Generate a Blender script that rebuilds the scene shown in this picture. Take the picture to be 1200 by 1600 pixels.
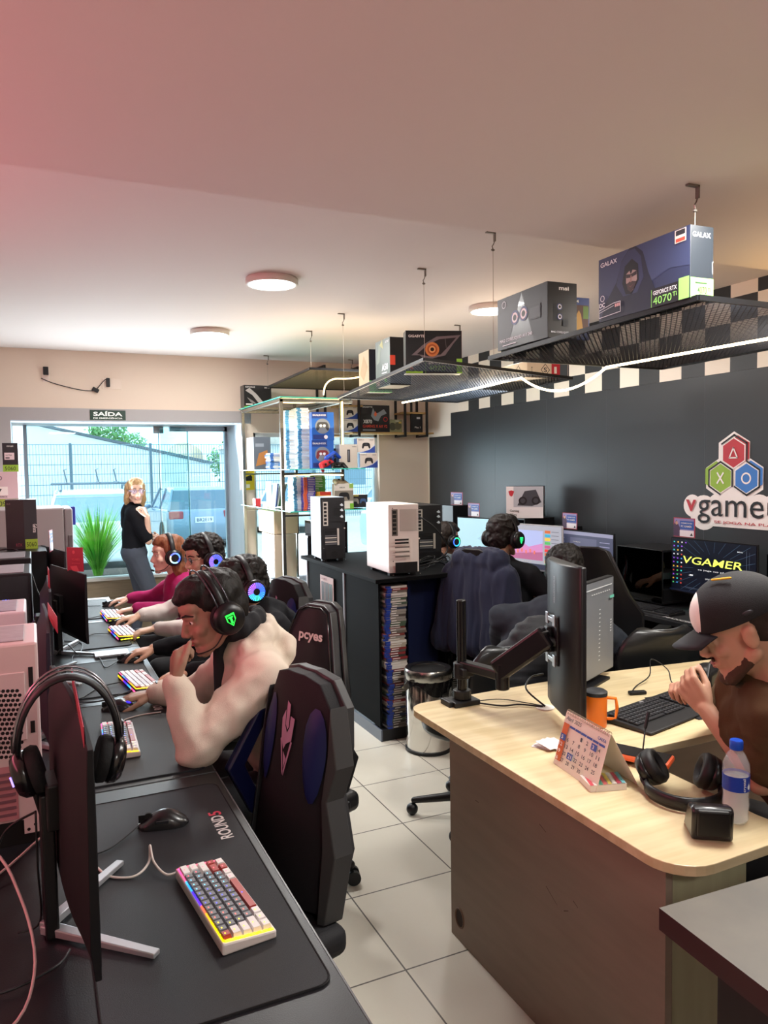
import bpy, bmesh, math, random
from mathutils import Vector as V, Matrix as M, noise
import numpy as np
for o in list(bpy.data.objects): bpy.data.objects.remove(o)
S = bpy.context.scene; C = S.collection; TS = bpy.data.scenes.new('workbench')   # scratch scene for mesh conversion, removed at the end
random.seed(7)
PI = math.pi
# ---------------------------------------------------------------- camera
cam = bpy.data.cameras.new('camera'); co = bpy.data.objects.new('camera', cam); C.objects.link(co)
cam.sensor_fit = 'VERTICAL'; cam.sensor_height = 36; cam.lens = 36*1182/1600; cam.clip_end = 500; cam.clip_start = .02
RX = V((.9071, -.4208, -.0153)); DN = V((-.0382, -.0451, -.9983)); FW = V((.4193, .9060, -.0571))
FW.normalize(); RX = (RX-RX.dot(FW)*FW).normalized(); UP = RX.cross(FW)
co.matrix_world = M((( RX.x, UP.x, -FW.x, 0), (RX.y, UP.y, -FW.y, 0), (RX.z, UP.z, -FW.z, 1.65), (0,0,0,1)))
S.camera = co
S.view_settings.view_transform = 'Standard'; S.view_settings.look = 'None'
S.view_settings.gamma = 1; S.view_settings.use_curve_mapping = False; S.view_settings.exposure = 0.12
# ---------------------------------------------------------------- sky
w = bpy.data.worlds.new('sky'); S.world = w; w.use_nodes = True
nt = w.node_tree; nt.nodes.clear(); N = nt.nodes.new; L = nt.links.new
out = N('ShaderNodeOutputWorld'); bg = N('ShaderNodeBackground'); tc = N('ShaderNodeTexCoord'); mp = N('ShaderNodeMapping')
mp.inputs['Scale'].default_value = (1.5, 1.5, 5); nz = N('ShaderNodeTexNoise'); nz.inputs['Scale'].default_value = 2.2; nz.inputs['Detail'].default_value = 6
cr = N('ShaderNodeValToRGB'); cr.color_ramp.elements[0].position = .42; cr.color_ramp.elements[0].color = (.50, .78, 1, 1)
cr.color_ramp.elements[1].position = .58; cr.color_ramp.elements[1].color = (.95, .99, 1, 1)
L(tc.outputs['Generated'], mp.inputs['Vector']); L(mp.outputs[0], nz.inputs['Vector']); L(nz.outputs[0], cr.inputs[0])
L(cr.outputs[0], bg.inputs[0]); bg.inputs[1].default_value = 3.5; L(bg.outputs[0], out.inputs[0])
def light(name, kind, loc, energy, col=(1,1,1), size=1, rot=(0,0,0), sy=None):
    l = bpy.data.lights.new(name, kind); l.energy = energy; l.color = col
    if kind == 'AREA':
        l.size = size
        if sy: l.shape = 'RECTANGLE'; l.size_y = sy
    elif kind == 'SUN': l.angle = size
    else: l.shadow_soft_size = size
    o = bpy.data.objects.new(name, l); o.location = loc; o.rotation_euler = rot; C.objects.link(o); return o
light('sun', 'SUN', (0, 30, 30), 3.2, (1, .97, .92), .3, (math.radians(40), 0, math.radians(-150)))
light('daylight_through_door', 'AREA', (.9, 7.42, 1.3), 78, (.84, .94, 1), 1.9, (math.radians(-112), 0, 0), 1.5)
light('daylight_through_window', 'AREA', (2.7, 7.44, 1.3), 28, (.84, .94, 1), 1.2, (math.radians(-105), 0, 0), 1.1)
light('ceiling_panel_and_fill', 'AREA', (1.9, 1.5, 2.5), 38, (1, .97, .92), .5)
light('ceiling_panel_and_fill', 'AREA', (3.0, 1.9, 2.5), 30, (1, .97, .92), .4)  # unseen lamp right of the view, no panel is built here
light('ceiling_panel_and_fill', 'AREA', (.6, -1.2, 2.5), 30, (1, .97, .92), .5)  # added fill lamp behind the camera, no panel modelled there
light('ceiling_panel_and_fill', 'AREA', (1.3, 4.31, 2.71), 34, (1, .97, .93), .27)
light('ceiling_panel_and_fill', 'AREA', (1.31, 6.05, 2.71), 30, (1, .97, .93), .27)
light('ceiling_panel_and_fill', 'AREA', (2.92, 4.5, 2.71), 20, (1, .97, .93), .27)
light('assumed_pink_light', 'AREA', (-1.5, 2.3, 1.9), 38, (1, .16, .27), .5, (0, math.radians(-115), 0), 3.5)  # assumed pink source out of view at left, only this bare lamp stands there
light('warm_fill_uplight', 'AREA', (3.55, 1.6, 2.0), 17, (1, .60, .20), .9, (PI, 0, 0), 1.6)  # added warm uplight for the right ceiling, no LED strip hangs here
light('warm_fill_uplight', 'AREA', (2.6, 4.5, 2.0), 7, (1, .86, .7), 1.0, (PI, 0, 0), 1.4)  # added uplight for the higher ceiling, lower and wider than any strip
light('warm_fill_uplight', 'AREA', (2.2, 5.8, 2.0), 13, (1, .78, .48), 1.0, (PI, 0, 0), 1.4)  # another added uplight, warms the ceiling around the far shelf
# ---------------------------------------------------------------- helpers
def h2(c):
    if isinstance(c, str):
        c = c.lstrip('#'); c = [int(c[i:i+2], 16)/255 for i in (0, 2, 4)]
        c = [x/12.92 if x <= .04045 else ((x+.055)/1.055)**2.4 for x in c]
    return (c[0], c[1], c[2], 1)
_m = {}
def mat(c, r=.5, met=0, e=0, nz=0, ns=20, bump=0, bs=80, tr=0, alpha=1, spec=.5, stretch=None, c2=None, coat=0, name=None, ior=1.45, sheen=0):
    key = (str(c), r, met, e, nz, ns, bump, bs, tr, alpha, spec, stretch, str(c2), coat, ior, sheen)
    if key in _m: return _m[key]
    m = bpy.data.materials.new(name or 'surface'); m.use_nodes = True
    t = m.node_tree; p = t.nodes['Principled BSDF']; col = h2(c)
    p.inputs['Base Color'].default_value = col; p.inputs['Roughness'].default_value = r; p.inputs['Metallic'].default_value = met
    p.inputs['Specular IOR Level'].default_value = spec; p.inputs['Coat Weight'].default_value = coat; p.inputs['IOR'].default_value = ior
    if sheen: p.inputs['Sheen Weight'].default_value = sheen
    if e: p.inputs['Emission Color'].default_value = col; p.inputs['Emission Strength'].default_value = e
    if tr: p.inputs['Transmission Weight'].default_value = tr
    if alpha < 1: p.inputs['Alpha'].default_value = alpha
    if nz or bump:
        tc = t.nodes.new('ShaderNodeTexCoord'); mp = t.nodes.new('ShaderNodeMapping'); t.links.new(tc.outputs['Object'], mp.inputs[0])
        if stretch: mp.inputs['Scale'].default_value = stretch
    if nz:
        n = t.nodes.new('ShaderNodeTexNoise'); n.inputs['Scale'].default_value = ns; n.inputs['Detail'].default_value = 5
        t.links.new(mp.outputs[0], n.inputs['Vector']); rp = t.nodes.new('ShaderNodeValToRGB')
        d = h2(c2) if c2 is not None else tuple(x*(1-nz) for x in col[:3])+(1,)
        rp.color_ramp.elements[0].color = d; rp.color_ramp.elements[1].color = col
        rp.color_ramp.elements[0].position = .35; rp.color_ramp.elements[1].position = .65
        t.links.new(n.outputs[0], rp.inputs[0]); t.links.new(rp.outputs[0], p.inputs['Base Color'])
    if bump:
        n = t.nodes.new('ShaderNodeTexNoise'); n.inputs['Scale'].default_value = bs; n.inputs['Detail'].default_value = 3
        t.links.new(mp.outputs[0], n.inputs['Vector']); b = t.nodes.new('ShaderNodeBump'); b.inputs['Strength'].default_value = bump; b.inputs['Distance'].default_value = .004
        t.links.new(n.outputs[0], b.inputs['Height']); t.links.new(b.outputs[0], p.inputs['Normal'])
    _m[key] = m; return m
def glass(c, r=.02, alpha=.18):
    k = ('g', str(c), r, alpha)
    if k in _m: return _m[k]
    m = bpy.data.materials.new('glass'); m.use_nodes = True; t = m.node_tree; t.nodes.clear()
    o = t.nodes.new('ShaderNodeOutputMaterial'); mx = t.nodes.new('ShaderNodeMixShader'); tb = t.nodes.new('ShaderNodeBsdfTransparent'); g = t.nodes.new('ShaderNodeBsdfGlossy')
    tb.inputs[0].default_value = h2(c); g.inputs[1].default_value = r; fr = t.nodes.new('ShaderNodeFresnel'); fr.inputs[0].default_value = 1.45
    mu = t.nodes.new('ShaderNodeMath'); mu.operation = 'MULTIPLY'; mu.inputs[1].default_value = alpha*5; t.links.new(fr.outputs[0], mu.inputs[0])
    t.links.new(mu.outputs[0], mx.inputs[0]); t.links.new(tb.outputs[0], mx.inputs[1]); t.links.new(g.outputs[0], mx.inputs[2]); t.links.new(mx.outputs[0], o.inputs[0])
    _m[k] = m; return m
def frost(c, f=.35, r=.1):
    k = ('f', str(c), f)
    if k in _m: return _m[k]
    m = bpy.data.materials.new('frosted'); m.use_nodes = True; t = m.node_tree; p = t.nodes['Principled BSDF']; p.inputs['Base Color'].default_value = h2(c); p.inputs['Roughness'].default_value = r; p.inputs['Alpha'].default_value = f
    _m[k] = m; return m
class B:
    def __init__(s, off=(0,0,0)): s.v = []; s.f = []; s.mi = []; s.mats = []; s.off = V(off); s.cur = 0; s.T = None
    def m(s, mt):
        if mt not in s.mats: s.mats.append(mt)
        s.cur = s.mats.index(mt); return s
    def add(s, vs, fs):
        n = len(s.v)
        for p in vs:
            p = V(p)
            if s.T: p = s.T @ p
            s.v.append(p - s.off)
        for f in fs: s.f.append([i+n for i in f]); s.mi.append(s.cur)
        return s
    def box(s, c, d, R=None):
        x, y, z = d[0]/2, d[1]/2, d[2]/2; c = V(c)
        vs = [V(p) for p in ((-x,-y,-z),(x,-y,-z),(x,y,-z),(-x,y,-z),(-x,-y,z),(x,-y,z),(x,y,z),(-x,y,z))]
        if R: vs = [R @ p for p in vs]
        return s.add([p+c for p in vs], [(0,3,2,1),(4,5,6,7),(0,1,5,4),(1,2,6,5),(2,3,7,6),(3,0,4,7)])
    def bx(s, x0, x1, y0, y1, z0, z1): return s.box(((x0+x1)/2, (y0+y1)/2, (z0+z1)/2), (abs(x1-x0), abs(y1-y0), abs(z1-z0)))
    def prism(s, poly, a, b, ax='z'):
        # poly of 2-tuples in the plane across ax, from a to b along ax
        def mk(u, v, t): return {'z': (u, v, t), 'y': (u, t, v), 'x': (t, u, v)}[ax]
        n = len(poly); vs = [mk(u, v, a) for u, v in poly]+[mk(u, v, b) for u, v in poly]
        ar = sum(poly[i][0]*poly[(i+1)%n][1]-poly[(i+1)%n][0]*poly[i][1] for i in range(n))
        fl = (ar < 0) ^ (b < a) ^ (ax == 'y')
        fs = [tuple(range(n))[::-1], tuple(range(n, 2*n))]+[(i, (i+1)%n, n+(i+1)%n, n+i) for i in range(n)]
        if fl: fs = [f[::-1] for f in fs]
        return s.add(vs, fs)
    def cyl(s, a, b, r, r2=None, n=16, cap=True):
        a = V(a); b = V(b); d = (b-a).normalized(); r2 = r if r2 is None else r2
        q = d.to_track_quat('Z', 'Y'); u = q @ V((1,0,0)); v = q @ V((0,1,0)); vs = []
        for c, rr in ((a, r), (b, r2)):
            for i in range(n):
                t = 2*PI*i/n; vs.append(c+(u*math.cos(t)+v*math.sin(t))*rr)
        fs = [(i, (i+1)%n, n+(i+1)%n, n+i) for i in range(n)]
        if cap: fs += [tuple(range(n))[::-1], tuple(range(n, 2*n))]
        return s.add(vs, fs)
    def tube(s, pts, r, n=8, closed=False, flat=None):
        pts = [V(p) for p in pts]; k = len(pts); vs = []; up = None
        for i, p in enumerate(pts):
            if closed: d = pts[(i+1)%k]-pts[i-1]
            else: d = pts[min(i+1, k-1)]-pts[max(i-1, 0)]
            d.normalize()
            if up is None: up = d.orthogonal().normalized() if flat is None else V(flat[2])
            up = (up-up.dot(d)*d)
            up = up.normalized() if up.length > 1e-5 else d.orthogonal().normalized()
            sd = d.cross(up); rr = r[i] if isinstance(r, (list, tuple)) else r
            for j in range(n):
                t = 2*PI*j/n
                if flat: vs.append(p+up*math.cos(t)*flat[0]+sd*math.sin(t)*flat[1])
                else: vs.append(p+(up*math.cos(t)+sd*math.sin(t))*rr)
        fs = []
        for i in range(k if closed else k-1):
            for j in range(n): fs.append((i*n+j, i*n+(j+1)%n, ((i+1)%k)*n+(j+1)%n, ((i+1)%k)*n+j))
        if not closed: fs += [tuple(range(n))[::-1], tuple(range((k-1)*n, k*n))]
        return s.add(vs, fs)
    def lathe(s, prof, c=(0,0,0), n=32, q=None):
        vs = []; c = V(c)
        for r, z in prof:
            for i in range(n):
                t = 2*PI*i/n; p = V((r*math.cos(t), r*math.sin(t), z)); vs.append((q @ p if q else p)+c)
        fs = []
        for k in range(len(prof)-1):
            for i in range(n): fs.append((k*n+i, k*n+(i+1)%n, (k+1)*n+(i+1)%n, (k+1)*n+i))
        if prof[0][0] > 0: fs.append(tuple(range(n))[::-1])
        if prof[-1][0] > 0: fs.append(tuple(range((len(prof)-1)*n, len(prof)*n)))
        return s.add(vs, fs)
    def ell(s, c, r, R=None, n=14, m=10):
        if not isinstance(r, (tuple, list, V)): r = (r, r, r)
        vs = []; c = V(c)
        for i in range(1, m):
            a = PI*i/m
            for j in range(n):
                b = 2*PI*j/n; p = V((r[0]*math.sin(a)*math.cos(b), r[1]*math.sin(a)*math.sin(b), r[2]*math.cos(a))); vs.append((R @ p if R else p)+c)
        t = V((0,0,r[2])); vs += [(R @ t if R else t)+c, (R @ -t if R else -t)+c]; T = len(vs)-2
        fs = [(i*n+j, (i+1)*n+j, (i+1)*n+(j+1)%n, i*n+(j+1)%n) for i in range(m-2) for j in range(n)]
        fs += [(T, j, (j+1)%n) for j in range(n)]+[(T+1, (m-2)*n+(j+1)%n, (m-2)*n+j) for j in range(n)]
        return s.add(vs, fs)
    def cap(s, a, b, ra, rb, n=12):
        a = V(a); b = V(b); d = b-a; l = d.length
        if l < 1e-6: return s.ell(a, ra)
        d /= l; q = d.to_track_quat('Z', 'Y'); pr = []
        for i in range(1, 5): t = PI/2*i/5; pr.append((ra*math.sin(t), -ra*math.cos(t)))
        pr.append((ra, 0)); pr.append((rb, l))
        for i in range(4, 0, -1): t = PI/2*i/5; pr.append((rb*math.sin(t), l+rb*math.cos(t)))
        pr = [(0.0005, -ra)]+pr+[(0.0005, l+rb)]
        return s.lathe(pr, a, n, q)
    def quad(s, a, b, c, d): return s.add([a, b, c, d], [(0,1,2,3)])
    def mesh(s, name):
        me = bpy.data.meshes.new(name); me.from_pydata([tuple(p) for p in s.v], [], s.f)
        for mt in s.mats: me.materials.append(mt)
        me.polygons.foreach_set('material_index', s.mi); me.update(); return me
    def build(s, name, mt=None, parent=None, bevel=0, smooth=False, seg=2, loc=None, rot=None, label=None, sub=0):
        if mt is not None and not s.mats: s.mats = [mt]
        me = s.mesh(name); o = bpy.data.objects.new(name, me); C.objects.link(o)
        if parent: o.parent = parent
        if loc: o.location = loc
        if rot: o.rotation_euler = rot
        if bevel:
            b = o.modifiers.new('bevel', 'BEVEL'); b.width = bevel; b.segments = seg; b.limit_method = 'ANGLE'; b.angle_limit = .6
        if sub: q = o.modifiers.new('sub', 'SUBSURF'); q.levels = sub; q.render_levels = sub
        if smooth:
            me.polygons.foreach_set('use_smooth', [True]*len(me.polygons))
            if smooth != 2: me.set_sharp_from_angle(angle=.7)
        if label: o['label'] = label
        return o
def thing(name, label, cat, loc=(0,0,0), rz=0, group=None, rot=None):
    o = bpy.data.objects.new(name, None); C.objects.link(o); o.empty_display_size = .1
    o.location = loc; o.rotation_euler = rot or (0,0,rz); o['label'] = label; o['category'] = cat
    if group: o['group'] = group
    return o
def tag(o, label, cat, group=None, kind=None):
    o['label'] = label; o['category'] = cat
    if group: o['group'] = group
    if kind: o['kind'] = kind
    return o
def struct(o, label=None):
    o['kind'] = 'structure'
    if label: o['label'] = label; o['category'] = o.name.split('_')[0].split('.')[0]
    return o
def dup(root, loc, rz=None, label=None, group=None):
    r = root.copy(); C.objects.link(r); r.location = loc
    if rz is not None: r.rotation_euler = (0,0,rz)
    if label: r['label'] = label
    if group: r['group'] = group
    for ch in list(root.children):
        c = ch.copy(); C.objects.link(c); c.parent = r
        for g in list(ch.children):
            d = g.copy(); C.objects.link(d); d.parent = c
    return r
def tdg():
    with bpy.context.temp_override(scene=TS, view_layer=TS.view_layers[0]): dg = bpy.context.evaluated_depsgraph_get(); dg.update(); return dg
def remesh(b, name, mt, parent, vox=.01, it=4, noise_amp=0, noise_s=8, dec=None, stretch=(1,1,1), label=None, seed=0):
    me = b.mesh('t'); o = bpy.data.objects.new('t', me); TS.collection.objects.link(o)
    r = o.modifiers.new('r', 'REMESH'); r.mode = 'VOXEL'; r.voxel_size = vox; r.use_smooth_shade = True
    if it: q = o.modifiers.new('s', 'SMOOTH'); q.iterations = it; q.factor = .5
    if dec: q = o.modifiers.new('d', 'DECIMATE'); q.ratio = dec
    dg = tdg(); n = bpy.data.meshes.new_from_object(o.evaluated_get(dg))
    bpy.data.objects.remove(o)
    if noise_amp:
        cnt = len(n.vertices)
        for v in n.vertices:
            p = V((v.co.x*stretch[0], v.co.y*stretch[1], v.co.z*stretch[2]))*noise_s+V((seed, seed*2, 0))
            a = 1-2*abs(noise.noise(p)) ; c = noise.noise(p*2.7)
            v.co += v.normal*noise_amp*(a*.7+c*.4-.3)
    n.materials.clear(); n.materials.append(mt); n.polygons.foreach_set('use_smooth', [True]*len(n.polygons)); n.name = name
    ob = bpy.data.objects.new(name, n); C.objects.link(ob)
    if parent: ob.parent = parent
    if label: ob['label'] = label
    return ob
_tx = {}
def textmesh(s, bold=0.0):
    k = (s, bold)
    if k in _tx: return _tx[k]
    cu = bpy.data.curves.new('t', 'FONT'); cu.body = s; cu.offset = bold; cu.resolution_u = 3; cu.size = 1
    o = bpy.data.objects.new('t', cu); TS.collection.objects.link(o)
    dg = tdg(); me = bpy.data.meshes.new_from_object(o.evaluated_get(dg))
    vs = [tuple(v.co) for v in me.vertices]; fs = [tuple(p.vertices) for p in me.polygons]
    bpy.data.objects.remove(o); bpy.data.meshes.remove(me)
    if not vs: _tx[k] = ([], [], 0, 0, 1, 1); return _tx[k]
    x0 = min(v[0] for v in vs); x1 = max(v[0] for v in vs); y0 = min(v[1] for v in vs); y1 = max(v[1] for v in vs)
    _tx[k] = (vs, fs, x0, y0, x1, y1); return _tx[k]
class Face:
    """a flat side of a thing: O origin, R right, U up (unit), w, h its size"""
    def __init__(s, O, R, U, w, h): s.O = V(O); s.R = V(R).normalized(); s.U = V(U).normalized(); s.w = w; s.h = h; s.N = s.R.cross(s.U); s.b = B(); s.k = 0
    def P(s, u, v): return s.O+s.R*u*s.w+s.U*v*s.h+s.N*(.0006+.00025*s.k)
    def r(s, u0, v0, u1, v1, m): s.b.m(m); s.k += 1; s.b.quad(s.P(u0,v0), s.P(u1,v0), s.P(u1,v1), s.P(u0,v1)); return s
    def p(s, pts, m): s.b.m(m); s.k += 1; s.b.add([s.P(*q) for q in pts], [tuple(range(len(pts)))]); return s
    def c(s, u, v, rad, m, n=20, asp=None, ri=0):
        s.b.m(m); s.k += 1; ru = rad*s.h/s.w if asp is None else rad*asp
        if ri:
            o = [s.P(u+ru*math.cos(2*PI*i/n), v+rad*math.sin(2*PI*i/n)) for i in range(n)]; q = [s.P(u+ru*ri*math.cos(2*PI*i/n), v+rad*ri*math.sin(2*PI*i/n)) for i in range(n)]
            s.b.add(o+q, [(i, (i+1)%n, n+(i+1)%n, n+i) for i in range(n)])
        else: s.b.add([s.P(u+ru*math.cos(2*PI*i/n), v+rad*math.sin(2*PI*i/n)) for i in range(n)], [tuple(range(n))])
        return s
    def t(s, st, u, v, hh, m, w=None, bold=.01, rot=0, shear=0):
        """text, lower left at u,v, height hh (fraction of h), optional width w"""
        vs, fs, x0, y0, x1, y1 = textmesh(st, bold)
        if not vs: return s
        s.b.m(m); s.k += 1; H = hh*s.h; W = (x1-x0)/(y1-y0)*H if w is None else w*s.w
        q = []
        for x, y, z in vs:
            a = (x-x0)/(x1-x0)*W; c = (y-y0)/(y1-y0)*H; a += shear*c
            if rot: a, c = a*math.cos(rot)-c*math.sin(rot), a*math.sin(rot)+c*math.cos(rot)
            q.append(s.P(u, v)+s.R*a+s.U*c)
        s.b.add(q, fs); return s
    def line(s, pts, wd, m, closed=False):
        """stroke of width wd metres"""
        n = len(pts); s.b.m(m); s.k += 1
        for i in range(n if closed else n-1):
            a = s.P(*pts[i]); b = s.P(*pts[(i+1)%n]); d = (b-a)
            if d.length < 1e-6: continue
            d.normalize(); e = s.N.cross(d)*wd/2; a = a-d*wd*.35; b = b+d*wd*.35
            s.b.quad(a-e, b-e, b+e, a+e)
        return s
    def done(s, name, parent, label=None): return s.b.build(name, None, parent, label=label)
def bface(w, d, h, side, z=0):
    return {'front': Face((-w/2,-d/2,z), (1,0,0), (0,0,1), w, h), 'right': Face((w/2,-d/2,z), (0,1,0), (0,0,1), d, h),
            'left': Face((-w/2,d/2,z), (0,-1,0), (0,0,1), d, h), 'back': Face((w/2,d/2,z), (-1,0,0), (0,0,1), w, h),
            'top': Face((-w/2,-d/2,z+h), (1,0,0), (0,1,0), w, d)}[side]
def carton(name, label, cat, loc, rz, w, d, h, cols, group=None):
    """retail box; cols = dict of side colours"""
    t = thing(name, label, cat, loc, rz, group); b = B(); x, y = w/2, d/2
    vs = [(-x,-y,0),(x,-y,0),(x,y,0),(-x,y,0),(-x,-y,h),(x,-y,h),(x,y,h),(-x,y,h)]
    for side, f in (('bottom',(0,3,2,1)),('top',(4,5,6,7)),('front',(0,1,5,4)),('right',(1,2,6,5)),('back',(2,3,7,6)),('left',(3,0,4,7))):
        b.m(mat(cols.get(side, cols['all']), .35, coat=.2)); b.add([vs[i] for i in f], [(0,1,2,3)])
    o = b.build('carton', None, t)
    me = o.data; bm = bmesh.new(); bm.from_mesh(me); bmesh.ops.remove_doubles(bm, verts=bm.verts, dist=1e-5); bm.to_mesh(me); bm.free()
    q = o.modifiers.new('bevel', 'BEVEL'); q.width = .0012; q.segments = 1
    return t
def catenary(a, b, sag, n=14, side=(0,0,0)):
    a = V(a); b = V(b); return [a.lerp(b, i/n)+(V((0,0,-sag))+V(side))*4*(i/n)*(1-i/n) for i in range(n+1)]
def spline(pts, n=6):
    pts = [V(p) for p in pts]; P = [pts[0]]+pts+[pts[-1]]; o = []
    for i in range(1, len(P)-2):
        for k in range(n):
            t = k/n; a, b, c, d = P[i-1], P[i], P[i+1], P[i+2]
            o.append(.5*((2*b)+(c-a)*t+(2*a-5*b+4*c-d)*t*t+(3*b-a-3*c+d)*t**3))
    return o+[pts[-1]]
def cable(pts, r, m, label, name='cable', cat='cable', group=None, n=6):
    p = spline(pts, n); o = V(p[0]); b = B(o); b.tube(p, r, 6); q = b.build(name, m, None, smooth=2); q.location = o
    return tag(q, label, cat, group)
BLK = mat('#101114', .45); BLKG = mat('#0b0c0e', .18, coat=.3); DG = mat('#26282c', .5); CHR = mat('#c9c9c6', .16, 1); STL = mat('#8f9092', .3, 1)
WHT = mat('#e9e6e1', .5); RUB = mat('#0d0d0e', .8); SIL = mat('#b9bcc2', .35, .6)
def led(c, e=4): return mat(c, .4, e=e)
# ---------------------------------------------------------------- room
XL, XR, YB, YN, ZC, ZN = -1.6, 4.0, 7.45, -2.5, 2.76, 2.56; YR = 8.1
def floor_mat():
    m = bpy.data.materials.new('floor_tiles'); m.use_nodes = True; t = m.node_tree; p = t.nodes['Principled BSDF']
    g = t.nodes.new('ShaderNodeNewGeometry'); mp = t.nodes.new('ShaderNodeMapping'); mp.inputs['Location'].default_value = (-1.053/.4485*1, -2.16/.4655, 0)
    mp.inputs['Scale'].default_value = (1/.4485, 1/.4655, 1)
    t.links.new(g.outputs['Position'], mp.inputs[0])
    sp = t.nodes.new('ShaderNodeSeparateXYZ'); t.links.new(mp.outputs[0], sp.inputs[0])
    def Mt(op, a, b=None):
        n = t.nodes.new('ShaderNodeMath'); n.operation = op
        for i, x in enumerate((a, b)):
            if x is None: continue
            if isinstance(x, (int, float)): n.inputs[i].default_value = x
            else: t.links.new(x, n.inputs[i])
        return n.outputs[0]
    def edge(s): return Mt('ABSOLUTE', Mt('SUBTRACT', Mt('FRACT', Mt('ADD', s, 100.5)), .5))
    line = Mt('LESS_THAN', Mt('MINIMUM', edge(sp.outputs[0]), edge(sp.outputs[1])), .0065)
    nz = t.nodes.new('ShaderNodeTexNoise'); nz.inputs['Scale'].default_value = 3.0; nz.inputs['Detail'].default_value = 4; t.links.new(g.outputs['Position'], nz.inputs['Vector'])
    rp = t.nodes.new('ShaderNodeValToRGB'); rp.color_ramp.elements[0].color = h2('#c9c3b4'); rp.color_ramp.elements[1].color = h2('#d6d1c4'); t.links.new(nz.outputs[0], rp.inputs[0])
    mx = t.nodes.new('ShaderNodeMix'); mx.data_type = 'RGBA'; t.links.new(line, mx.inputs[0]); t.links.new(rp.outputs[0], mx.inputs[6]); mx.inputs[7].default_value = h2('#58534e')
    t.links.new(mx.outputs[2], p.inputs['Base Color']); p.inputs['Roughness'].default_value = .3; p.inputs['Specular IOR Level'].default_value = .4
    n2 = t.nodes.new('ShaderNodeTexNoise'); n2.inputs['Scale'].default_value = 260; t.links.new(g.outputs['Position'], n2.inputs['Vector'])
    bp = t.nodes.new('ShaderNodeBump'); bp.inputs['Strength'].default_value = .25; bp.inputs['Distance'].default_value = .002; t.links.new(n2.outputs[0], bp.inputs['Height']); t.links.new(bp.outputs[0], p.inputs['Normal'])
    return m
b = B(); b.bx(XL-.2, XR+.2, YN-.2, YR+.1, -.1, 0); struct(b.build('floor', floor_mat()), 'cream square ceramic floor tiles with dark joints')
WALL = mat('#e3d3c2', .8, bump=.08, bs=300); CEI = mat('#cfc5c1', .85)
b = B(); b.bx(XL-.2, XR+.2, 2.53, YB+.2, ZC, ZC+.12); struct(b.build('ceiling', CEI), 'higher far part of the plain plaster ceiling')
b = B(); b.bx(XL-.2, XR+.2, YN-.2, 2.53, ZN, ZN+.32); struct(b.build('ceiling_soffit', CEI), 'lower near part of the plain plaster ceiling')
# back wall with doorway (X -.16..1.9, z 0..2.11) and window (X 2.02..3.4, z .75..1.99)
GRY = mat('#a9a6a6', .6)
DX0, DX1, DZ, HZ = -.16, 1.9, 2.12, 2.24
b = B(); b.bx(XL-.2, DX0, YB, YB+.2, 0, ZC); b.bx(DX0, XR, YB, YB+.2, HZ, ZC); b.bx(DX1, 2.02, YB, YB+.2, 0, HZ); b.bx(3.4, XR, YB, YB+.2, 0, HZ)
b.bx(2.02, 3.4, YB, YB+.2, 0, .72); b.bx(2.02, 3.4, YB, YB+.2, 2.03, HZ)
struct(b.build('wall_back', WALL), 'beige back wall around the glass doorway and the window')
b = B(); b.bx(XL, DX1, YB-.012, YB, DZ+.01, HZ); b.bx(XL, DX0, YB-.012, YB, 0, DZ+.01); b.m(GRY)
struct(b.build('trim_1', GRY), 'grey band over the glass doorway')
b = B(); b.bx(DX0-.1, DX0, YB, YR+.12, 0, DZ); b.bx(DX1, DX1+.1, YB+.2, YR+.12, 0, DZ); b.bx(DX0-.1, DX1+.1, YB, YR+.12, DZ, DZ+.1)
b.bx(DX1-.006, DX1, YB-.01, YR+.12, 0, DZ)
struct(b.build('trim_2', mat('#c3cfd8', .45, nz=.12, ns=6, stretch=(1,1,.1))), 'deep pale grey reveal of the glass doorway')
b = B(); b.bx(XL-.2, XL, YN, YB, 0, ZC); struct(b.build('wall_left', WALL))
b = B(); b.bx(XL-.2, XR+.2, YN-.2, YN, 0, ZC); struct(b.build('wall_front', WALL))
b = B(); b.bx(XR, XR+.2, YN, YB+.2, 0, ZC); struct(b.build('wall_right', mat('#e6ded0', .8)), 'white strip of wall left over above the dark covering')
# dark covering on right wall
DK = mat('#34373a', .38, spec=.35); DK2 = mat('#303336', .42)
b = B(); b.prism([(YN, 0), (7.41, 0), (7.41, 1.985), (6.93, 1.985), (6.93, 2.222), (YN, 2.222)], XR-.006, XR, 'x')
wc = struct(b.build('wall_covering', DK), 'dark grey vinyl covering on the right wall')
b = B()
for y in (.9, 2.05, 3.62, 4.55, 5.3, 6.1): b.bx(XR-.0068, XR-.006, y, y+.003, .0, 2.22)
b.build('seam', mat('#4a4e52', .4), wc)
bl = mat('#2b2d2f', .5); wh = mat('#e9e0d0', .6); b = B()
y = 6.77; k = 0
while y > YN:
    y1 = max(y-.1965, YN)
    for r in range(4):
        b.m(wh if (k+r) % 2 == 0 else bl); z0 = 2.223+r*.152; b.bx(XR-.005, XR, y1, y, z0, min(z0+.152, ZC if y > 2.53 else ZN))
    y = y1; k += 1
    if k > 60: break
struct(b.build('trim_3', None), 'black and white checkered band along the top of the right wall')
b = B(); b.bx(XL, XR, YN, YN+.01, 0, .08); struct(b.build('baseboard_front', WHT))
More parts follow.
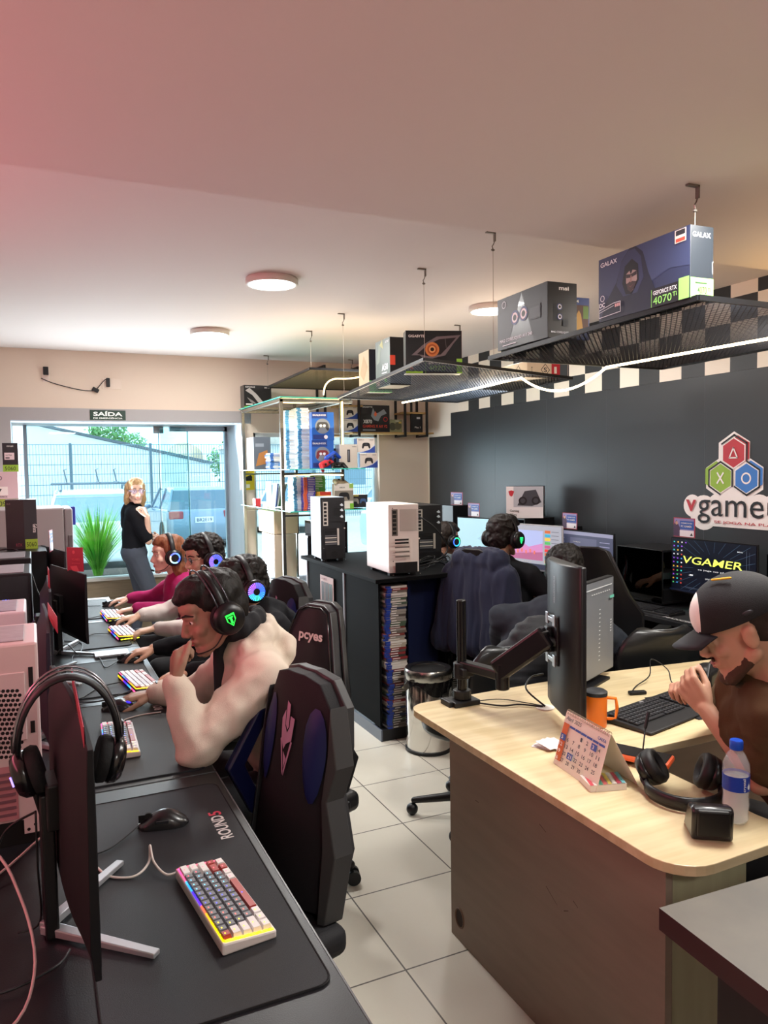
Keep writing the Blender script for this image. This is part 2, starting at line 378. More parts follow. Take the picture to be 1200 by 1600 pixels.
# low tiled sill wall under the shop window
WT = bpy.data.materials.new('wood_look_tile'); WT.use_nodes = True; t = WT.node_tree; p = t.nodes['Principled BSDF']
tc = t.nodes.new('ShaderNodeTexCoord'); mp = t.nodes.new('ShaderNodeMapping'); mp.inputs['Rotation'].default_value = (PI/2, 0, 0); br = t.nodes.new('ShaderNodeTexBrick')
br.inputs['Color1'].default_value = h2('#a08e74'); br.inputs['Color2'].default_value = h2('#8a7960'); br.inputs['Mortar'].default_value = h2('#6b5d4b'); br.inputs['Scale'].default_value = 1; br.inputs['Mortar Size'].default_value = .004
br.inputs['Brick Width'].default_value = .9; br.inputs['Row Height'].default_value = .2
n = t.nodes.new('ShaderNodeTexNoise'); n.inputs['Scale'].default_value = 6; n.inputs['Detail'].default_value = 8; mp2 = t.nodes.new('ShaderNodeMapping'); mp2.inputs['Scale'].default_value = (1, 1, 14)
t.links.new(tc.outputs['Object'], mp.inputs[0]); t.links.new(mp.outputs[0], br.inputs[0]); t.links.new(tc.outputs['Object'], mp2.inputs[0]); t.links.new(mp2.outputs[0], n.inputs[0])
mx = t.nodes.new('ShaderNodeMix'); mx.data_type = 'RGBA'; mx.blend_type = 'MULTIPLY'; mx.inputs[0].default_value = .55; t.links.new(br.outputs[0], mx.inputs[6]); t.links.new(n.outputs[0], mx.inputs[7]); t.links.new(mx.outputs[2], p.inputs[0]); p.inputs['Roughness'].default_value = .5
b = B(); b.bx(DX0, DX1, 8.0, 8.12, 0, .575); sw = struct(b.build('wall_sill', WT), 'low wood-look tiled wall under the shop glass')
b = B(); b.bx(DX0, DX1, 7.97, 8.16, .575, .605); b.build('sill_slab', mat('#b9b5ae', .5), sw, .004)
# glazing
GL = glass('#e4f3f6', .02, .22)
AL = mat('#8d9aa3', .35, .7)
win = thing('window_1', 'frameless shop glass panes in the doorway with patch clamps', 'window'); win['kind'] = 'structure'
B().bx(DX0+.12, 1.19, 8.07, 8.08, .605, 2.12).build('pane', GL, win)
B().bx(1.48, DX1-.02, 8.07, 8.08, .605, 2.12).build('pane', GL, win)
q = B(); q.box((1.34, 8.02, 1.36), (.30, .01, 1.5), M.Rotation(math.radians(12), 3, 'Z')); q.build('pane', glass('#d6eef0', .02, .3), win)
for x in (1.19, 1.481, DX0+.12): B().bx(x-.003, x+.003, 8.065, 8.085, .605, 2.12).build('pane_edge', mat('#4e7f80', .2), win)
for x in (1.19,): B().bx(x-.05, x+.05, 8.055, 8.095, 2.05, 2.12).build('clamp', STL, win, .004)
B().bx(DX0+.09, DX0+.12, 8.04, 8.1, .6, 2.12).build('post', AL, win); B().bx(DX1-.035, DX1-.006, 8.04, 8.1, .6, 2.12).build('post', AL, win)
B().bx(1.3, DX1-.006, 8.04, 8.1, 2.07, 2.12).build('rail', AL, win)
win = thing('window_2', 'wide fixed window behind the glass display cabinet', 'window'); win['kind'] = 'structure'
B().bx(2.02, 3.4, 7.53, 7.54, .72, 2.03).build('pane', GL, win)
q = B(); q.bx(2.02, 2.05, 7.5, 7.57, .72, 2.03); q.bx(3.37, 3.4, 7.5, 7.57, .72, 2.03); q.bx(2.02, 3.4, 7.5, 7.57, 1.99, 2.03); q.bx(2.02, 3.4, 7.5, 7.57, .72, .75); q.build('window_frame', mat('#cdd6da', .4), win)
# round ceiling lights
def clight(x, y, z, label, e=9):
    t = thing('ceiling_light', label, 'ceiling light', (x, y, z), 0, 'round ceiling lights')
    b = B(); b.lathe([(.148,-.001),(.152,-.012),(.152,-.03),(.146,-.038),(.136,-.038),(.134,-.032)], n=40); b.build('rim', mat('#cfc9c2', .4), t, smooth=True)
    b = B(); b.lathe([(.135,-.0335),(.0005,-.036)], n=40); b.build('diffuser', led('#f2faff', e+6), t, smooth=2); return t
clight(1.30, 4.31, ZC, 'round white ceiling light, largest of the two over the left desks')
clight(1.31, 6.05, ZC, 'round white ceiling light nearer the glass doorway')
clight(2.92, 4.5, ZC, 'round white ceiling light half hidden behind the cooler box')
clight(1.52, 1.0, ZN, 'round white ceiling light at the top right edge of the photo')
# exit sign
t = thing('exit_sign', 'dark green emergency exit sign over the glass doorway', 'sign', (.65, YB-.013, 2.137))
B().bx(-.155, .155, -.006, 0, 0, .09).build('sign_plate', mat('#1d3b2f', .4), t, .001)
f = Face((-.155,-.0062,0), (1,0,0), (0,0,1), .31, .09); wm = mat('#e8efe9', .5, e=.15)
f.t('SAÍDA', .09, .40, .52, wm, .82, .03); f.t('DE EMERGÊNCIA', .09, .1, .2, wm, .82, .02); f.done('lettering', t)
# wall gadgets
t = thing('emergency_light', 'small black wall unit with plug, leftmost of the two above the doorway', 'wall device', (.14, YB, 2.56), 0)
B().bx(-.028, .028, -.012, 0, -.09, .03).build('wall_plate', mat('#e7d5cc', .5), t, .003); B().bx(-.022, .022, -.05, -.012, -.03, .04).build('plug', BLK, t, .004)
t = thing('power_adapter', 'black plug adapter beside a blank wall plate above the exit sign', 'adapter', (.66, YB, 2.47))
B().bx(-.05, .12, -.008, 0, -.05, .05).build('wall_plate', mat('#e6d6c6', .5), t, .003); B().bx(-.016, .016, -.045, -.008, -.03, .05).build('plug', BLK, t, .005)
q = B(); q.box((-.11, -.02, -.06), (.06, .03, .035), M.Rotation(.5, 3, 'Y')); q.build('cable_joint', BLK, t, .006)
cable([(.10, YB-.02, 2.50), (.2, YB-.012, 2.46), (.38, YB-.012, 2.415), (.5, YB-.02, 2.40), (.56, YB-.02, 2.42), (.62, YB-.03, 2.49), (.66, YB-.03, 2.52)], .004, BLK, 'thin black cable sagging between the two wall units above the doorway')
# yellow camera notice and small paper
t = thing('surveillance_sign', 'yellow camera surveillance notice beside the doorway', 'sign', (1.955, YB-.012, 1.46)); B().bx(-.06, .06, -.002, 0, 0, .2).build('sign_plate', mat('#e6cf2a', .5), t)
f = Face((-.06,-.002,0), (1,0,0), (0,0,1), .12, .2); f.t('SORRIA', .1, .85, .08, BLK, .8); f.r(.2,.45,.8,.62,BLK).p([(.15,.62),(.7,.74),(.85,.62)], BLK).r(.1,.1,.6,.28, mat('#f3efd8')); f.done('print', t)
q = B(); q.bx(1.865, 1.897, YB-.016, YB-.014, 1.46, 1.66); tag(q.build('notice_paper', mat('#eceaf0', .7)), 'narrow white paper notice taped on the doorway jamb', 'notice')
# ---------------------------------------------------------------- outside
GZ = -.25
b = B(); b.bx(-40, 60, YR+.12, 140, GZ-.1, GZ); struct(b.build('ground', mat('#b9b4ac', .9, nz=.15, ns=8)), 'pale paved parking ground outside')
b = B(); b.m(mat('#c9c6c0', .9, nz=.35, ns=14)); b.bx(.2, 5, YR+.5, 15, GZ, GZ+.01); struct(b.build('path', None), 'light brick paving strip outside the doorway')
# planter & grass
t = thing('planter_ledge', 'grey stone planter edge outside the glass with bark chips', 'planter', (.4, 8.75, GZ))
q = B(); q.bx(-.75, .62, -.5, .5, 0, .78); q.build('planter_box', mat('#a7a39b', .8), t, .01)
q = B(); q.bx(-.7, .57, -.45, .45, .78, .80); q.build('bark', mat('#4a3a2f', .9, nz=.5, ns=60), t)
def grass(x, y, z, n, hh, rr, label):
    b = B()
    for i in range(n):
        a = random.uniform(0, 2*PI); l = hh*random.uniform(.55, 1.1); s = random.uniform(.15, 1)**.8*rr; wv = .007
        d = V((math.cos(a), math.sin(a), 0)); sd = V((-d.y, d.x, 0)); pts = []
        for k in range(6):
            u = k/5; p = d*(.04+s*u**1.7)+V((0,0,l*(u-.18*s/rr*u*u))); ww = wv*(1-u)**.6+.0004; pts += [p-sd*ww, p+sd*ww]
        b.add(pts, [(2*k, 2*k+1, 2*k+3, 2*k+2) for k in range(5)])
    o = b.build('ornamental_grass', mat('#a4e052', .5, nz=.5, ns=5, c2='#5fb038'), None); o.location = (x, y, z); tag(o, label, 'plant'); return o
grass(.60, 8.66, .53, 460, .80, .42, 'bright green spiky ornamental grass clump outside the glass door')
# fence
t = thing('mesh_fence', 'tall wire mesh security fence behind the parked cars', 'fence', (0, 27, GZ))
b = B()
for i in range(330): x = -6+i*.09; b.bx(x-.007, x+.007, -.007, .007, .1, 2.85)
for k in range(9): b.bx(-6, 24, -.008, .008, .2+k*.33, .222+k*.33)
b.build('wire_panel', mat('#6f8792', .5), t)
for x in (-3.5, 1.15, 3.7, 6.4, 9.6, 13, 16.2): B().bx(x-.04, x+.04, -.03, .06, 0, 2.9).build('fence_post', mat('#526a78', .5), t)
# buildings
t = thing('warehouse', 'white gabled warehouse wall sloping down behind the fence', 'building', (0, 42, GZ))
B().prism([(-14, 0), (8.9, 0), (8.9, 2.3), (-.9, 4.6), (-14, 8)], 0, 5, 'y').build('wall', mat('#dfe6ea', .7, nz=.06, ns=1), t)
b = B(); b.prism([(8.95, 2.3), (-.9, 4.62), (-14, 8.02), (-14, 8.15), (-.9, 4.75), (9.1, 2.42)], -.1, 5, 'y'); b.build('roof_edge', mat('#5a646c', .6), t)
t = thing('white_house', 'white house with tiled roof and grid windows seen through the second window', 'building', (15, 32, GZ))
B().bx(-6, 5, 0, 8, 0, 3.0).build('wall', mat('#e4e8ea', .7), t); B().prism([(-6.4, 3), (5.4, 3), (2, 4.7), (-3, 4.7)], -.3, 8, 'y').build('roof', mat('#c9bdb2', .7, nz=.2, ns=5), t)
for x in (-5, -2.6, -.2, 2.2): B().bx(x, x+1.5, -.02, 0, 1.2, 2.4).build('window_grid', mat('#7f97a8', .4), t)
def tree(x, y, h, r, label, sd, tr=.15):
    t = thing('tree', label, 'tree', (x, y, GZ)); rnd = random.Random(sd); b = B(); b.cyl((0,0,0), (0,0,h-r*.5), tr, tr*.5, 8); b.build('trunk', mat('#6e6255', .9), t)
    b = B()
    for i in range(700):
        p = V((rnd.gauss(0,1), rnd.gauss(0,1), rnd.gauss(0,.8))); p = p.normalized()*r*rnd.uniform(.5, 1)*(1+.25*noise.noise(p*2)); p.z += h
        a = V((rnd.gauss(0,1), rnd.gauss(0,1), rnd.gauss(0,1))).normalized(); c = a.orthogonal().normalized(); s = r*.11; b.add([p-a*s, p+c*s*.6, p+a*s, p-c*s*.6], [(0,1,2,3)])
    b.build('foliage', mat('#77b06a', .7, nz=.4, ns=2), t)
tree(4.3, 50, 4.4, 1.25, 'round leafy tree above the warehouse roof line', 3); tree(6.0, 52, 3.7, .9, 'thin greyish tree right of the round leafy tree', 5)
tree(10.4, 44, 2.4, 1.2, 'low green tree at the right end of the warehouse', 6)
b = B()
t = thing('palm_tree', 'palm tree behind the white house in the second window', 'palm tree', (17.6, 42, GZ)); B().cyl((0,0,0), (0,0,5.6), .2, .13).build('trunk', mat('#8a7a66', .9), t)
for i in range(22):
    a = 2*PI*i/22; e = random.uniform(-.2, .9)
    for k in range(8):
        u = k/8; u2 = (k+1)/8; f = lambda u: V((math.cos(a)*1.5*u, math.sin(a)*1.5*u, 5.6+e*u*1.6-1.5*u*u)); s = V((-math.sin(a), math.cos(a), -.4))*.14
        b.add([f(u)-s, f(u2)-s, f(u2)+s, f(u)+s], [(0,1,2,3)])
b.build('fronds', mat('#8fb58a', .6), t)
t = thing('satellite_dish', 'tan mesh satellite dish on the roof beyond the fence', 'satellite dish', (8.8, 49, 2.4)); b = B(); b.lathe([(.01,0),(.6,.1),(1.1,.4)], n=24, q=M.Rotation(.9, 3, 'X')); b.build('dish', mat('#d8c2a4', .6), t, smooth=2); B().cyl((0,0,-2.6),(0,0,0),.08).build('mast', STL, t)
for x, y in ((10.8, 45), (14.6, 48)):
    t = thing('street_light', 'slim street light pole, %s of the two beyond the fence' % ('left' if x < 12 else 'right'), 'street light', (x, y, GZ)); B().cyl((0,0,0),(0,0,4.9),.06).build('pole', STL, t); B().bx(-.5,.5,-.1,.1,4.9,5.0).build('lamp_head', STL, t)
# cars
def car(label, loc, rz, col, L=4.3, W=1.78, H=1.5, suv=False, plate=None, rack=False, tint='#2f4250'):
    t = thing('car', label, 'car', loc, rz); paint = mat(col, .25, .3, coat=.6); gl = mat(tint, .08, coat=.5); h = H; g = .2
    sd = [(-L/2, .45), (-L/2+.05, g), (L/2-.1, g), (L/2, .5), (L/2-.05, .72), (L/2-.25, .82), (L*.22, .95), (-L/2+.08, 1.0), (-L/2-.02, .75)]
    b = B(); n = len(sd); vs = []
    for x, ins in ((-W/2, .0), (W/2, .0)):
        vs += [(y, x, z) for y, z in sd]
    b.prism([(y, z) for y, z in sd], -W/2, W/2, 'y'); o = b.build('body', paint, t, .09, True, 4)
    rb = -L/2+.12 if suv else -L/2+.3
    lo = [(L*.24, .92), (-L/2+.1, .97)]; up = [(L*.08, h-.03), (rb+.15, h-.05)]; b = B()
    x0, z0 = lo[0]; x1, z1 = lo[1]; x2, z2 = up[0]; x3, z3 = up[1]; w0 = W/2-.06; w1 = W/2-.22
    b.add([(x0,-w0,z0),(x0,w0,z0),(x1,w0,z1),(x1,-w0,z1),(x2,-w1,z2),(x2,w1,z2),(x3,w1,z3),(x3,-w1,z3)], [(0,1,2,3),(7,6,5,4),(0,4,5,1),(1,5,6,2),(2,6,7,3),(3,7,4,0)])
    b.build('windows', gl, t, .03, True)
    b = B(); b.add([(x2+.05,-w1-.03,z2-.05),(x2+.05,w1+.03,z2-.05),(x3-.03,w1+.03,z3-.05),(x3-.03,-w1-.03,z3-.05),(x2-.25,-w1+.08,z2+.04),(x2-.25,w1-.08,z2+.04),(x3+.2,w1-.08,z3+.06),(x3+.2,-w1+.08,z3+.06)], [(0,1,2,3),(7,6,5,4),(0,4,5,1),(1,5,6,2),(2,6,7,3),(3,7,4,0)])
    for s in (-1, 1):
        for (ax, az), (bx_, bz) in (((x0, z0), (x2, z2)), ((x1, z1), (x3, z3)), (((x0+x1)/2, .95), ((x2+x3)/2, z2))): b.cap((ax, s*(w0+.0), az), (bx_, s*(w1+.01), bz), .035, .03, 8)
    b.build('roof', paint, t, .02, True)
    for x in (L*.31, -L*.3):
        for s in (-1, 1):
            b = B(); b.m(RUB); q = M.Rotation(PI/2, 3, 'X'); b.lathe([(.2,-.11),(.33,-.11),(.34,-.06),(.34,.06),(.33,.11),(.2,.11)], (x, s*(W/2-.09), .34), 24, q); b.m(STL); b.lathe([(.03,-.1),(.21,-.085),(.21,.085),(.03,.1)], (x, s*(W/2-.09), .34), 24, q); b.build('wheel', None, t, smooth=True)
    for s in (-1, 1):
        B().box((L/2-.13, s*(W/2-.3), .74), (.2, .4, .13)).build('headlight', mat('#dfe8ee', .1, .3), t, .04); B().box((-L/2+.04, s*(W/2-.22), .85), (.12, .34, .2)).build('tail_light', mat('#a3424a', .2), t, .03)
        B().ell((L*.2, s*(W/2+.07), .98), (.07, .1, .07)).build('mirror', paint, t, smooth=2)
    b = B(); b.bx(L/2-.04, L/2+.01, -.5, .5, .42, .62); b.build('grille', mat('#3c444a', .3), t, .02)
    if plate:
        B().bx(-L/2-.045, -L/2-.02, -.22, .22, .66, .80).build('licence_plate', mat('#d6dee8', .5), t); f = Face((-L/2-.046, .22, .66), (0,-1,0), (0,0,1), .44, .14); f.t(plate, .08, .2, .6, mat('#44506a'), .84, .02); f.done('plate_text', t)
    if rack:
        b = B()
        for s in (-1, 1): b.tube([(-L*.4, s*.62, h+.02), (-L*.36, s*.62, h+.1), (L*.02, s*.62, h+.1), (L*.06, s*.62, h)], .025)
        for x in (-1.2, -.2): b.tube([(x, -.8, h+.14), (x, .8, h+.14)], .02)
        for s in (-.45, -.1, .5): b.tube([(-1.4, s, h+.16), (-.1, s, h+.16)], .018); b.tube([(-.8, s, h+.16), (-.85, s+.05, h+.42), (-.5, s, h+.44)], .014)
        b.build('roof_rack', mat('#5e6e7a', .4), t)
    return t
car('white SUV with a roof rack parked behind the grass plant', (1.15, 17.4, GZ), math.radians(88), '#dfe5ea', 4.5, 1.85, 1.55, True, rack=True, tint='#8fa4b8')
car('grey hatchback seen from behind, parked behind the woman', (3.75, 20.6, GZ), math.radians(90), '#7b8fa3', 4.1, 1.76, 1.5, plate='BR2E19', tint='#5a6f80')
car('white hatchback facing the shop, parked at the right side of the doorway view', (7.6, 23.6, GZ), math.radians(-118), '#e2e8ec', 4.1, 1.74, 1.48, tint='#5c7484')
car('white sedan farther back in the second window', (10.9, 20.5, GZ), math.radians(-80), '#dde4e9', 4.4, 1.8, 1.45, tint='#6e8796')
car('pale car closest to the second window', (7.7, 13.6, GZ), math.radians(-85), '#cfdce4', 4.3, 1.8, 1.4, tint='#8aa0b0')
# bicycle by the glass
t = thing('bicycle', 'bicycle parked outside the glass door behind the seated girl', 'bicycle', (1.6, 9.3, GZ), .5)
for x in (0, 1.02):
    b = B(); b.tube([(x+.33*math.cos(a*PI/12), 0, .34+.33*math.sin(a*PI/12)) for a in range(24)], .018, 6, True)
    for a in range(12): b.cyl((x,0,.34), (x+.32*math.cos(a*PI/6), 0, .34+.32*math.sin(a*PI/6)), .0025, n=4)
    b.build('wheel', BLK, t)
b = B(); A_ = (0,0,.34); C_ = (1.02,0,.34); D_ = (.42,0,.34); E_ = (.3,0,.82); F_ = (.86,0,.86)
for p, q in ((A_,D_),(A_,E_),(D_,E_),(E_,F_),(D_,F_),(F_,C_)): b.cyl(p, q, .017, n=8)
b.build('bicycle_frame', mat('#7a8a90', .3, .4), t); B().tube([(.8,-.28,.98),(.86,-.2,.98),(.86,.2,.98),(.8,.28,.98)], .015).build('handlebar', BLK, t); B().ell((.27,0,.9), (.13,.07,.03)).build('saddle', BLK, t)
# ---------------------------------------------------------------- people
SK = lambda c: mat(c, .55, spec=.35, nz=.12, ns=9)
def frame(f, up=(0,0,1)):
    f = V(f).normalized(); up = V(up); r = f.cross(up).normalized(); u = r.cross(f)
    return M(((r.x, f.x, u.x), (r.y, f.y, u.y), (r.z, f.z, u.z)))
def hand(b, w, d, n, thumb, curl=.5, spread=.05, s=1.0, curls=None, th=None):
    """w wrist, d direction of the fingers, n normal of the back of the hand, thumb = side the thumb is on (vector)"""
    w = V(w); d = V(d).normalized(); n = V(n); n = (n-n.dot(d)*d).normalized(); t = d.cross(n)
    if t.dot(V(thumb)) < 0: t = -t
    L = [.073, .080, .074, .058]; o = [.030, .010, -.011, -.031]
    for i in range(4):
        k = w+d*(.088-(.004*abs(i-1)))*s+t*o[i]*s; b.cap(w+t*o[i]*.6*s+d*.01, k, .0135*s, .0115*s, 10); a = 0; p = k; c = curls[i] if curls else curl
        dd = (d+t*spread*(1.2-i)).normalized()
        for j, (l, r0, r1) in enumerate(((.46, .0098, .009), (.31, .009, .0082), (.23, .0082, .007))):
            a += c*(.75, 1.0, .7)[j]; q = dd*math.cos(a)-n*math.sin(a); e = p+q*L[i]*l*s; b.cap(p, e, r0*s, r1*s, 10); p = e
    b.ell(w+d*.045*s-n*.002, (.036*s, .05*s, .015*s), M(((t.x, d.x, n.x), (t.y, d.y, n.y), (t.z, d.z, n.z))))
    p0 = w+d*.018*s+t*.02*s-n*.006*s; th = th or (.75, .62, .25); q = (d*th[0]+t*th[1]-n*th[2]).normalized(); p1 = p0+q*.045*s
    q2 = (d*(th[0]+.35)+t*(th[1]-.3)-n*(th[2]+.1)).normalized(); p2 = p1+q2*.033*s; q3 = (q2+d*.25).normalized(); p3 = p2+q3*.026*s
    b.cap(p0, p1, .0155*s, .0122*s, 10); b.cap(p1, p2, .0118*s, .0102*s, 10); b.cap(p2, p3, .0102*s, .008*s, 10)
def head(b, c, R, s=1.0, fem=False):
    """head primitives; local x right, y forward, z up"""
    P = lambda x, y, z: V(c)+R @ V((x, y, z))*s
    E = lambda x, y, z, r: b.ell(P(x, y, z), [k*s for k in r], R, 20, 14)
    j = .9 if fem else 1
    E(0,-.02,.035,(.074,.094,.084)); E(0,.03,-.028,(.060*j,.060,.085)); E(0,.055,.045,(.052,.04,.035))
    for q in (-1, 1):
        b.cap(P(q*.054*j,-.005,-.055), P(q*.02,.072,-.102), .020*s*j, .017*s*j); E(q*.038,.058,-.026,(.024,.024,.022)); E(q*.076,-.012,-.008,(.009,.019,.030)); E(q*.079,-.018,.006,(.008,.014,.018))
        b.cap(P(q*.016,.086,.004), P(q*.046,.070,.0), .0055*s, .004*s, 8); b.cap(P(q*.014,.087,.024), P(q*.048,.070,.021), .0085*s, .0065*s, 8); E(q*.012,.099,-.034,(.008,.010,.007))
        b.cap(P(q*.016,.0845,.0155), P(q*.046,.072,.0125), .0056*s, .0048*s, 8)
    E(0,.078,-.103,(.02,.016,.014)); b.cap(P(0,.088,.012), P(0,.107,-.028), .0072*s, .0105*s); E(0,.1,-.034,(.013,.01,.008))
    E(0,.0895,-.057,(.022,.011,.0055)); E(0,.0875,-.068,(.019,.011,.006)); E(0,.082,-.062,(.027,.012,.014)); E(0,.08,-.085,(.022,.01,.012))
def faceparts(t, c, R, s, off, brow='#1d1512', iris='#20140e', lip=None):
    P = lambda x, y, z: V(c)+R @ V((x, y, z))*s
    for q in (-1, 1):
        b = B(off); b.m(mat('#e8e2da', .2)); b.ell(P(q*.031,.0735,.0065), .0100*s); b.m(mat(iris, .15)); b.ell(P(q*.031,.0795,.006), .0056*s); b.build('eye', None, t, smooth=2, label=None)
        b = B(off); b.cap(P(q*.015,.0945,.030), P(q*.034,.089,.0345), .0032*s, .0036*s); b.cap(P(q*.034,.089,.0345), P(q*.052,.072,.027), .0036*s, .002*s); b.build('eyebrow', mat(brow, .8), t, smooth=2)
    b = B(off); b.ell(P(0,.0925,-.0575), (.0205*s,.0095*s,.0048*s), R); b.ell(P(0,.0905,-.067), (.017*s,.0098*s,.0052*s), R); b.build('lips', mat(lip or '#9b5a50', .4), t, smooth=2)
def hair_short(t, c, R, s, off, col, long=False, curly=0, seed=1, fringe=.06, name='hair'):
    P = lambda x, y, z: V(c)+R @ V((x, y, z))*s
    b = B(off); E = lambda x, y, z, r: b.ell(P(x, y, z), [k*s for k in r], R, 20, 14)
    E(0,-.028,.052,(.083,.098,.082)); E(0,-.06,.0,(.072,.062,.075)); E(0,.02,.09,(.066,.066,.045)); E(0,.055,.085,(.055,.035,.026))
    for q in (-1, 1): E(q*.066,-.005,.04,(.016,.04,.04)); E(q*.07,-.03,-.0,(.012,.022,.04))
    if fringe: E(.01,.075,.078,(.045,.022,.018))
    if long:
        for q in (-1, 1):
            b.cap(P(q*.062,-.02,.05), P(q*.075,-.035,-.09), .034*s, .03*s); b.cap(P(q*.075,-.035,-.09), P(q*.062,-.05,-.17), .03*s, .018*s)
        for k in range(-2, 3): b.cap(P(k*.026,-.085,.02), P(k*.03,-.08,-.18), .036*s, .022*s)
    return remesh(b, name, mat(col, .55, nz=.35, ns=90, stretch=(1,1,.25), bump=.5, bs=260, spec=.4), t, .006, 2, .008+curly*.008, 26+curly*14, stretch=(1,1,.5) if not curly else (1,1,1), seed=seed)
def person(name, label, root, hc, hf, skin, SHL, EL, WR, hip, knees, ankles, hands, cloth, sleeve, s=1.0, fem=False, hup=(0,0,1), neck=None, chest=.15, cname='hoodie', folds=.006, hood=False, inner=None, pants='#17181c', brow='#1d1512', lip=None, shoes='#1b1b1e', tsl=0, bulk=1.0, thick=1, belly=1.0, group=None, vox=.0062):
    """joints in place coordinates; lists are [left, right]"""
    off = V(root); t = thing(name, label, 'person', root, 0, group)
    R = frame(hf, hup); hc = V(hc); SHL = [V(p) for p in SHL]; EL = [V(p) for p in EL]; WR = [V(p) for p in WR]; hip = V(hip); neck = V(neck) if neck else (SHL[0]+SHL[1])/2+V((0,0,.04))
    mid = (SHL[0]+SHL[1])/2; ac = (SHL[1]-SHL[0]).normalized()
    b = B(off); head(b, hc, R, s, fem)
    b.cap(hc+R @ V((0,-.03,-.05))*s, neck, .052*s, .058*s); b.cap(neck+V((0,0,.01)), mid-V((0,0,.05)), .058, .09)
    for i in (0, 1):
        b.cap(SHL[i]*.85+mid*.15, EL[i], .045, .037); b.cap(EL[i], WR[i], .037, .026); b.cap(neck, SHL[i]*.8+mid*.2, .05, .04)
        kk = hip+(ac*.09 if i else -ac*.09); b.cap(kk, knees[i], .075, .05); b.cap(knees[i], ankles[i], .048, .032)
    b.cap(mid-V((0,0,.08)), hip, chest*.62, .11)
    for i, hnd in enumerate(hands):
        if hnd: hand(b, WR[i], **hnd)
    o = remesh(b, 'body', SK(skin), t, vox, 2)
    faceparts(t, hc, R, s, off, brow, lip=lip)
    # clothing
    b = B(off); sp = hip+(mid-hip)*.45
    back = -(R @ V((0,1,0))); back.z = 0; back.normalize()
    for q in (-1, 1):
        b.cap(mid+ac*q*.095-V((0,0,.075)), sp+ac*q*.075+back*.015, chest*.74*bulk, chest*.86*bulk*belly); b.cap(sp+ac*q*.075+back*.015, hip+ac*q*.075+V((0,0,.02)), chest*.86*bulk*belly, chest*.9*bulk*belly)
        b.cap(mid+ac*q*.06, (SHL[1] if q > 0 else SHL[0])-V((0,0,.015)), .085*bulk, .078*bulk)
    b.cap(mid+V((0,0,.0)), mid-V((0,0,.1)), .115*bulk, .12*bulk); b.cap(neck*.45+mid*.55-ac*.03, neck*.45+mid*.55+ac*.03, .085*bulk, .085*bulk)
    for i in (0, 1):
        if sleeve >= 1:
            e = EL[i].lerp(WR[i], min(.96, sleeve-1+.0)); b.cap(SHL[i]-V((0,0,.015)), EL[i], .074*bulk*thick, .060*bulk*thick); b.cap(EL[i], e, .058*bulk*thick, .042*bulk)
            if tsl: q = (WR[i]-EL[i]).normalized(); b.cap(e-q*.03, e, .044*bulk, .040*bulk)
        else:
            e = SHL[i].lerp(EL[i], sleeve); b.cap(SHL[i]-V((0,0,.015)), e, .072*bulk, .064*bulk)
    if hood:
        nb = neck+back*.055
        for a in range(-4, 5):
            g = a/4*1.65; sh_ = 1-.38*abs(a)/4; p = neck+back*.10*math.cos(g)+ac*.115*math.sin(g)+V((0,0,-.035+.03*math.cos(g))); b.ell(p, (.042*sh_,.042*sh_,.048*sh_))
        b.ell(neck+back*.135-V((0,0,.075)), (.115,.050,.075), frame(back))
    o = remesh(b, cname, mat(cloth, .9, bump=.25, bs=350, spec=.2) , t, .012, 3, folds*1.5, 8, stretch=(1.2,1,1.2), seed=len(name)+hc.x*7)
    if inner:
        b = B(off)
        for a in range(-5, 6):
            g = a/5*2.7; p = neck+back*.064*math.cos(g)+ac*.074*math.sin(g)+V((0,0,.02+.012*math.cos(g))); b.ell(p, (.030,.030,.044))
        fr = -back; b.cap(neck+fr*.07, mid+fr*.12-V((0,0,.12)), .03, .02)
        remesh(b, 'inner_collar', mat(inner, .8), t, .008, 3, .003, 14)
    # trousers & shoes
    b = B(off)
    for i in (0, 1):
        kk = hip+(ac*.085 if i else -ac*.085); b.cap(kk, knees[i], .105, .072); b.cap(knees[i], ankles[i], .066, .048)
    b.cap(hip-ac*.07, hip+ac*.07, .125, .125); remesh(b, 'trousers', mat(pants, .8, bump=.2, bs=300), t, .011, 5, .003, 6)
    fw = -back
    for i in (0, 1):
        a = V(ankles[i]); a.z = .05; b = B(off); b.cap(a-fw*.03, a+fw*.14, .045, .036); b.cap(a-fw*.03+V((0,0,.03)), a+fw*.02+V((0,0,.03)), .045, .042); b.build('shoe', mat(shoes, .6), t, smooth=2)
    return t, R
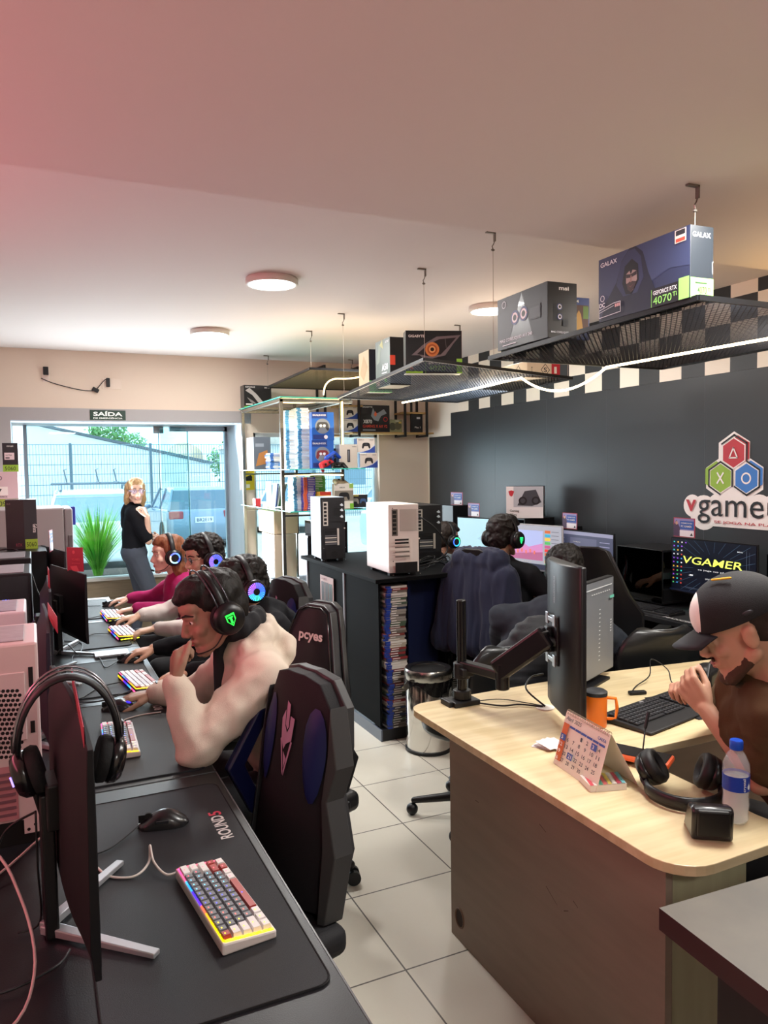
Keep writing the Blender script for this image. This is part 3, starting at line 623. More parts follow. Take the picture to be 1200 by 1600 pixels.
def headset(label, hc, R, s, glow, style='ring', mic='#141416', group=None, double=False, logo=None):
    hc = V(hc); P = lambda x, y, z: hc+R @ V((x, y, z))*s
    t = thing('gaming_headset', label, 'headset', tuple(hc), 0, group); off = hc
    b = B(off); pts = [P(.098*math.cos(a), -.012, .01+.118*math.sin(a)) for a in [PI*k/16 for k in range(17)]]
    b.tube(pts, .01, 8, flat=(.016 if not double else .011, .0045, R @ V((0,1,0)))); b.build('headband', BLK, t, smooth=2)
    b = B(off); pts = [P(.088*math.cos(a), -.012, .0+.108*math.sin(a)) for a in [PI*k/16 for k in range(3, 14)]]; b.tube(pts, .01, 8, flat=(.019, .007, R @ V((0,1,0)))); b.build('head_cushion', mat('#17171a', .75), t, smooth=2)
    if double:
        for y in (-.03, .006):
            b = B(off); b.tube([P(.104*math.cos(a), y, .01+.13*math.sin(a)) for a in [PI*k/16 for k in range(17)]], .003, 6); b.build('steel_hoop', mat('#4a4a50', .25, .8), t, smooth=2)
    for q in (-1, 1):
        ax = (R @ V((q, 0, 0))).normalized(); qt = ax.to_track_quat('Z', 'Y'); c = P(q*.082, -.012, -.012)
        b = B(off); b.lathe([(.02,-.004),(.046*s,-.004),(.05*s,.002),(.05*s,.012),(.046*s,.018)], c, 28, qt); b.build('ear_cushion', mat('#121214', .8), t, smooth=2)
        b = B(off); b.lathe([(.047*s,.014),(.048*s,.03),(.042*s,.042),(.02*s,.046),(.0005,.046)], c, 28, qt); cp = b.build('ear_cup', mat('#0d0d10', .35), t, smooth=2)
        b = B(off)
        if style == 'ring':
            n = 28
            for i in range(n):
                a = 2*PI*i/n; r0, r1 = .014*s, .036*s; cc = glow[i*len(glow)//n]
                b.m(led(cc, 2.2)); vs = []
                for (rr, da) in ((r0, -.05), (r0, .05), (r1, .07), (r1, -.07)): vs.append(c+qt @ V((rr*math.cos(a+da), rr*math.sin(a+da), .0475 if rr < .02 else .046)))
                b.add(vs, [(0,1,2,3)])
        elif style == 'hoop':
            n = 24
            for i in range(n): a = 2*PI*i/n; b.m(led(glow[i*len(glow)//n], 2)); vs = [c+qt @ V((rr*math.cos(a+da), rr*math.sin(a+da), .047)) for rr, da in ((.024*s,0),(.024*s,.26),(.032*s,.26),(.032*s,0))]; b.add(vs, [(0,1,2,3)])
        else:
            b.m(led(glow[0], 1.6)); xa = (R @ V((0,1,0))); za = (R @ V((0,0,1))); o = c+ax*.0475
            for poly in ([(-.013,.016),(.013,.016),(.013,.011),(-.013,.011)], [(-.013,.016),(-.010,.016),(-.010,-.004),(-.013,-.002)], [(.010,.016),(.013,.016),(.013,-.002),(.010,-.004)], [(-.003,.008),(.003,.008),(.003,-.012),(-.003,-.012)], [(-.013,-.002),(-.010,-.004),(0,-.016),(0,-.020)], [(.013,-.002),(.010,-.004),(0,-.016),(0,-.020)], [(-.008,.008),(.008,.008),(.006,.004),(-.006,.004)]):
                b.add([o+xa*u*1.05*s+za*v*1.05*s for u, v in poly], [tuple(range(len(poly)))])
        b.build('glowing_light', None, cp)
        b = B(off); b.tube([P(q*.098, -.012, .02), P(q*.112, -.012, -.0), P(q*.118,-.012,-.01)], .006, 6); b.build('yoke', BLK, t, smooth=2)
    b = B(off); b.tube(spline([P(-.09, .01, -.045), P(-.085, .05, -.075), P(-.06, .088, -.082), P(-.035, .105, -.078)]), .0022, 6); b.cap(P(-.045,.1,-.08), P(-.025,.108,-.076), .006, .006); b.build('microphone', mat(mic, .5), t, smooth=2)
    return t
def hd(d, n, thumb, curl=.4, **k): return dict(d=d, n=n, thumb=thumb, curl=curl, **k)
Dn = (-1, 0, 0)
# P1: cream hoodie, hand to mouth
hc = (.520, 2.49, 1.185)
p1, R1 = person('person', 'young man in a cream hoodie holding his fist at his mouth', (.8, 2.55, 0), hc, (-.95, -.12, -.34), '#a5836f',
  [(.65, 2.36, 1.0), (.68, 2.72, .99)], [(.43, 2.33, .80), (.56, 2.90, .81)], [(.375, 2.375, 1.0), (.39, 3.0, .795)], (.82, 2.55, .53), [(.40, 2.45, .56), (.42, 2.75, .56)], [(.42, 2.45, .09), (.44, 2.75, .09)],
  [hd((.12, .42, .9), (-.6, .2, .5), (1, -.4, .3), curls=[1.25, 1.3, 1.3, 1.3], th=(.9,.45,.3)), hd((-.96, .15, -.1), (0, 0, 1), (0, -1, 0), curl=.38, spread=.09)], '#d9cbbb', 1.93, 1.04, hup=(-.3, 0, 1), neck=(.625, 2.53, 1.11), chest=.155, hood=True, inner='#1a1b20', folds=.009, tsl=1, bulk=1.04, thick=1.1, vox=.0045)
hair_short(p1, hc, R1, 1.04, (.8, 2.55, 0), '#15110f', seed=2, fringe=.08)
headset('black headset with a green shield light on the man in the cream hoodie', hc, R1, 1.1, ['#2bff4a'], 'shield', double=True)
t = thing('wristwatch', 'dark wristwatch on the right wrist of the man in the cream hoodie', 'watch', (.415, 2.99, .80)); ax = V((-.85,.5,-.05)).normalized(); qt = ax.to_track_quat('Z', 'Y')
B().lathe([(.030,-.010),(.0335,-.010),(.0335,.010),(.030,.010)], (0,0,0), 24, qt).build('strap', mat('#24242a', .6), t, smooth=True); B().box((0,0,.036), (.03,.036,.011)).build('watch_face', mat('#1b1c20', .2, .4), t, .003)
# P2: black hoodie, mostly hidden behind him
hc = (.85, 3.40, 1.12)
p2, R2 = person('person', 'person in a black hoodie seated right behind the man in the cream hoodie', (1.0, 3.40, 0), hc, (-.96, -.12, -.2), '#c4967c',
  [(.95, 3.22, .95), (.95, 3.60, .95)], [(.72, 3.16, .80), (.74, 3.76, .80)], [(.575, 3.24, .80), (.50, 3.75, .80)], (1.02, 3.40, .5), [(.6, 3.3, .55), (.6, 3.55, .55)], [(.6, 3.3, .09), (.6, 3.55, .09)],
  [hd((-.95, .0, -.12), (0, 0, 1), (0, 1, 0), curl=.4, spread=.09), hd((-.96, -.05, -.1), (0, 0, 1), (0, -1, 0), curl=.36)], '#16171b', 1.9, 1.0, hup=(-.2,0,1), neck=(.93, 3.41, 1.0), chest=.15, hood=True, folds=.007, tsl=1)
hair_short(p2, hc, R2, 1.06, (1.0, 3.40, 0), '#17120f', curly=.6, seed=4)
headset('headset with a blue and violet spoked ring on the person in black', hc, R2, 1.12, ['#3b6bff', '#5a5cff', '#9a5cff', '#8f6cff', '#44b8ff', '#3fd0c0', '#3b8bff'], 'ring')
# P3: dark curly hair, glasses, white hoodie
hc = (.87, 4.36, 1.155)
p3, R3 = person('person', 'curly-haired person with glasses in a white top, third seat from the near end', (1.0, 4.4, 0), hc, (-.95, -.2, -.15), '#d2aa90',
  [(.93, 4.2, .94), (.93, 4.56, .94)], [(.74, 4.12, .80), (.73, 4.72, .80)], [(.58, 4.24, .80), (.54, 4.66, .80)], (1.0, 4.4, .5), [(.6, 4.3, .55), (.6, 4.55, .55)], [(.6, 4.3, .09), (.6, 4.55, .09)],
  [hd((-.95, .0, -.12), (0, 0, 1), (0, 1, 0), curl=.4, spread=.09), hd((-.96, -.05, -.1), (0, 0, 1), (0, -1, 0), curl=.36)], '#cfc6c0', 1.86, 1.0, neck=(.91, 4.37, 1.0), chest=.14, hood=True, tsl=1)
hair_short(p3, hc, R3, 1.05, (1.0, 4.4, 0), '#1c1512', curly=.8, seed=6)
headset('headset with a blue light on the curly-haired person with glasses', hc, R3, 1.12, ['#5560ff', '#8a6cff', '#4a8cff'], 'ring')
def glasses(label, hc, R, s, col='#5a4a3c'):
    t = thing('eyeglasses', label, 'glasses', tuple(hc)); P = lambda x, y, z: hc+R @ V((x, y, z))*s; hc = V(hc); b = B(hc)
    for q in (-1, 1):
        b.tube([P(q*.033+.024*math.cos(a*PI/10), .094-.1*abs(.024*math.cos(a*PI/10)), .006+.019*math.sin(a*PI/10)) for a in range(20)], .0014, 6, True); b.tube([P(q*.057,.09,.012), P(q*.074,.06,.012), P(q*.082,-.02,.008)], .0015, 6)
    b.tube([P(-.01,.094,.01), P(0,.098,.013), P(.01,.094,.01)], .0014, 6); b.build('rim', mat(col, .3, .5), t)
    b = B(hc)
    for q in (-1, 1): b.add([P(q*.033+.023*math.cos(a*PI/10), .093, .006+.018*math.sin(a*PI/10)) for a in range(20)], [tuple(range(20))])
    b.build('lens', glass('#dfe2ff', .05, .4), t)
glasses('thin-rimmed glasses on the curly-haired person', hc, R3, 1.0)
# P4: girl in magenta hoodie
hc = (.775, 5.03, 1.115)
p4, R4 = person('person', 'girl with light brown hair in a magenta hoodie, farthest seat of the left desks', (.95, 5.05, 0), hc, (-.98, -.08, -.06), '#e6bda8',
  [(.86, 4.88, .91), (.86, 5.22, .91)], [(.80, 4.84, .78), (.73, 5.36, .79)], [(.55, 4.93, .80), (.56, 5.36, .80)], (.98, 5.05, .5), [(.6, 4.95, .55), (.6, 5.2, .55)], [(.6, 4.95, .09), (.6, 5.2, .09)],
  [hd((-.96, .05, -.12), (0, 0, 1), (0, 1, 0), curl=.35, spread=.09, s=.92), hd((-.96, 0, -.1), (0, 0, 1), (0, -1, 0), curl=.35, s=.92)], '#a82a64', 1.93, .98, fem=True, neck=(.83, 5.04, .98), chest=.135, hood=True, tsl=1, bulk=.97, brow='#6b4630', lip='#b06060')
hair_short(p4, hc, R4, .98, (.95, 5.05, 0), '#8d5638', seed=9, fringe=0, long=True)
headset('black headset with a blue and white ring on the girl in the magenta hoodie', hc, R4, 1.08, ['#5a8cff', '#5a6cff', '#e8e0c0', '#8fd8ff', '#4a5cff'], 'hoop')
# woman at the door
hc = (.885, 7.55, 1.47)
pw, RW = person('person', 'blonde woman in a black T-shirt and dark jeans standing at the glass doorway', (.87, 7.6, 0), hc, (.10, -1, -.04), '#e0b8a2',
  [(.87, 7.76, 1.27), (.85, 7.48, 1.27)], [(1.0, 7.82, 1.02), (.97, 7.42, 1.0)], [(1.08, 7.62, 1.02), (.965, 7.41, 1.235)], (.86, 7.63, .88), [(.93, 7.70, .47), (1.0, 7.52, .47)], [(.86, 7.72, .08), (1.06, 7.5, .08)],
  [hd((0, -1, .0), (1, 0, .2), (0, 0, 1), curl=.6), hd((-.35, .1, .9), (.8, -.5, 0), (-1, 0, 0), curls=[1.0,1.3,1.3,1.3])], '#15161b', .85, .98, fem=True, chest=.125, cname='t_shirt', folds=.003, pants='#454b58', brow='#7a5a40', bulk=.98, shoes='#dddddd', neck=(.875, 7.61, 1.33))
hair_short(pw, hc, RW, 1.0, (.87, 7.6, 0), '#c29c6c', seed=12, fringe=0, long=True); glasses('round glasses on the blonde woman at the doorway', hc, RW, .98, '#6a6a90')
# P5: boy facing the right wall
hc = (2.93, 5.17, 1.09)
p5, R5 = person('person', 'boy in a dark jacket facing the blank white monitor by the right wall', (2.75, 5.17, 0), hc, (.97, .2, -.1), '#c09078',
  [(2.80, 5.36, .90), (2.80, 5.0, .90)], [(2.98, 5.45, .78), (3.02, 4.95, .78)], [(3.25, 5.40, .80), (3.27, 5.0, .80)], (2.70, 5.17, .5), [(3.12, 5.28, .55), (3.12, 5.05, .55)], [(3.15, 5.28, .09), (3.15, 5.05, .09)],
  [hd((1, 0, -.1), (0, 0, 1), (0, -1, 0)), hd((1, 0, -.1), (0, 0, 1), (0, 1, 0))], '#1b1b20', 1.9, 1.0, neck=(2.85, 5.17, .96), chest=.15, cname='jacket', hood=True)
hair_short(p5, hc, R5, 1.03, (2.75, 5.17, 0), '#2a211c', seed=14)
headset('headset with a teal light on the boy facing the blank white monitor', hc, R5, 1.08, ['#2fe08a', '#3b6bff', '#2bb0e0'], 'hoop')
# P6: black T-shirt, back to us
hc = (2.65, 3.95, 1.215)
p6, R6 = person('person', 'dark-haired man in a black T-shirt seen from behind at the lit game screen', (2.55, 3.9, 0), hc, (.93, .36, -.05), '#bd8e72',
  [(2.56, 4.13, 1.0), (2.70, 3.76, 1.0)], [(2.78, 4.28, .82), (2.86, 3.68, .81)], [(3.0, 4.22, .80), (3.08, 3.82, .80)], (2.60, 3.95, .5), [(2.85, 4.05, .55), (2.9, 3.8, .55)], [(2.9, 4.05, .09), (2.95, 3.8, .09)],
  [hd((1, .1, -.1), (0, 0, 1), (0, -1, 0)), hd((1, .1, -.1), (0, 0, 1), (0, 1, 0))], '#17181c', .62, 1.0, neck=(2.61, 3.94, 1.05), chest=.15, cname='t_shirt', folds=.004)
hair_short(p6, hc, R6, 1.07, (2.55, 3.9, 0), '#1a1311', curly=.3, seed=16)
headset('headset with a small green light on the man in the black T-shirt', hc, R6, 1.1, ['#2bff8a'], 'shield')
# P7: puffer jacket behind the arm-mounted monitor
hc = (2.34, 2.96, 1.13)
p7, R7 = person('person', 'dark-haired person in a grey quilted jacket hidden behind the arm-mounted monitor', (2.25, 2.95, 0), hc, (.8, .6, -.1), '#8a6450',
  [(2.11, 3.15, .90), (2.38, 2.79, .90)], [(2.2, 3.3, .72), (2.6, 2.78, .72)], [(2.4, 3.4, .74), (2.75, 2.95, .74)], (2.2, 2.95, .5), [(2.5, 3.25, .5), (2.65, 3.1, .5)], [(2.5, 3.25, .09), (2.65, 3.1, .09)],
  [hd((.7,.6,-.1), (0,0,1), (0,-1,0)), hd((.7,.6,-.1), (0,0,1), (0,1,0))], '#2b3038', 1.9, 1.0, neck=(2.28, 2.95, .98), chest=.17, cname='quilted_jacket', folds=.010, bulk=1.05)
hair_short(p7, hc, R7, 1.05, (2.25, 2.95, 0), '#120e0d', curly=.8, seed=18)
# P8: man in brown T-shirt at the counter
hc = (1.715, 1.43, 1.205)
p8, R8 = person('person', 'bearded man in a brown T-shirt and cap bent over his hands at the counter', (1.95, 1.35, 0), hc, (-.66, .64, -.42), '#bb9078',
  [(1.72, 1.33, 1.01), (1.98, 1.62, 1.0)], [(1.735, 1.375, .80), (2.08, 1.80, .82)], [(1.735, 1.56, .945), (1.86, 1.72, .945)], (2.05, 1.25, .5), [(1.75, 1.5, .52), (2.0, 1.65, .52)], [(1.8, 1.5, .09), (2.0, 1.65, .09)],
  [hd((-.18, .55, .62), (-.7, .1, .35), (.2, .3, 1), curls=[.95, 1.1, 1.2, 1.25], th=(.9,.4,.5)), hd((-.62, -.18, .25), (.1, .4, .9), (-.2, -1, .2), curls=[.75, .95, 1.1, 1.2], th=(.95,.25,.5))], '#4f3b28', .72, 1.06, hup=(-.4, .3, 1), neck=(1.80, 1.40, 1.07), chest=.16, cname='t_shirt', folds=.012, belly=1.05, vox=.0045)
off = (1.95, 1.35, 0); P = lambda x, y, z: V(hc)+R8 @ V((x, y, z))*1.06
b = B(off)
for q in (-1, 1): b.cap(P(q*.050,.014,-.066), P(q*.024,.070,-.105), .0172*1.06, .0178*1.06)
b.ell(P(0,.083,-.106), (.026,.018,.02), R8); b.cap(P(-.022,.092,-.048), P(.022,.092,-.048), .005, .005)
remesh(b, 'beard', mat('#4a3428', .9, bump=.6, bs=500), p8, .004, 2, .002, 60)
b = B(off); b.ell(P(0,-.035,.03), (.08,.082,.07), R8); b.ell(P(0,-.05,-.0), (.072,.06,.06), R8); remesh(b, 'hair', mat('#2a1d17', .8, bump=.5, bs=400), p8, .005, 3, .003, 30)
fr_ = R8 @ V((0,1,0)); nk = V((1.80,1.40,1.07)); b = B(off)
b.tube([nk+V((math.cos(a)*.085, math.sin(a)*.085, -.005-.02*(math.cos(a)*fr_.x+math.sin(a)*fr_.y))) for a in [2*PI*k/28 for k in range(28)]], .010, 8, True); b.build('neckline', mat('#3d2c1c', .85), p8, smooth=2)
t = thing('baseball_cap', 'black baseball cap with a white front edge on the man in brown', 'cap', tuple(hc)); off = V(hc)
b = B(off); RR = R8; b.ell(P(0,-.012,.050), (.093,.121,.100), RR, 72, 48)
o = b.build('crown', mat('#17171a', .8, bump=.3, bs=500), t, smooth=2); o.data.materials.append(mat('#e6e4de', .7))
bm = bmesh.new(); bm.from_mesh(o.data); n_ = RR @ V((0,.06,1)).normalized(); bmesh.ops.bisect_plane(bm, geom=bm.verts[:]+bm.edges[:]+bm.faces[:], plane_co=P(0,-.02,.034)-off, plane_no=n_, clear_inner=True); bmesh.ops.bisect_plane(bm, geom=bm.verts[:]+bm.edges[:]+bm.faces[:], plane_co=P(0,.084,.05)-off, plane_no=RR @ V((0,1,.35)).normalized()); bm.to_mesh(o.data); bm.free()
wn = RR @ V((0,1,.35)).normalized(); w0 = P(0,.084,.05)-off
for p_ in o.data.polygons:
    if (p_.center-w0).dot(wn) > 0: p_.material_index = 1
q = o.modifiers.new('solid', 'SOLIDIFY'); q.thickness = .003
b = B(off); rows = []
for i in range(13):
    a = -1+2*i/12; rows.append([P(a*.074, .092-.035*a*a+(k/4)*(.078*(1-.35*a*a)), .036-(a*a)*.014-.014*k/4-.004*(k/4)**2) for k in range(5)])
b.add([p for r in rows for p in r], [(i*5+k, (i+1)*5+k, (i+1)*5+k+1, i*5+k+1) for i in range(12) for k in range(4)]); o = b.build('peak', mat('#1c1d22', .7), t, smooth=2); q = o.modifiers.new('solid', 'SOLIDIFY'); q.thickness = .004
b = B(off); b.ell(P(-.088,-.03,.055), (.003,.014,.006), RR); b.build('eyelet_badge', mat('#3b3b40', .4, .5), t); b = B(off); b.cap(P(-.05,-.03,.14), P(-.03,.01,.147), .003, .003); b.build('yellow_stitching', mat('#d8b23a', .5), t)
t = thing('pen', 'black pen held in the hand of the man in brown', 'pen', (1.80, 1.63, .98)); B().cyl((-.03,-.03,-.03), (.05,.02,.06), .0045).build('barrel', BLK, t); B().cyl((-.03,-.03,-.03), (-.036,-.034,-.037), .0035, .001).build('tip', STL, t)
# ---------------------------------------------------------------- left desks
DT = mat('#15171b', .38, bump=.1, bs=400); DTL = mat('#b4bac2', .3)
seams = [(.75, 2.235), (2.24, 3.14), (3.145, 4.06), (4.065, 4.9), (4.905, 5.8)]
dn = ['nearest long black desk holding the lone keyboard and mouse', 'black desk of the man in the cream hoodie', 'black desk of the person in black', 'black desk of the curly-haired person', 'black desk of the girl in magenta, nearest the doorway']
for (y0, y1), l in zip(seams, dn):
    t = thing('desk', l, 'desk', (.05, (y0+y1)/2, 0)); d = y1-y0; b = B(); b.bx(-.62, .416, -d/2, d/2, .715, .75); b.build('desk_top', DT, t, .003)
    for s in (-1, 1): B().bx(-.6, .39, s*(d/2-.01)-.012, s*(d/2-.01)+.012, 0, .715).build('side_panel', BLK, t)
    b = B(); b.bx(.413, .4165, -d/2+.002, d/2-.002, .716, .751); b.build('edge_band', mat('#4a4b4e', .35), t)
    b = B(); b.bx(-.3, -.28, -d/2+.02, d/2-.02, .3, .715); b.build('modesty_panel', BLK, t)
# mouse mats
def mousemat(x0, x1, y0, y1, label, text=False, ty=0):
    t = thing('mouse_mat', label, 'mouse mat', ((x0+x1)/2, (y0+y1)/2, .75), 0, None); w = x1-x0; d = y1-y0; r = .03
    def rr(w, d, r): return [(sx*(w/2-r)+r*math.cos(a), sy*(d/2-r)+r*math.sin(a)) for sx, sy, a0 in ((1,1,0),(-1,1,PI/2),(-1,-1,PI),(1,-1,1.5*PI)) for a in [a0+PI/2*k/5 for k in range(6)]]
    B().prism(rr(w, d, r), 0, .0035, 'z').build('cloth', mat('#191c21', .6, bump=.3, bs=900), t)
    b = B(); b.tube([(x, y, .0032) for x, y in rr(w-.004, d-.004, r)], .0018, 6, True); b.build('stitched_edge', mat('#0c0c0e', .9), t)
    if text:
        f = Face((w/2-.03, ty-.0, .0036), (0,-1,0), (1,0,0), .17, .034); f.O = V((w/2-.085, ty+.115, .0036)); f.R = V((0,-1,0)); f.U = V((1,0,0)); f.N = V((0,0,1)); f.R = V((0,1,0)); f.U = V((-1,0,0)); f.O = V((w/2-.032, ty-.09, .0036))
        f.t('ROUND', 0, 0, .95, mat('#c9c4c2', .6), .78, .02, shear=0); f.t('5', .80, 0, .95, mat('#b8324a', .6), .14, .02); f.done('lettering', t)
    return t
mousemat(.065, .447, 1.20, 2.15, 'black stitched desk mat under the lone lit keyboard, lettering at its far corner', True, .215)
mousemat(.06, .447, 2.27, 3.08, 'black desk mat under the forearms of the man in the cream hoodie', True, .33)
mousemat(.10, .44, 3.20, 3.80, 'dark desk mat under the hands of the person in black')
mousemat(.10, .44, 4.10, 4.82, 'dark desk mat under the hands of the curly-haired person')
mousemat(.10, .44, 4.95, 5.7, 'dark desk mat under the hands of the girl in magenta')
t = thing('desk_strip', 'pale grey bar lying on the desk behind the mouse of the person in black', 'bar', (.30, 3.93, .751), 0); B().bx(-.06, .10, -.05, .05, 0, .012).build('bar', SIL, t, .003)
# keyboards
def kbd(label, loc, rz, full=True, scheme='white', group=None, W=.315, D=.108):
    t = thing('keyboard', label, 'keyboard', loc, rz, group); base = mat('#e4e0dd', .4) if scheme == 'white' else mat('#121317', .4)
    b = B(); b.prism([(-D/2, 0), (D/2, 0), (D/2, .024), (-D/2, .016)], -W/2, W/2, 'x'); b.build('case', base, t, .004)
    zt = lambda y: .0165+.008*(y+D/2)/D
    # underglow strips on all sides
    cols = ['#ff4fa0', '#ff5a8c', '#40b8ff', '#28a0ff', '#4a30ff', '#5a2cff', '#ff6a4a', '#ffb020', '#ffd400', '#ffe000']; fc = ['#ffd21a', '#ffe12a', '#ffc81a']
    b = B(); n = 20
    for i in range(n):
        u = i/n; c = cols[min(9, int((1-u)*10))]; b.m(led(c, 1.5)); x0 = -W/2+.006+(W-.012)*u; x1 = x0+(W-.012)/n; b.bx(x0, x1, D/2-.007, D/2-.003, .0235, .0255)
    for i in range(8): b.m(led(fc[i%3], 1.6)); y0 = -D/2+.005+(D-.012)*i/8; b.bx(-W/2+.003, -W/2+.0085, y0, y0+(D-.012)/8, .0165+.008*i/8, .0185+.008*i/8)
    for i in range(8): b.m(led('#ff6a8a', .8)); y0 = -D/2+.005+(D-.012)*i/8; b.bx(W/2-.0085, W/2-.003, y0, y0+(D-.012)/8, .0165+.008*i/8, .0185+.008*i/8)
    b.m(mat('#2a2426', .6)); b.bx(-W/2+.009, W/2-.009, -D/2+.006, D/2-.008, .0, .017); b.build('light_strip', None, t)
    if scheme == 'dark':
        b = B()
        for i in range(9): b.m(led(cols[i], 1.6)); x0 = -W/2+.004+(W-.008)*i/9; b.bx(x0, x0+(W-.008)/9, D/2-.001, D/2+.001, .008, .016)
        for i in range(6): b.m(led('#e8e63a', 1.8)); y0 = -D/2+.008+(D-.016)*i/6; b.bx(-W/2-.0012, -W/2+.001, y0, y0+(D-.016)/6*.8, .006, .012)
        b.build('side_lighting', None, t)
    u = (W-.02)/15; rows = [[1]*13+[2], [1.5]+[1]*12+[1.5], [1.75]+[1]*11+[2.25], [2.25]+[1]*10+[1.75, 1], [1.25, 1.25, 1.25, 6.25, 1.25, 1.25, 1.25, 1.25]]
    wht = mat('#e6e1df', .45); gr = mat('#74777d', .45) if scheme == 'white' else mat('#d5d5da', .45); red = mat('#a63a36', .4)
    cache = {}; leg = ['#ff5a6a', '#6ad0ff', '#5a5cff', '#ff6a5a', '#ffe03a']
    allb = B()
    for r, row in enumerate(rows):
        x = -7.5*u; yc = D/2-.014-r*(D-.026)/4.05*.98
        for k, wd in enumerate(row):
            cx = x+wd*u/2; x += wd*u
            if r == 4 and k >= 4 and scheme != 'w': pass
            m_ = gr if (1 <= r <= 3 and 0 < k < len(row)-1) or (r == 0 and 0 < k < 13) else wht
            if (r == 0 and k == 0) or (r == 4 and wd > 5) or (r in (3, 4) and k >= len(row)-2 and k != len(row)-1) or (r == 3 and k == len(row)-1) : m_ = red
            if r == 4 and k in (4,): m_ = wht
            kw = wd*u-.0012; kd = .0172; z0 = zt(yc); hgt = .0085
            key = (round(wd, 2), m_.name)
            def mk(bb, ox, oy, oz):
                tp = .0022; bb.m(m_); x0, x1, y0, y1 = ox-kw/2, ox+kw/2, oy-kd/2, oy+kd/2
                bb.add([(x0,y0,oz),(x1,y0,oz),(x1,y1,oz),(x0,y1,oz),(x0+tp,y0+tp,oz+hgt),(x1-tp,y0+tp,oz+hgt),(x1-tp,y1-tp*.6,oz+hgt),(x0+tp,y1-tp*.6,oz+hgt)], [(0,3,2,1),(4,5,6,7),(0,1,5,4),(1,2,6,5),(2,3,7,6),(3,0,4,7)])
            if full:
                bb = B(); mk(bb, 0, 0, 0); uu = (cx+W/2)/W; c = leg[min(4, int((1-uu)*5))] if m_ is not wht else ('#f0d83a' if uu < .3 else '#ff7a8a')
                bb.m(led(c, 1.3)); bb.bx(-.003, .001, .001, .0035, hgt, hgt+.0003)
                ck = (key, c)
                if ck not in cache: o = bb.build('keycap', None, t, .0008, seg=1); cache[ck] = o
                else: o = cache[ck].copy(); C.objects.link(o)
                o.location = (cx, yc, z0)
            else: mk(allb, cx, yc, z0)
    if not full: allb.build('keycaps', None, t)
    return t
kbd('lone small white keyboard with rainbow underglow on the nearest desk', (.322, 1.517, .7535), math.radians(96))
kbd('small white keyboard with rainbow underglow left of the man in the cream hoodie', (.228, 2.615, .7535), math.radians(88))
kbd('black-cased keyboard with white keys under the hand of the person in black', (.378, 3.31, .7535), math.radians(97), False, 'dark', 'black-cased keyboards', .31, .11)
kbd('black-cased lit keyboard under the hands of the curly-haired person', (.425, 4.37, .7535), math.radians(95), False, 'dark', 'black-cased keyboards', .31, .115)
kbd('black-cased lit keyboard under the hands of the girl in magenta', (.42, 4.93, .7535), math.radians(93), False, 'dark', 'black-cased keyboards', .31, .115)
# mice
def mouse(label, loc, rz, glow=None):
    t = thing('computer_mouse', label, 'mouse', loc, rz); b = B(); rows = []
    for i in range(13):
        y = -.062+.124*i/12; u = i/12; w = .032*(1-abs(2*u-1)**3.2)**.5*(1-.12*math.sin(PI*u))+.003; hh = .039*math.sin(PI*min(1, .10+u*.80)**.85)*(.55+.45*math.sin(PI*u))+.002
        rows.append([(w*math.cos(a), y, max(0, hh*math.sin(a)**.75)) for a in [PI*k/12 for k in range(13)]])
    b.add([p for r in rows for p in r], [(i*13+k, i*13+k+1, (i+1)*13+k+1, (i+1)*13+k) for i in range(12) for k in range(12)]+[tuple(range(13)), tuple(range(156, 169))[::-1]])
    b.build('shell', mat('#131417', .32, coat=.2), t, smooth=2)
    B().cyl((-.004,.036,.027), (.004,.036,.027), .009).build('scroll_wheel', mat('#0a0a0b', .7), t)
    q = B(); q.bx(-.0006, .0006, .015, .06, .012, .0305); q.build('button_gap', mat('#050506', .8), t)
    q = B(); q.box((-.0295,0,.02), (.004,.03,.007)); q.build('side_buttons', mat('#26282c', .3), t, .001)
    if glow: q = B(); q.ell((0,-.035,.026), (.016,.014,.010)); q.build('glowing_light', led(glow, 1.2), t, smooth=2)
    return t
mouse('black mouse lying alone on the nearest desk mat', (.268, 1.945, .7535), math.radians(78))
cable([(.208, 1.95, .762), (.165, 1.905, .757), (.13, 1.87, .757), (.08, 1.855, .757), (.02, 1.86, .757)], .0022, BLK, 'thin black cable of the lone mouse')
mouse('black mouse with a violet glow under the hand of the man in the cream hoodie', (.262, 2.995, .7535), math.radians(75), '#3a2cff')
mouse('black mouse under the hand of the person in black', (.39, 3.745, .7535), math.radians(90))
mouse('black mouse under the hand of the curly-haired person', (.43, 4.66, .7535), math.radians(90))
mouse('black mouse under the hand of the girl in magenta', (.45, 5.37, .7535), math.radians(90))
KW = mat('#d9cfc8', .5)
cable([(.268, 1.675, .768), (.235, 1.68, .762), (.215, 1.73, .772), (.216, 1.80, .778), (.205, 1.745, .765), (.17, 1.715, .757), (.12, 1.74, .757), (.095, 1.80, .757), (.06, 1.86, .757)], .0028, KW, 'white coiled cable of the lone white keyboard', n=8)
B_ = B(); B_.cyl((.268,1.675,.767), (.255,1.678,.766), .005); q = B_.build('cable_plug', mat('#a63a36', .4), None); tag(q, 'red plug on the cable of the lone white keyboard', 'plug')
cable([(.25, 2.775, .765), (.27, 2.84, .758), (.33, 2.87, .757), (.40, 2.87, .757)], .0025, KW, 'white cable of the keyboard left of the man in cream')
cable([(.31, 3.34, .765), (.22, 3.33, .757), (.14, 3.2, .757), (.08, 3.22, .757)], .0025, BLK, 'black cable of the keyboard of the person in black')
cable([(.34, 3.2, .765), (.22, 3.12, .76), (.12, 3.16, .757), (.06, 3.3, .757)], .0025, BLK, 'second black cable crossing the desk of the person in black')
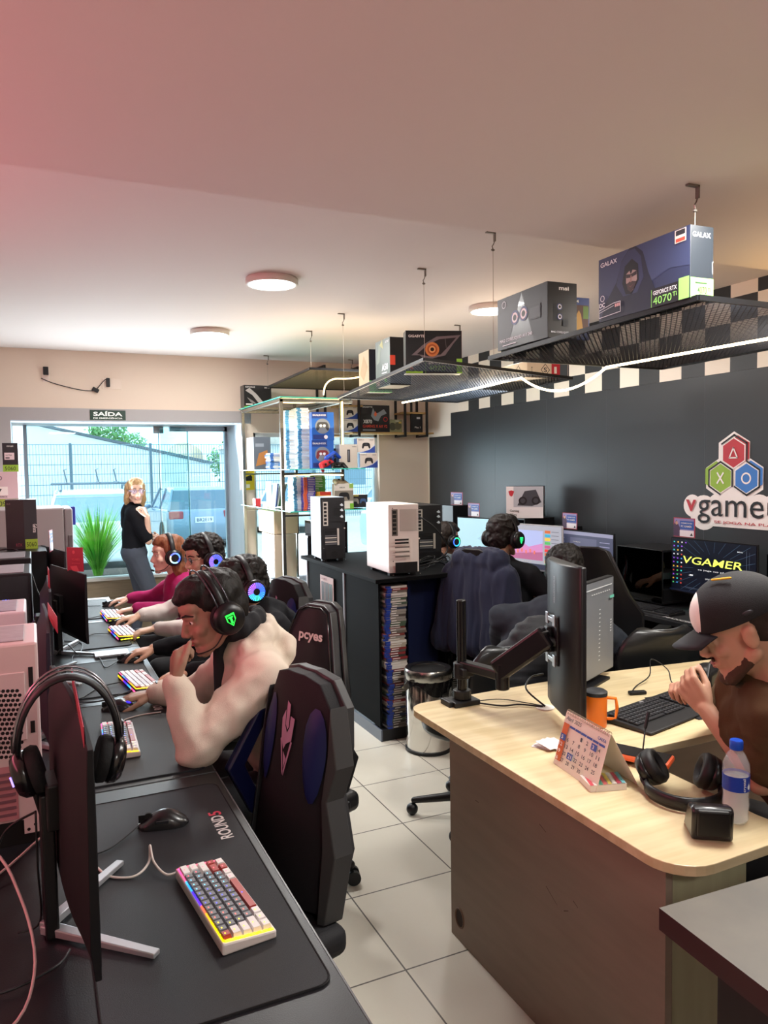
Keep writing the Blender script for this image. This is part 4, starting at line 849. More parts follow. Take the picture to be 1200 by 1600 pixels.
cable([(.33, 3.745, .76), (.27, 3.66, .757), (.26, 3.85, .757), (.22, 4.02, .76), (.15, 4.0, .757), (.13, 3.66, .757), (.17, 3.5, .757)], .0022, BLK, 'black cable loop on the desk of the person in black')
cable([(.36, 4.38, .765), (.26, 4.45, .757), (.16, 4.2, .757), (.12, 4.12, .757)], .0022, BLK, 'black keyboard cable of the curly-haired person')
cable([(.36, 4.98, .765), (.25, 4.95, .757), (.2, 5.1, .757), (.12, 4.9, .757)], .0022, BLK, 'black keyboard cable of the girl in magenta')
cable([(.38, 5.37, .76), (.28, 5.45, .757), (.22, 5.6, .757)], .0022, BLK, 'black mouse cable of the girl in magenta')
# monitors
def monitor(name, label, loc, rz, W, H, zb, screen=None, curve=.0, vee=True, back='#17181b', group=None, tilt=0, foot=.22, stand=True, col=None):
    """screen faces local -y; zb = bottom edge above desk"""
    t = thing(name, label, 'monitor', loc, rz, group); bk = mat(back, .65, spec=.25); n = 12; ct, st = math.cos(tilt), math.sin(tilt)
    def sh(x, z, y): yy = y-curve*(2*x/W)**2*1; return (x, yy*ct+(z)*st, zb+z*ct-yy*st*0)
    b = B(); vs = []
    for i in range(n+1):
        x = -W/2+W*i/n; e = abs(2*i/n-1); th = .012+.03*(1-e**2.5)
        vs += [sh(x, 0, 0), sh(x, H, 0), sh(x, H, .010), sh(x, H*.86, th), sh(x, H*.14, th+.004), sh(x, 0, .010)]
    fs = [(i*6+k, i*6+(k+1)%6, (i+1)*6+(k+1)%6, (i+1)*6+k) for i in range(n) for k in range(6)]+[tuple(range(6))[::-1], tuple(range(n*6, n*6+6))]
    b.add(vs, fs); b.build('housing', bk, t, .0015, True)
    b = B(); b.m(screen or mat('#0a0b0d', .25)); m_ = .007
    vs = []
    for i in range(n+1): x = -W/2+m_+(W-2*m_)*i/n; vs += [sh(x, m_*2, -.0008), sh(x, H-m_, -.0008)]
    b.add(vs, [(i*2, (i+1)*2, (i+1)*2+1, i*2+1) for i in range(n)]); b.build('screen', None, t)
    if stand:
        b = B(); b.prism([(-.035, 0), (.035, 0), (.022, zb+H*.55), (-.022, zb+H*.55)], .05, .075, 'y'); b.box((0, .04, zb+H*.5), (.09, .05, .09)); b.build('stand_column', BLK, t, .004)
        b = B()
        if vee:
            for s in (-1, 1): b.m(SIL); b.add([], []); a = V((0,.075,.011)); e = V((s*foot*.95, -.10, .008)); d = (e-a).normalized(); sd = V((-d.y, d.x, 0))*.012; b.add([a-sd-V((0,0,.009)), a+sd-V((0,0,.009)), a+sd+V((0,0,.008)), a-sd+V((0,0,.008)), e-sd*.8-V((0,0,.006)), e+sd*.8-V((0,0,.006)), e+sd*.8+V((0,0,.004)), e-sd*.8+V((0,0,.004))], [(0,1,2,3),(7,6,5,4),(0,4,5,1),(1,5,6,2),(2,6,7,3),(3,7,4,0)])
            b.build('stand_foot', None, t, .002)
        else: b.box((0, .05, .006), (.26, .2, .012)); b.build('stand_base', col or BLK, t, .004)
    return t
mR = '#2a1d20'
monitor('monitor', 'nearest curved black monitor with the headset hung over it, seen edge-on', (.062, 1.59, .7535), math.radians(94), .62, .385, .068, curve=-.012, foot=.2)
monitor('monitor', 'edge-on monitor with its purple-lit back beside the white tower', (.03, 2.74, .7505), math.radians(90.8), .58, .37, .055, curve=-.006, back='#2a2632')
monitor('monitor', 'edge-on monitor in front of the person in black', (.05, 3.62, .7505), math.radians(90), .56, .36, .06, back='#2a2a30')
monitor('monitor', 'black monitor turned toward us with a red card on its top edge', (.145, 4.10, .7505), math.radians(105), .54, .335, .085, back='#241f23')
monitor('monitor', 'small dark monitor turned away behind the red-carded one', (.10, 5.15, .7505), math.radians(103), .54, .335, .10, back='#241f23')
def card(label, loc, rz, w=.1, h=.085, col='#a8364a', th=.0015):
    t = thing('promo_card', label, 'card', loc, rz, 'promotional cards on the monitors'); B().bx(-w/2, w/2, -th/2, th/2, 0, h).build('card', mat(col, .5), t)
    f = Face((-w/2, -th/2, 0), (1,0,0), (0,0,1), w, h)
    f.r(.04,.04,.96,.96,mat('#8d86b8', .5)).r(.3,.42,.95,.85,mat('#2f57a8', .5)).p([(.0,.04),(.0,.6),(.14,.88),(.3,.5),(.34,.04)], mat('#4a3350')).c(.15,.72,.09,mat('#c79a84')).r(.3,.04,.96,.36,mat('#e6e3e8')).t('CUIDAMOS DO SEU', .36,.70,.07,WHT,.52).t('PC GAMER', .36,.52,.1,WHT,.5).p([(.78,.1),(.86,.25),(.92,.1)], BLK); f.done('print', t)
    q = Face((w/2, th/2, 0), (-1,0,0), (0,0,1), w, h); pk = mat('#d4606a'); q.c(.42,.8,.07,pk).t('VGAMER', .3,.45,.1,pk,.5).t('SE JOGA', .3,.3,.06,pk,.5).p([(.35,.0),(.2,.2),(.6,.25),(.75,.0)], pk); q.done('back_print', t)
    return t
card('red-backed card standing on the monitor nearest to us', (.06, 1.53, 1.198), math.radians(90), .42, .035)
card('tall red-backed card edge-on over the monitor beside the white tower', (.04, 2.62, 1.168), math.radians(94), .3, .05)
card('card seen edge-on on the monitor of the person in black', (.045, 3.5, 1.16), math.radians(92), .12, .09)
card('red-backed card on the turned monitor in front of the grass plant', (.175, 4.03, 1.165), math.radians(135), .10, .12)
card('narrow red card above the small dark monitor', (.085, 5.0, 1.18), math.radians(78), .10, .13)
# headset hung on nearest monitor
t = thing('gaming_headset', 'black headset hung over the top of the nearest monitor', 'headset', (.045, 1.60, 1.075), 0)
b = B(); pts = [(.092*math.cos(a), 0, .04+.135*math.sin(a)) for a in [PI*k/18 for k in range(19)]]; b.tube(pts, .01, 10, flat=(.006, .021, (0,0,1))); b.T = None; b.build('headband', mat('#1b1a1d', .5), t, smooth=2)
for dy in (-.02, .012):
    b = B(); b.tube([(.098*math.cos(a), dy, .045+.148*math.sin(a)) for a in [PI*k/18 for k in range(19)]], .0026, 6); b.build('steel_hoop', mat('#8d8d94', .25, .9), t, smooth=2)
for s in (-1, 1):
    qt = V((s*.95, 0, -.25)).normalized().to_track_quat('Z', 'Y'); c = V((s*.062, -.0, .0)); b = B(); b.lathe([(.022,-.012),(.043,-.014),(.048,-.004),(.046,.008),(.04,.012)], c, 30, qt); b.build('ear_cushion', mat('#151517', .85, bump=.4, bs=120), t, smooth=2)
    b = B(); b.lathe([(.042,.008),(.047,.016),(.045,.028),(.036,.038),(.024,.041),(.0005,.042)], c, 30, qt); cp = b.build('ear_cup', mat('#0e0e11', .25, coat=.3), t, smooth=2)
    b = B(); b.tube([c+qt @ V(p) for p in ((.03,-.006,.041), (.03,.006,.041), (.025,.012,.042))], .0018, 5); b.build('glowing_light', led('#a08cff', 2), cp)
    b = B(); b.box((s*.096, -.005, .06), (.014, .02, .03)); b.build('slider_block', mat('#101013', .3), t, .003)
    if s < 0: b = B(); b.cap(c+V((0,0,-.05)), c+V((.01,-.0,-.10)), .007, .005); b.build('cable_boot', BLK, t)
cable([(-.02, 1.60, .99), (-.02, 1.59, .88), (-.02, 1.6, .77), (-.06, 1.6, .757)], .0022, BLK, 'black cable hanging from the headset on the nearest monitor')
# towers
def pc(label, loc, rz, w, d, h, col, top='#8d888c', kind='mesh', group=None, glass_side=None, fancols=None):
    t = thing('computer_tower', label, 'computer tower', loc, rz, group); m_ = mat(col, .4); b = B(); b.bx(-w/2, w/2, -d/2, d/2, .02, h); b.build('case', m_, t, .006)
    for x in (-w/2+.03, w/2-.03):
        for y in (-d/2+.04, d/2-.04): B().cyl((x,y,0), (x,y,.022), .016).build('foot', BLK, t)
    if top:
        b = B(); b.m(mat(top, .55, nz=.12, ns=40)); b.bx(-w/2+.03, w/2-.03, -d/2+.03, d/2-.03, h, h+.003); b.build('dust_filter', None, t, .001)
    f = bface(w, d, h, 'front')
    if kind == 'hex':
        dk = mat('#120c0f', .8); u0 = 1-.125/w
        b = B(); b.bx(w/2-.13-.25, w/2-.03, -d/2-.004, -d/2, h*.52, h*.86); b.build('vent_panel', m_, t, .003)
        f = Face((w/2-.38, -d/2-.0042, h*.52), (1,0,0), (0,0,1), .35, h*.34)
        for i in range(36):
            for j in range(15): f.c((i+.5+.5*(j%2))/37, (j+.6)/15.4, .0044/f.h, dk, 6)
        f.done('hex_vents', t)
        f = bface(w, d, h, 'front'); f.r(1-.022/w, .78, 1-.012/w, .88, dk); f.r(1-.022/w, .55, 1-.012/w, .61, dk); f.r(0, .0, 1, .12, mat('#0d0c0e')); f.r(.02, .13, 1-.055/w, .40, mat('#c08088', .5))
        for k in range(7): f.r(.05, .15+k*.034, 1-.06/w, .165+k*.034, mat('#7d5560', .6))
        f.r(1-.045/w, .05, 1-.012/w, .125, m_); f.c(1-.02/w, .09, .008, dk).c(1-.035/w, .07, .008, dk); f.done('rear_details', t)
    elif kind == 'fan':
        f.r(.03,.04,.97,.97,mat('#08090c', .12, coat=.5)); f.done('glass_front', t)
        b = B(); n = 40; rb = ['#ff4fae', '#c43cff', '#8a3cff', '#4a3cff', '#2a5cff', '#28c8a0', '#3cf08a', '#9af03c', '#f0e03c', '#ff9a3c', '#ff5a6a']
        for zc in ((h*.58),):
            for i in range(n):
                a = 2*PI*i/n; c = rb[int((i/n*len(rb)+1.5)) % len(rb)]; b.m(led(c, 3)); r = min(w, h)*.5*.8; b.ell((w/2-.105+.072*math.cos(a), -d/2-.003, zc+.072*math.sin(a)), (.0062, .003, .0062), None, 6, 5)
                if i % 2 == 0: b.m(led(c, .5)); b.ell((w/2-.105+.045*math.cos(a+.3), -d/2-.002, zc+.045*math.sin(a+.3)), (.006, .002, .006), None, 6, 5)
        b.build('rainbow_fan', None, t)
    return t
pc('nearest white tower with honeycomb vents on its side, at the left edge', (-.236, 2.14, .751), 0, .46, .27, .492, '#d8c0c0', '#a39a9f', 'hex')
pc('low white tower between the nearest tower and the rainbow-fan tower', (-.26, 3.0, .751), 0, .44, .3, .43, '#d2c6cc', '#9a94a0', 'plain')
pc('dark tower with a rainbow fan ring behind its glass front', (-.245, 3.95, .751), 0, .44, .4, .455, '#15161b', '#8e8a90', 'fan')
pc('dark tower with a pale top just behind the rainbow-fan tower', (-.245, 4.62, .751), 0, .44, .4, .455, '#131418', '#7b797e', 'plain')
pc('tall black tower at the back of the row under a dark graphics card box', (-.15, 5.25, .751), 0, .42, .42, .43, '#0e0f12', None, 'plain')
cable([(-.25, 4.9, 1.2), (-.12, 4.85, 1.22), (-.05, 4.8, 1.15), (0, 4.6, 1.0), (.06, 4.3, .9)], .004, BLK, 'black cable trailing from the back tower toward the desk')
# cables under & behind nearest monitor
for k, (pts, m_, l) in enumerate([
    ([(-.35, 1.9, .99), (-.12, 1.62, .95), (-.05, 1.50, .88), (-.03, 1.38, .80), (-.09, 1.3, .757), (-.3, 1.25, .757)], mat('#c9a8a8', .5), 'pinkish white cable curving down past the nearest tower'),
    ([(-.3, 1.85, .77), (-.15, 1.80, .765), (-.02, 1.9, .80), (.02, 1.95, .82)], mat('#c9b0ae', .5), 'pale cable under the nearest white tower'),
    ([(-.02, 1.75, .93), (-.08, 1.75, .9), (-.12, 1.75, .82), (-.2, 1.7, .757)], BLK, 'thick black power cable behind the nearest monitor'),
    ([(-.25, 1.5, .757), (-.1, 1.42, .76), (0, 1.45, .76), (.03, 1.5, .757)], DG, 'flat dark cable behind the foot of the nearest monitor'),
    ([(-.3, 1.4, .757), (-.15, 1.36, .762), (-.05, 1.30, .757), (-.15, 1.2, .757)], BLK, 'black cable loop at the left edge of the nearest desk'),
    ([(.02, 1.95, .757), (.04, 2.0, .775), (.06, 1.93, .757), (0, 1.88, .757)], WHT, 'small white cable loop beside the nearest monitor stand'),
    ([(.02, 4.6, .757), (.1, 4.55, .78), (.15, 4.65, .757), (.22, 4.5, .757)], BLK, 'tangled black cable under the turned monitor'),
    ([(.05, 3.95, .757), (.12, 4.1, .79), (.17, 4.0, .757), (.2, 4.25, .757), (.12, 4.35, .757)], BLK, 'black cable bundle at the foot of the turned monitor')]):
    cable(pts, .0028, m_, l)
# stacks at far left: boxes and refrigerator
t = thing('storage_cabinet', 'grey upright cabinet with a long door grip behind the left monitors', 'cabinet', (.025, 6.3, 0)); m_ = mat('#a29a9a', .5)
B().bx(-.36, .17, -.3, .3, 0, 1.40).build('cabinet_body', m_, t, .01); B().bx(.172, .23, -.3, .3, .03, 1.395).build('door', mat('#938c8e', .5), t, .012); B().bx(.195, .225, -.312, -.3, .4, 1.2).build('door_handle', mat('#6a6264', .5), t, .005)
q = B(); q.box((0,0,0), (.03,.03,.14)); q = q.build('cabinet_key', mat('#3038a0', .5), None, .006); q.location = (.268, 6.2, 1.33); tag(q, 'blue lanyard tag hanging at the cabinet door edge', 'key tag')
def gpu(label, loc, rz, w, d, h, all_, num, tagc='#8fb83a', brand=None, light=False, vert=False, group='graphics card boxes'):
    t = carton('graphics_card_box', label, 'box', loc, rz, w, d, h, {'all': all_}, group); f = bface(w, d, h, 'front'); tc = mat('#20231f') if True else WHT
    f.r(0, 0, 1, .24, mat(tagc, .45)).t(num, .12, .05, .13, tc, .7, .0)
    if brand: f.t(brand, .3, .86, .06, WHT if not light else DG, .4)
    f.r(.12,.42,.75,.66, mat('#e0c8cc' if not light else '#efe4e6')).r(.18,.46,.45,.5,BLK).t('ULTRA', .2,.55,.05,BLK,.4); f.done('print', t); return t
gpu('slim dark graphics card box standing on top of the pink-lit pile', (-.16, 7.0, 1.672), 0, .115, .2, .235, '#25262c', '5060', brand='msi')
t = carton('graphics_card_box', 'large pale graphics card box at the left edge, under the slim dark one', 'box', (-.42, 6.9, 1.375), 0, .62, .3, .297, {'all': '#d4b4ba'}); f = bface(.62, .3, .297, 'front')
f.r(0,0,1,.27,mat('#8f9a3a')).t('4090', .72,.08,.13,mat('#2f3420'),.18,0).r(.72,.37,.88,.6,mat('#efe0dd')).t('7', .76,.42,.12,BLK,.05).c(.79,.83,.06,mat('#7a6a72'),ri=.6).t('GEFORCE', .73,.31,.04,DG,.14); f.done('print', t)
t = carton('product_box', 'pink-white carton with red lettering under the pale graphics card box', 'box', (-.44, 6.9, .88), 0, .5, .35, .495, {'all': '#d0a8ae'}); f = bface(.5, .35, .495, 'front'); f.t('Z', .82,.15,.45,mat('#c83a4a'),.16,.03); f.done('print', t)
t = thing('side_table', 'low dark table under the carton pile at the far left', 'table', (-.44, 6.9, 0)); B().bx(-.32,.3,-.25,.25,.84,.88).build('table_top', BLK, t)
for sx in (-.28,.26):
    for sy in (-.2,.2): B().bx(sx-.02,sx+.02,sy-.02,sy+.02,0,.84).build('leg', BLK, t)
t = carton('graphics_card_box', 'dark upright graphics card box with a green label on the back tower', 'box', (-.075, 5.32, 1.182), 0, .175, .2, .31, {'all': '#2a1c22', 'right': '#33363a'}, 'graphics card boxes'); f = bface(.175, .2, .31, 'front')
f.r(.58,0,1,1,mat('#2f3236')).r(.6,0,1,.2,mat('#93b83a')).t('5060', .64,.05,.09,mat('#20240f'),.32,0).t('GeForce', .86,.5,.075,WHT,.3,.01,rot=-PI/2).t('RTX', .3,.06,.06,mat('#8a3a4a'),.2).t('Wi-Fi', .04,.9,.04,mat('#7a5a62'),.12); f.done('print', t)
# ---------------------------------------------------------------- gaming chairs
def gchair(label, loc, rz, style='blue', lift=0, group=None, Hb=.70):
    """faces local +y; style blue (shelled) or black leather"""
    t = thing('gaming_chair', label, 'chair', loc, rz, group); bk = mat('#16171b', .75, bump=.2, bs=250); nav = mat('#101d55', .5); shell = mat('#2f3032', .5); sz = .46+lift
    b = B()
    b = B(); b.prism([(-.25,-.24),(.25,-.24),(.26,.1),(.22,.25),(-.22,.25),(-.26,.1)], sz-.08, sz, 'z'); b.build('seat', bk if style == 'blue' else mat('#17171a', .4), t, .03, True, 4)
    z0 = sz+.02; z1 = sz+Hb; T = math.tan(.16)
    if style == 'blue': out = [(-.21,0),(-.235,.18),(-.19,.34),(-.20,.48),(-.185,.60),(-.13,.68),(-.05,.70),(.05,.70),(.13,.68),(.185,.60),(.20,.48),(.19,.34),(.235,.18),(.21,0)]
    else: out = [(-.20,0),(-.24,.16),(-.25,.36),(-.19,.46),(-.135,.60),(-.10,.68),(-.05,.70),(.05,.70),(.10,.68),(.135,.60),(.19,.46),(.25,.36),(.24,.16),(.20,0)]
    k = Hb/.70; wk = .84 if style == 'blue' else .92; cv = -.055 if style == 'blue' else .05; out = [(x*wk, z*k) for x, z in out]
    def bent(b, poly, y0, y1, sc=1, cup=.05):
        n = len(poly); cz = z0
        f = lambda x, z, y: (x*sc, -.21+y-z*T+cup*(abs(x)/.2)**2, z0+z)
        vs = [f(x, z, y1) for x, z in poly]+[f(x, z, y0) for x, z in poly]; cc = [f(0, z, y1) for x, z in poly]
        # triangulated strip surface: pair left and right rows
        h = n//2; rows = [(poly[i], poly[n-1-i]) for i in range(h)]; m_ = 9; V0 = []; V1 = []
        for (a, c) in rows:
            for q in range(m_): x = a[0]+(c[0]-a[0])*q/(m_-1); V0.append(f(x, a[1], y1)); V1.append(f(x, a[1], y0))
        N0 = len(V0); fs = []
        for i in range(h-1):
            for q in range(m_-1): a_ = i*m_+q; fs.append((a_, a_+m_, a_+m_+1, a_+1)); fs.append((N0+a_, N0+a_+1, N0+a_+m_+1, N0+a_+m_))
        for i in range(h-1): fs.append((i*m_, N0+i*m_, N0+(i+1)*m_, (i+1)*m_)); e = m_-1; fs.append((i*m_+e, (i+1)*m_+e, N0+(i+1)*m_+e, N0+i*m_+e))
        for q in range(m_-1): fs.append((q, q+1, N0+q+1, N0+q)); e = (h-1)*m_; fs.append((e+q, N0+e+q, N0+e+q+1, e+q+1))
        b.add(V0+V1, fs)
    b = B(); bent(b, out, .025, .07, cup=cv); b.build('backrest', bk if style == 'blue' else mat('#1c1c20', .38), t, .014, True, 3)
    b = B(); bent(b, [(x*1.07, z*1.012 if z > 0 else -.02) for x, z in out], -.0, .03, cup=cv*.9); b.build('back_shell', shell if style == 'blue' else mat('#141416', .4), t, .012, False if style == 'blue' else True, 2)
    fn = lambda x, z, dy=.0: V((x, -.21+.074+dy-z*T+cv*(abs(x)/.2)**2, z0+z))
    if style == 'blue':
        for s in (-1, 1):
            b = B(); pts = [(.085,.56),(.125,.625),(.165,.59),(.188,.5),(.183,.40),(.155,.30),(.12,.33),(.09,.43)]; pts = [(x*wk, z*k) for x, z in pts]; n = 8
            c = sum((V((s*x, 0, z)) for x, z in pts), V())/len(pts); ring = [fn(s*x, z) for x, z in pts]; ct = fn(c.x, c.z, .016); mid = [fn(s*x*.6+c.x*.4, z*.6+c.z*.4, .013) for x, z in pts]; m0 = len(pts)
            vs = ring+mid+[ct]; fs = [(i, (i+1)%m0, m0+(i+1)%m0, m0+i) for i in range(m0)]+[(m0+i, m0+(i+1)%m0, 2*m0) for i in range(m0)]
            if s > 0: fs = [f[::-1] for f in fs]
            b.add(vs, fs); b.build('blue_side_panel', nav, t, smooth=2, sub=1)
        # angular plastic shells on the outer edges
        for s in (-1, 1):
            b = B(); pr = [(.19,.62),(.235,.44),(.215,.34),(.26,.18),(.25,-.02),(.225,-.02),(.215,.2),(.195,.34),(.20,.48)]
            b.add([fn(s*x*wk, z*k, .012) for x, z in pr]+[fn(s*(x+.006)*wk, z*k, -.045) for x, z in pr], [tuple(range(9)) if s < 0 else tuple(range(9))[::-1], tuple(range(9, 18))[::-1] if s < 0 else tuple(range(9, 18))]+[((i, (i+1)%9, 9+(i+1)%9, 9+i) if s > 0 else (i, 9+i, 9+(i+1)%9, (i+1)%9)) for i in range(9)])
            b.build('side_shell', mat('#3a3b3c', .45), t, .004)
        lg = mat('#b58aa8', .5) if style == 'blue' else WHT; b = B()
        L0 = fn(0,.55*k,.004)
        def lp(pp): b.add([fn(x, z*k, .003) for x, z in pp], [tuple(range(len(pp)))[::-1]])
        lp([(-.008,.60),(.008,.61),(.006,.535),(-.004,.52),(-.01,.53)]); lp([(-.034,.56),(-.014,.565),(-.014,.53),(-.004,.51),(.008,.53),(.012,.58),(.028,.55),(.022,.49),(.006,.455),(-.004,.475),(-.028,.49)])
        lp([(-.032,.485),(-.026,.49),(-.004,.39),(-.006,.375)]); lp([(.026,.485),(.02,.49),(-.002,.39),(.0,.375)]); lp([(.006,.45),(-.003,.40),(-.012,.43)])
        b.build('badge', lg, t)
    else:
        f = Face(fn(-.075,.545*k,.006), (1,0,0), (0,-T,1), .15, .05); f.t('pcyes', 0, .1, .8, mat('#d8d2d0', .5), 1, .03)
        # text must read from the front (+y): mirror the frame
        f = Face(fn(.07,.545*k,.004), (-1,0,0), (0,-T,1), .14, .05); f.t('pcyes', 0, .0, .8, mat('#d8d2d0', .5), 1, .03); f.done('lettering', t)
        b = B(); b.tube([fn(x*.93, z*.985, .006) for x, z in out], .004, 6); b.build('piping', BLKG, t, smooth=2)
    for s in ((-1, 1) if style != 'blue' else (1,)):
        b = B(); m_ = mat('#0d1440', .35) if style == 'blue' else BLK
        pp = [(-.14, sz+.03), (-.2, sz+.15), (-.12, sz+.27), (-.02, sz+.27), (-.02, sz+.235), (-.105, sz+.235), (-.155, sz+.15), (-.10, sz+.03)]
        if style == 'blue': pp = [(-.20, sz+.16), (-.10, sz+.20), (-.02, sz+.36), (-.13, sz+.52), (-.22, sz+.52), (-.22, sz+.47), (-.15, sz+.47), (-.08, sz+.36), (-.13, sz+.25), (-.20, sz+.22)]
        if style == 'blue': pp = [(y-.10, z-.03) for y, z in pp]; b.prism(pp, s*.195, s*.225, 'x')
        else: b.prism([(y, z) for y, z in pp], s*.25, s*.28, 'x')
        if style != 'blue': b.box((s*.265, .02, sz+.262), (.07, .24, .025))
        b.box((s*.24, -.1, sz-.01), (.12, .06, .03)); b.build('armrest', m_, t, .006)
    b = B(); b.cyl((0,0,.08), (0,0,sz-.1), .028); b.cyl((0,0,sz-.12), (0,0,sz-.07), .09, .12); b.build('gas_cylinder', BLK, t)
    for i in range(5):
        a = 2*PI*i/5+.3; d = V((math.cos(a), math.sin(a), 0)); b = B(); b.cap((0,0,.11), d*.30+V((0,0,.075)), .03, .018); lg_ = b.build('leg', BLK, t, smooth=2)
        b = B(); e = d*.31; sd = V((-d.y, d.x, 0)); b.cyl(e+sd*.012+V((0,0,.029)), e+sd*.03+V((0,0,.029)), .028); b.cyl(e-sd*.012+V((0,0,.029)), e-sd*.03+V((0,0,.029)), .028); b.build('caster', BLK, lg_)
    return t
g1 = gchair('empty black and blue gaming chair with a pale winged badge, nearest to us', (.44, 2.03, 0), math.radians(105), lift=-.05, Hb=.63)
gchair('black leather gaming chair with white lettering behind the man in the cream hoodie', (.80, 2.80, 0), math.radians(113), 'black', -.06, Hb=.68)
g3 = dup(g1, (.88, 3.62, .04), math.radians(104), 'black and blue gaming chair with a pale badge behind the person in black')
for l, x, y in (('low black stool under the curly-haired person', 1.0, 4.4), ('low black stool under the girl in magenta', .97, 5.08)):
    t = thing('stool', l, 'stool', (x, y, 0)); B().cyl((0,0,.36), (0,0,.41), .17, n=28).build('seat', BLK, t, .01); B().cyl((0,0,.02), (0,0,.36), .025).build('column', BLK, t); B().cyl((0,0,0), (0,0,.02), .2, n=28).build('base', BLK, t)
# ---------------------------------------------------------------- counter
WD = mat('#dccba4', .4, nz=.14, ns=5, stretch=(.6, 6, 6), c2='#cbb88e', coat=.1); WP = mat('#8d7a6c', .5, nz=.12, ns=4, stretch=(1, 1, 6)); WE = mat('#c9b993', .45)
t = thing('reception_counter', 'pale wood L-shaped reception counter with rounded corners and a grommet hole', 'counter', (1.4, 1.8, 0)); off = V((1.4, 1.8, 0))
def arc(cx, cy, r, a0, a1, n=7): return [(cx+r*math.cos(math.radians(a0+(a1-a0)*k/n)), cy+r*math.sin(math.radians(a0+(a1-a0)*k/n))) for k in range(n+1)]
poly = arc(1.335, 2.46, .08, 180, 100)+[(2.16, 2.56), (3.25, 2.45), (3.25, 1.80)]+[(1.72, 1.79)]+arc(1.70, 1.75, .04, 90, 180, 3)+[(1.65, 1.32)]+arc(1.73, 1.32, .08, 180, 270, 4)[:]+[(2.1, 1.235), (2.1, 1.215)]+arc(1.36, 1.30, .105, 270, 180)
b = B(off); b.prism(poly, .725, .75, 'z'); b.build('counter_top', WD, t, .002)
b = B(off); b.bx(1.29, 1.31, 1.27, 2.27, 0, .725); b.bx(1.31, 1.312, 1.27, 2.27, 0, .725); o = b.build('front_panel', WP, t, .001)
b = B(off); b.prism([(1.33+.022*math.cos(a*PI/10), .09+.04*math.sin(a*PI/10)) for a in range(20)], 1.2895, 1.289, 'x'); b = B(off)
b.add([(1.2893, 2.21+.026*math.cos(a*PI/10), .085+.032*math.sin(a*PI/10)) for a in range(20)][::-1], [tuple(range(20))]); b.build('grommet_hole', mat('#2a1a12', .7), t)
b = B(off); b.tube([(1.289, 2.21+.027*math.cos(a*PI/10), .085+.033*math.sin(a*PI/10)) for a in range(20)], .003, 6, True); b.build('grommet_ring', mat('#6d4f3c', .5), t)
b = B(off); b.bx(1.315, 1.56, 1.275, 1.295, 0, .725); b.build('end_panel', mat('#a39f80', .5, nz=.1, ns=4, stretch=(6, 1, .7)), t, .001)
b = B(off); b.bx(1.31, 2.9, 2.25, 2.27, .1, .725); b.build('far_panel', WP, t)
b = B(off); b.m(mat('#4a3528', .8))
for y, z, l, sl in ((1.75,.62,.03,.012), (1.64,.42,.02,-.01), (1.72,.45,.05,.03), (1.60,.47,.02,.01), (1.45,.22,.015,.02), (2.1,.55,.02,.0)): b.quad((1.2896,y,z),(1.2896,y-l,z-sl),(1.2896,y-l,z-sl-.0015),(1.2896,y,z-.0025))
b.build('scratch', None, t)
# monitor arm & VESA monitors
t = thing('monitor_mount', 'black clamp-on monitor arm at the far corner of the counter', 'monitor arm', (1.455, 2.46, .75)); b = B(); b.box((.0,0,.01), (.11,.09,.02)); b.box((-.06,.01,-.03), (.02,.07,.1)); b.cyl((0,0,.02), (0,0,.055), .035); b.build('clamp', BLK, t, .004)
B().cyl((0,0,.02), (0,0,.40), .0185, n=24).build('pole', mat('#0c0c0e', .25), t, .003, True)
b = B(); b.cyl((0,0,.10), (0,0,.16), .032); b.box((.0,-.035,.13), (.05,.03,.03)); b.build('collar', BLK, t, .004)
b = B(); b.box((.03,-.10,.15), (.045,.21,.035), M.Rotation(.25,3,'Z')); b.cyl((.05,-.2,.10), (.05,-.2,.2), .026); b.build('lower_arm', mat('#141417', .3), t, .006)
b = B(); a = V((.05,-.2,.18)); e = V((.13,-.33,.30)); d = (e-a); l = d.length; d.normalize(); q = M((V((0,0,1)).cross(d).normalized(), d, d.cross(V((0,0,1)).cross(d).normalized())*-1)).transposed(); b.box((a+e)/2, (.05, l+.05, .08), q); b.build('upper_arm', mat('#17181b', .3), t, .01)
b = B(); b.cyl(e+V((0,0,-.04)), e+V((0,0,.03)), .024); b.cyl(e, (.185,-.365,.285), .016); b.box((.185,-.365,.275), (.02,.05,.05)); b.build('wrist_joint', BLK, t, .003)
t = thing('monitor', 'black portrait-mounted monitor on the arm with a silver mount plate, back toward the aisle', 'monitor', (1.675, 2.10, .80)); t.rotation_euler = (0, 0, math.radians(72))
# local: x along width (near end = -x), back faces +y
b = B(); pr = [(-.165,0.0),(.16,.0),(.16,.012),(.13,.032),(.06,.045),(-.07,.05),(-.15,.03),(-.165,.02)]
b.prism(pr, -.0, .52, 'z'); o = b.build('housing', mat('#121317', .38), t, .008, True)
b = B(); b.bx(-.158,.153,-.0008,.0,.008,.512); b.build('screen', mat('#0b0c10', .2), t)
b = B(); b.bx(-.035,.085,.045,.056,.16,.33); b.build('mount_recess', mat('#1a1b1f', .4), t, .004)
b = B()
for z in (.175, .315):
    for s in (-1, 1): b.bx(.025+s*.035-.012, .025+s*.035+.012, .056, .060, z-.02, z+.02)
    b.bx(-.01,.06,.056,.059,z-.008,z+.008)
b.build('mount_plate', mat('#b9bcc0', .3, .8), t, .002)
B().bx(.01,.045,.056,.075,.2,.29).build('mount_block', BLK, t, .004)
f = Face((.045,.0482,.40), (0,0,1), (1,0,0), .1, .012); f.R = V((0,0,-1)); f.U = V((1,0,0)); f.O = V((-.0,.0505,.47)); f.N = V((0,1,0)); f.t('SUPERFRAME', 0, 0, .7, mat('#a0a3a8', .5), .95); f.done('lettering', t)
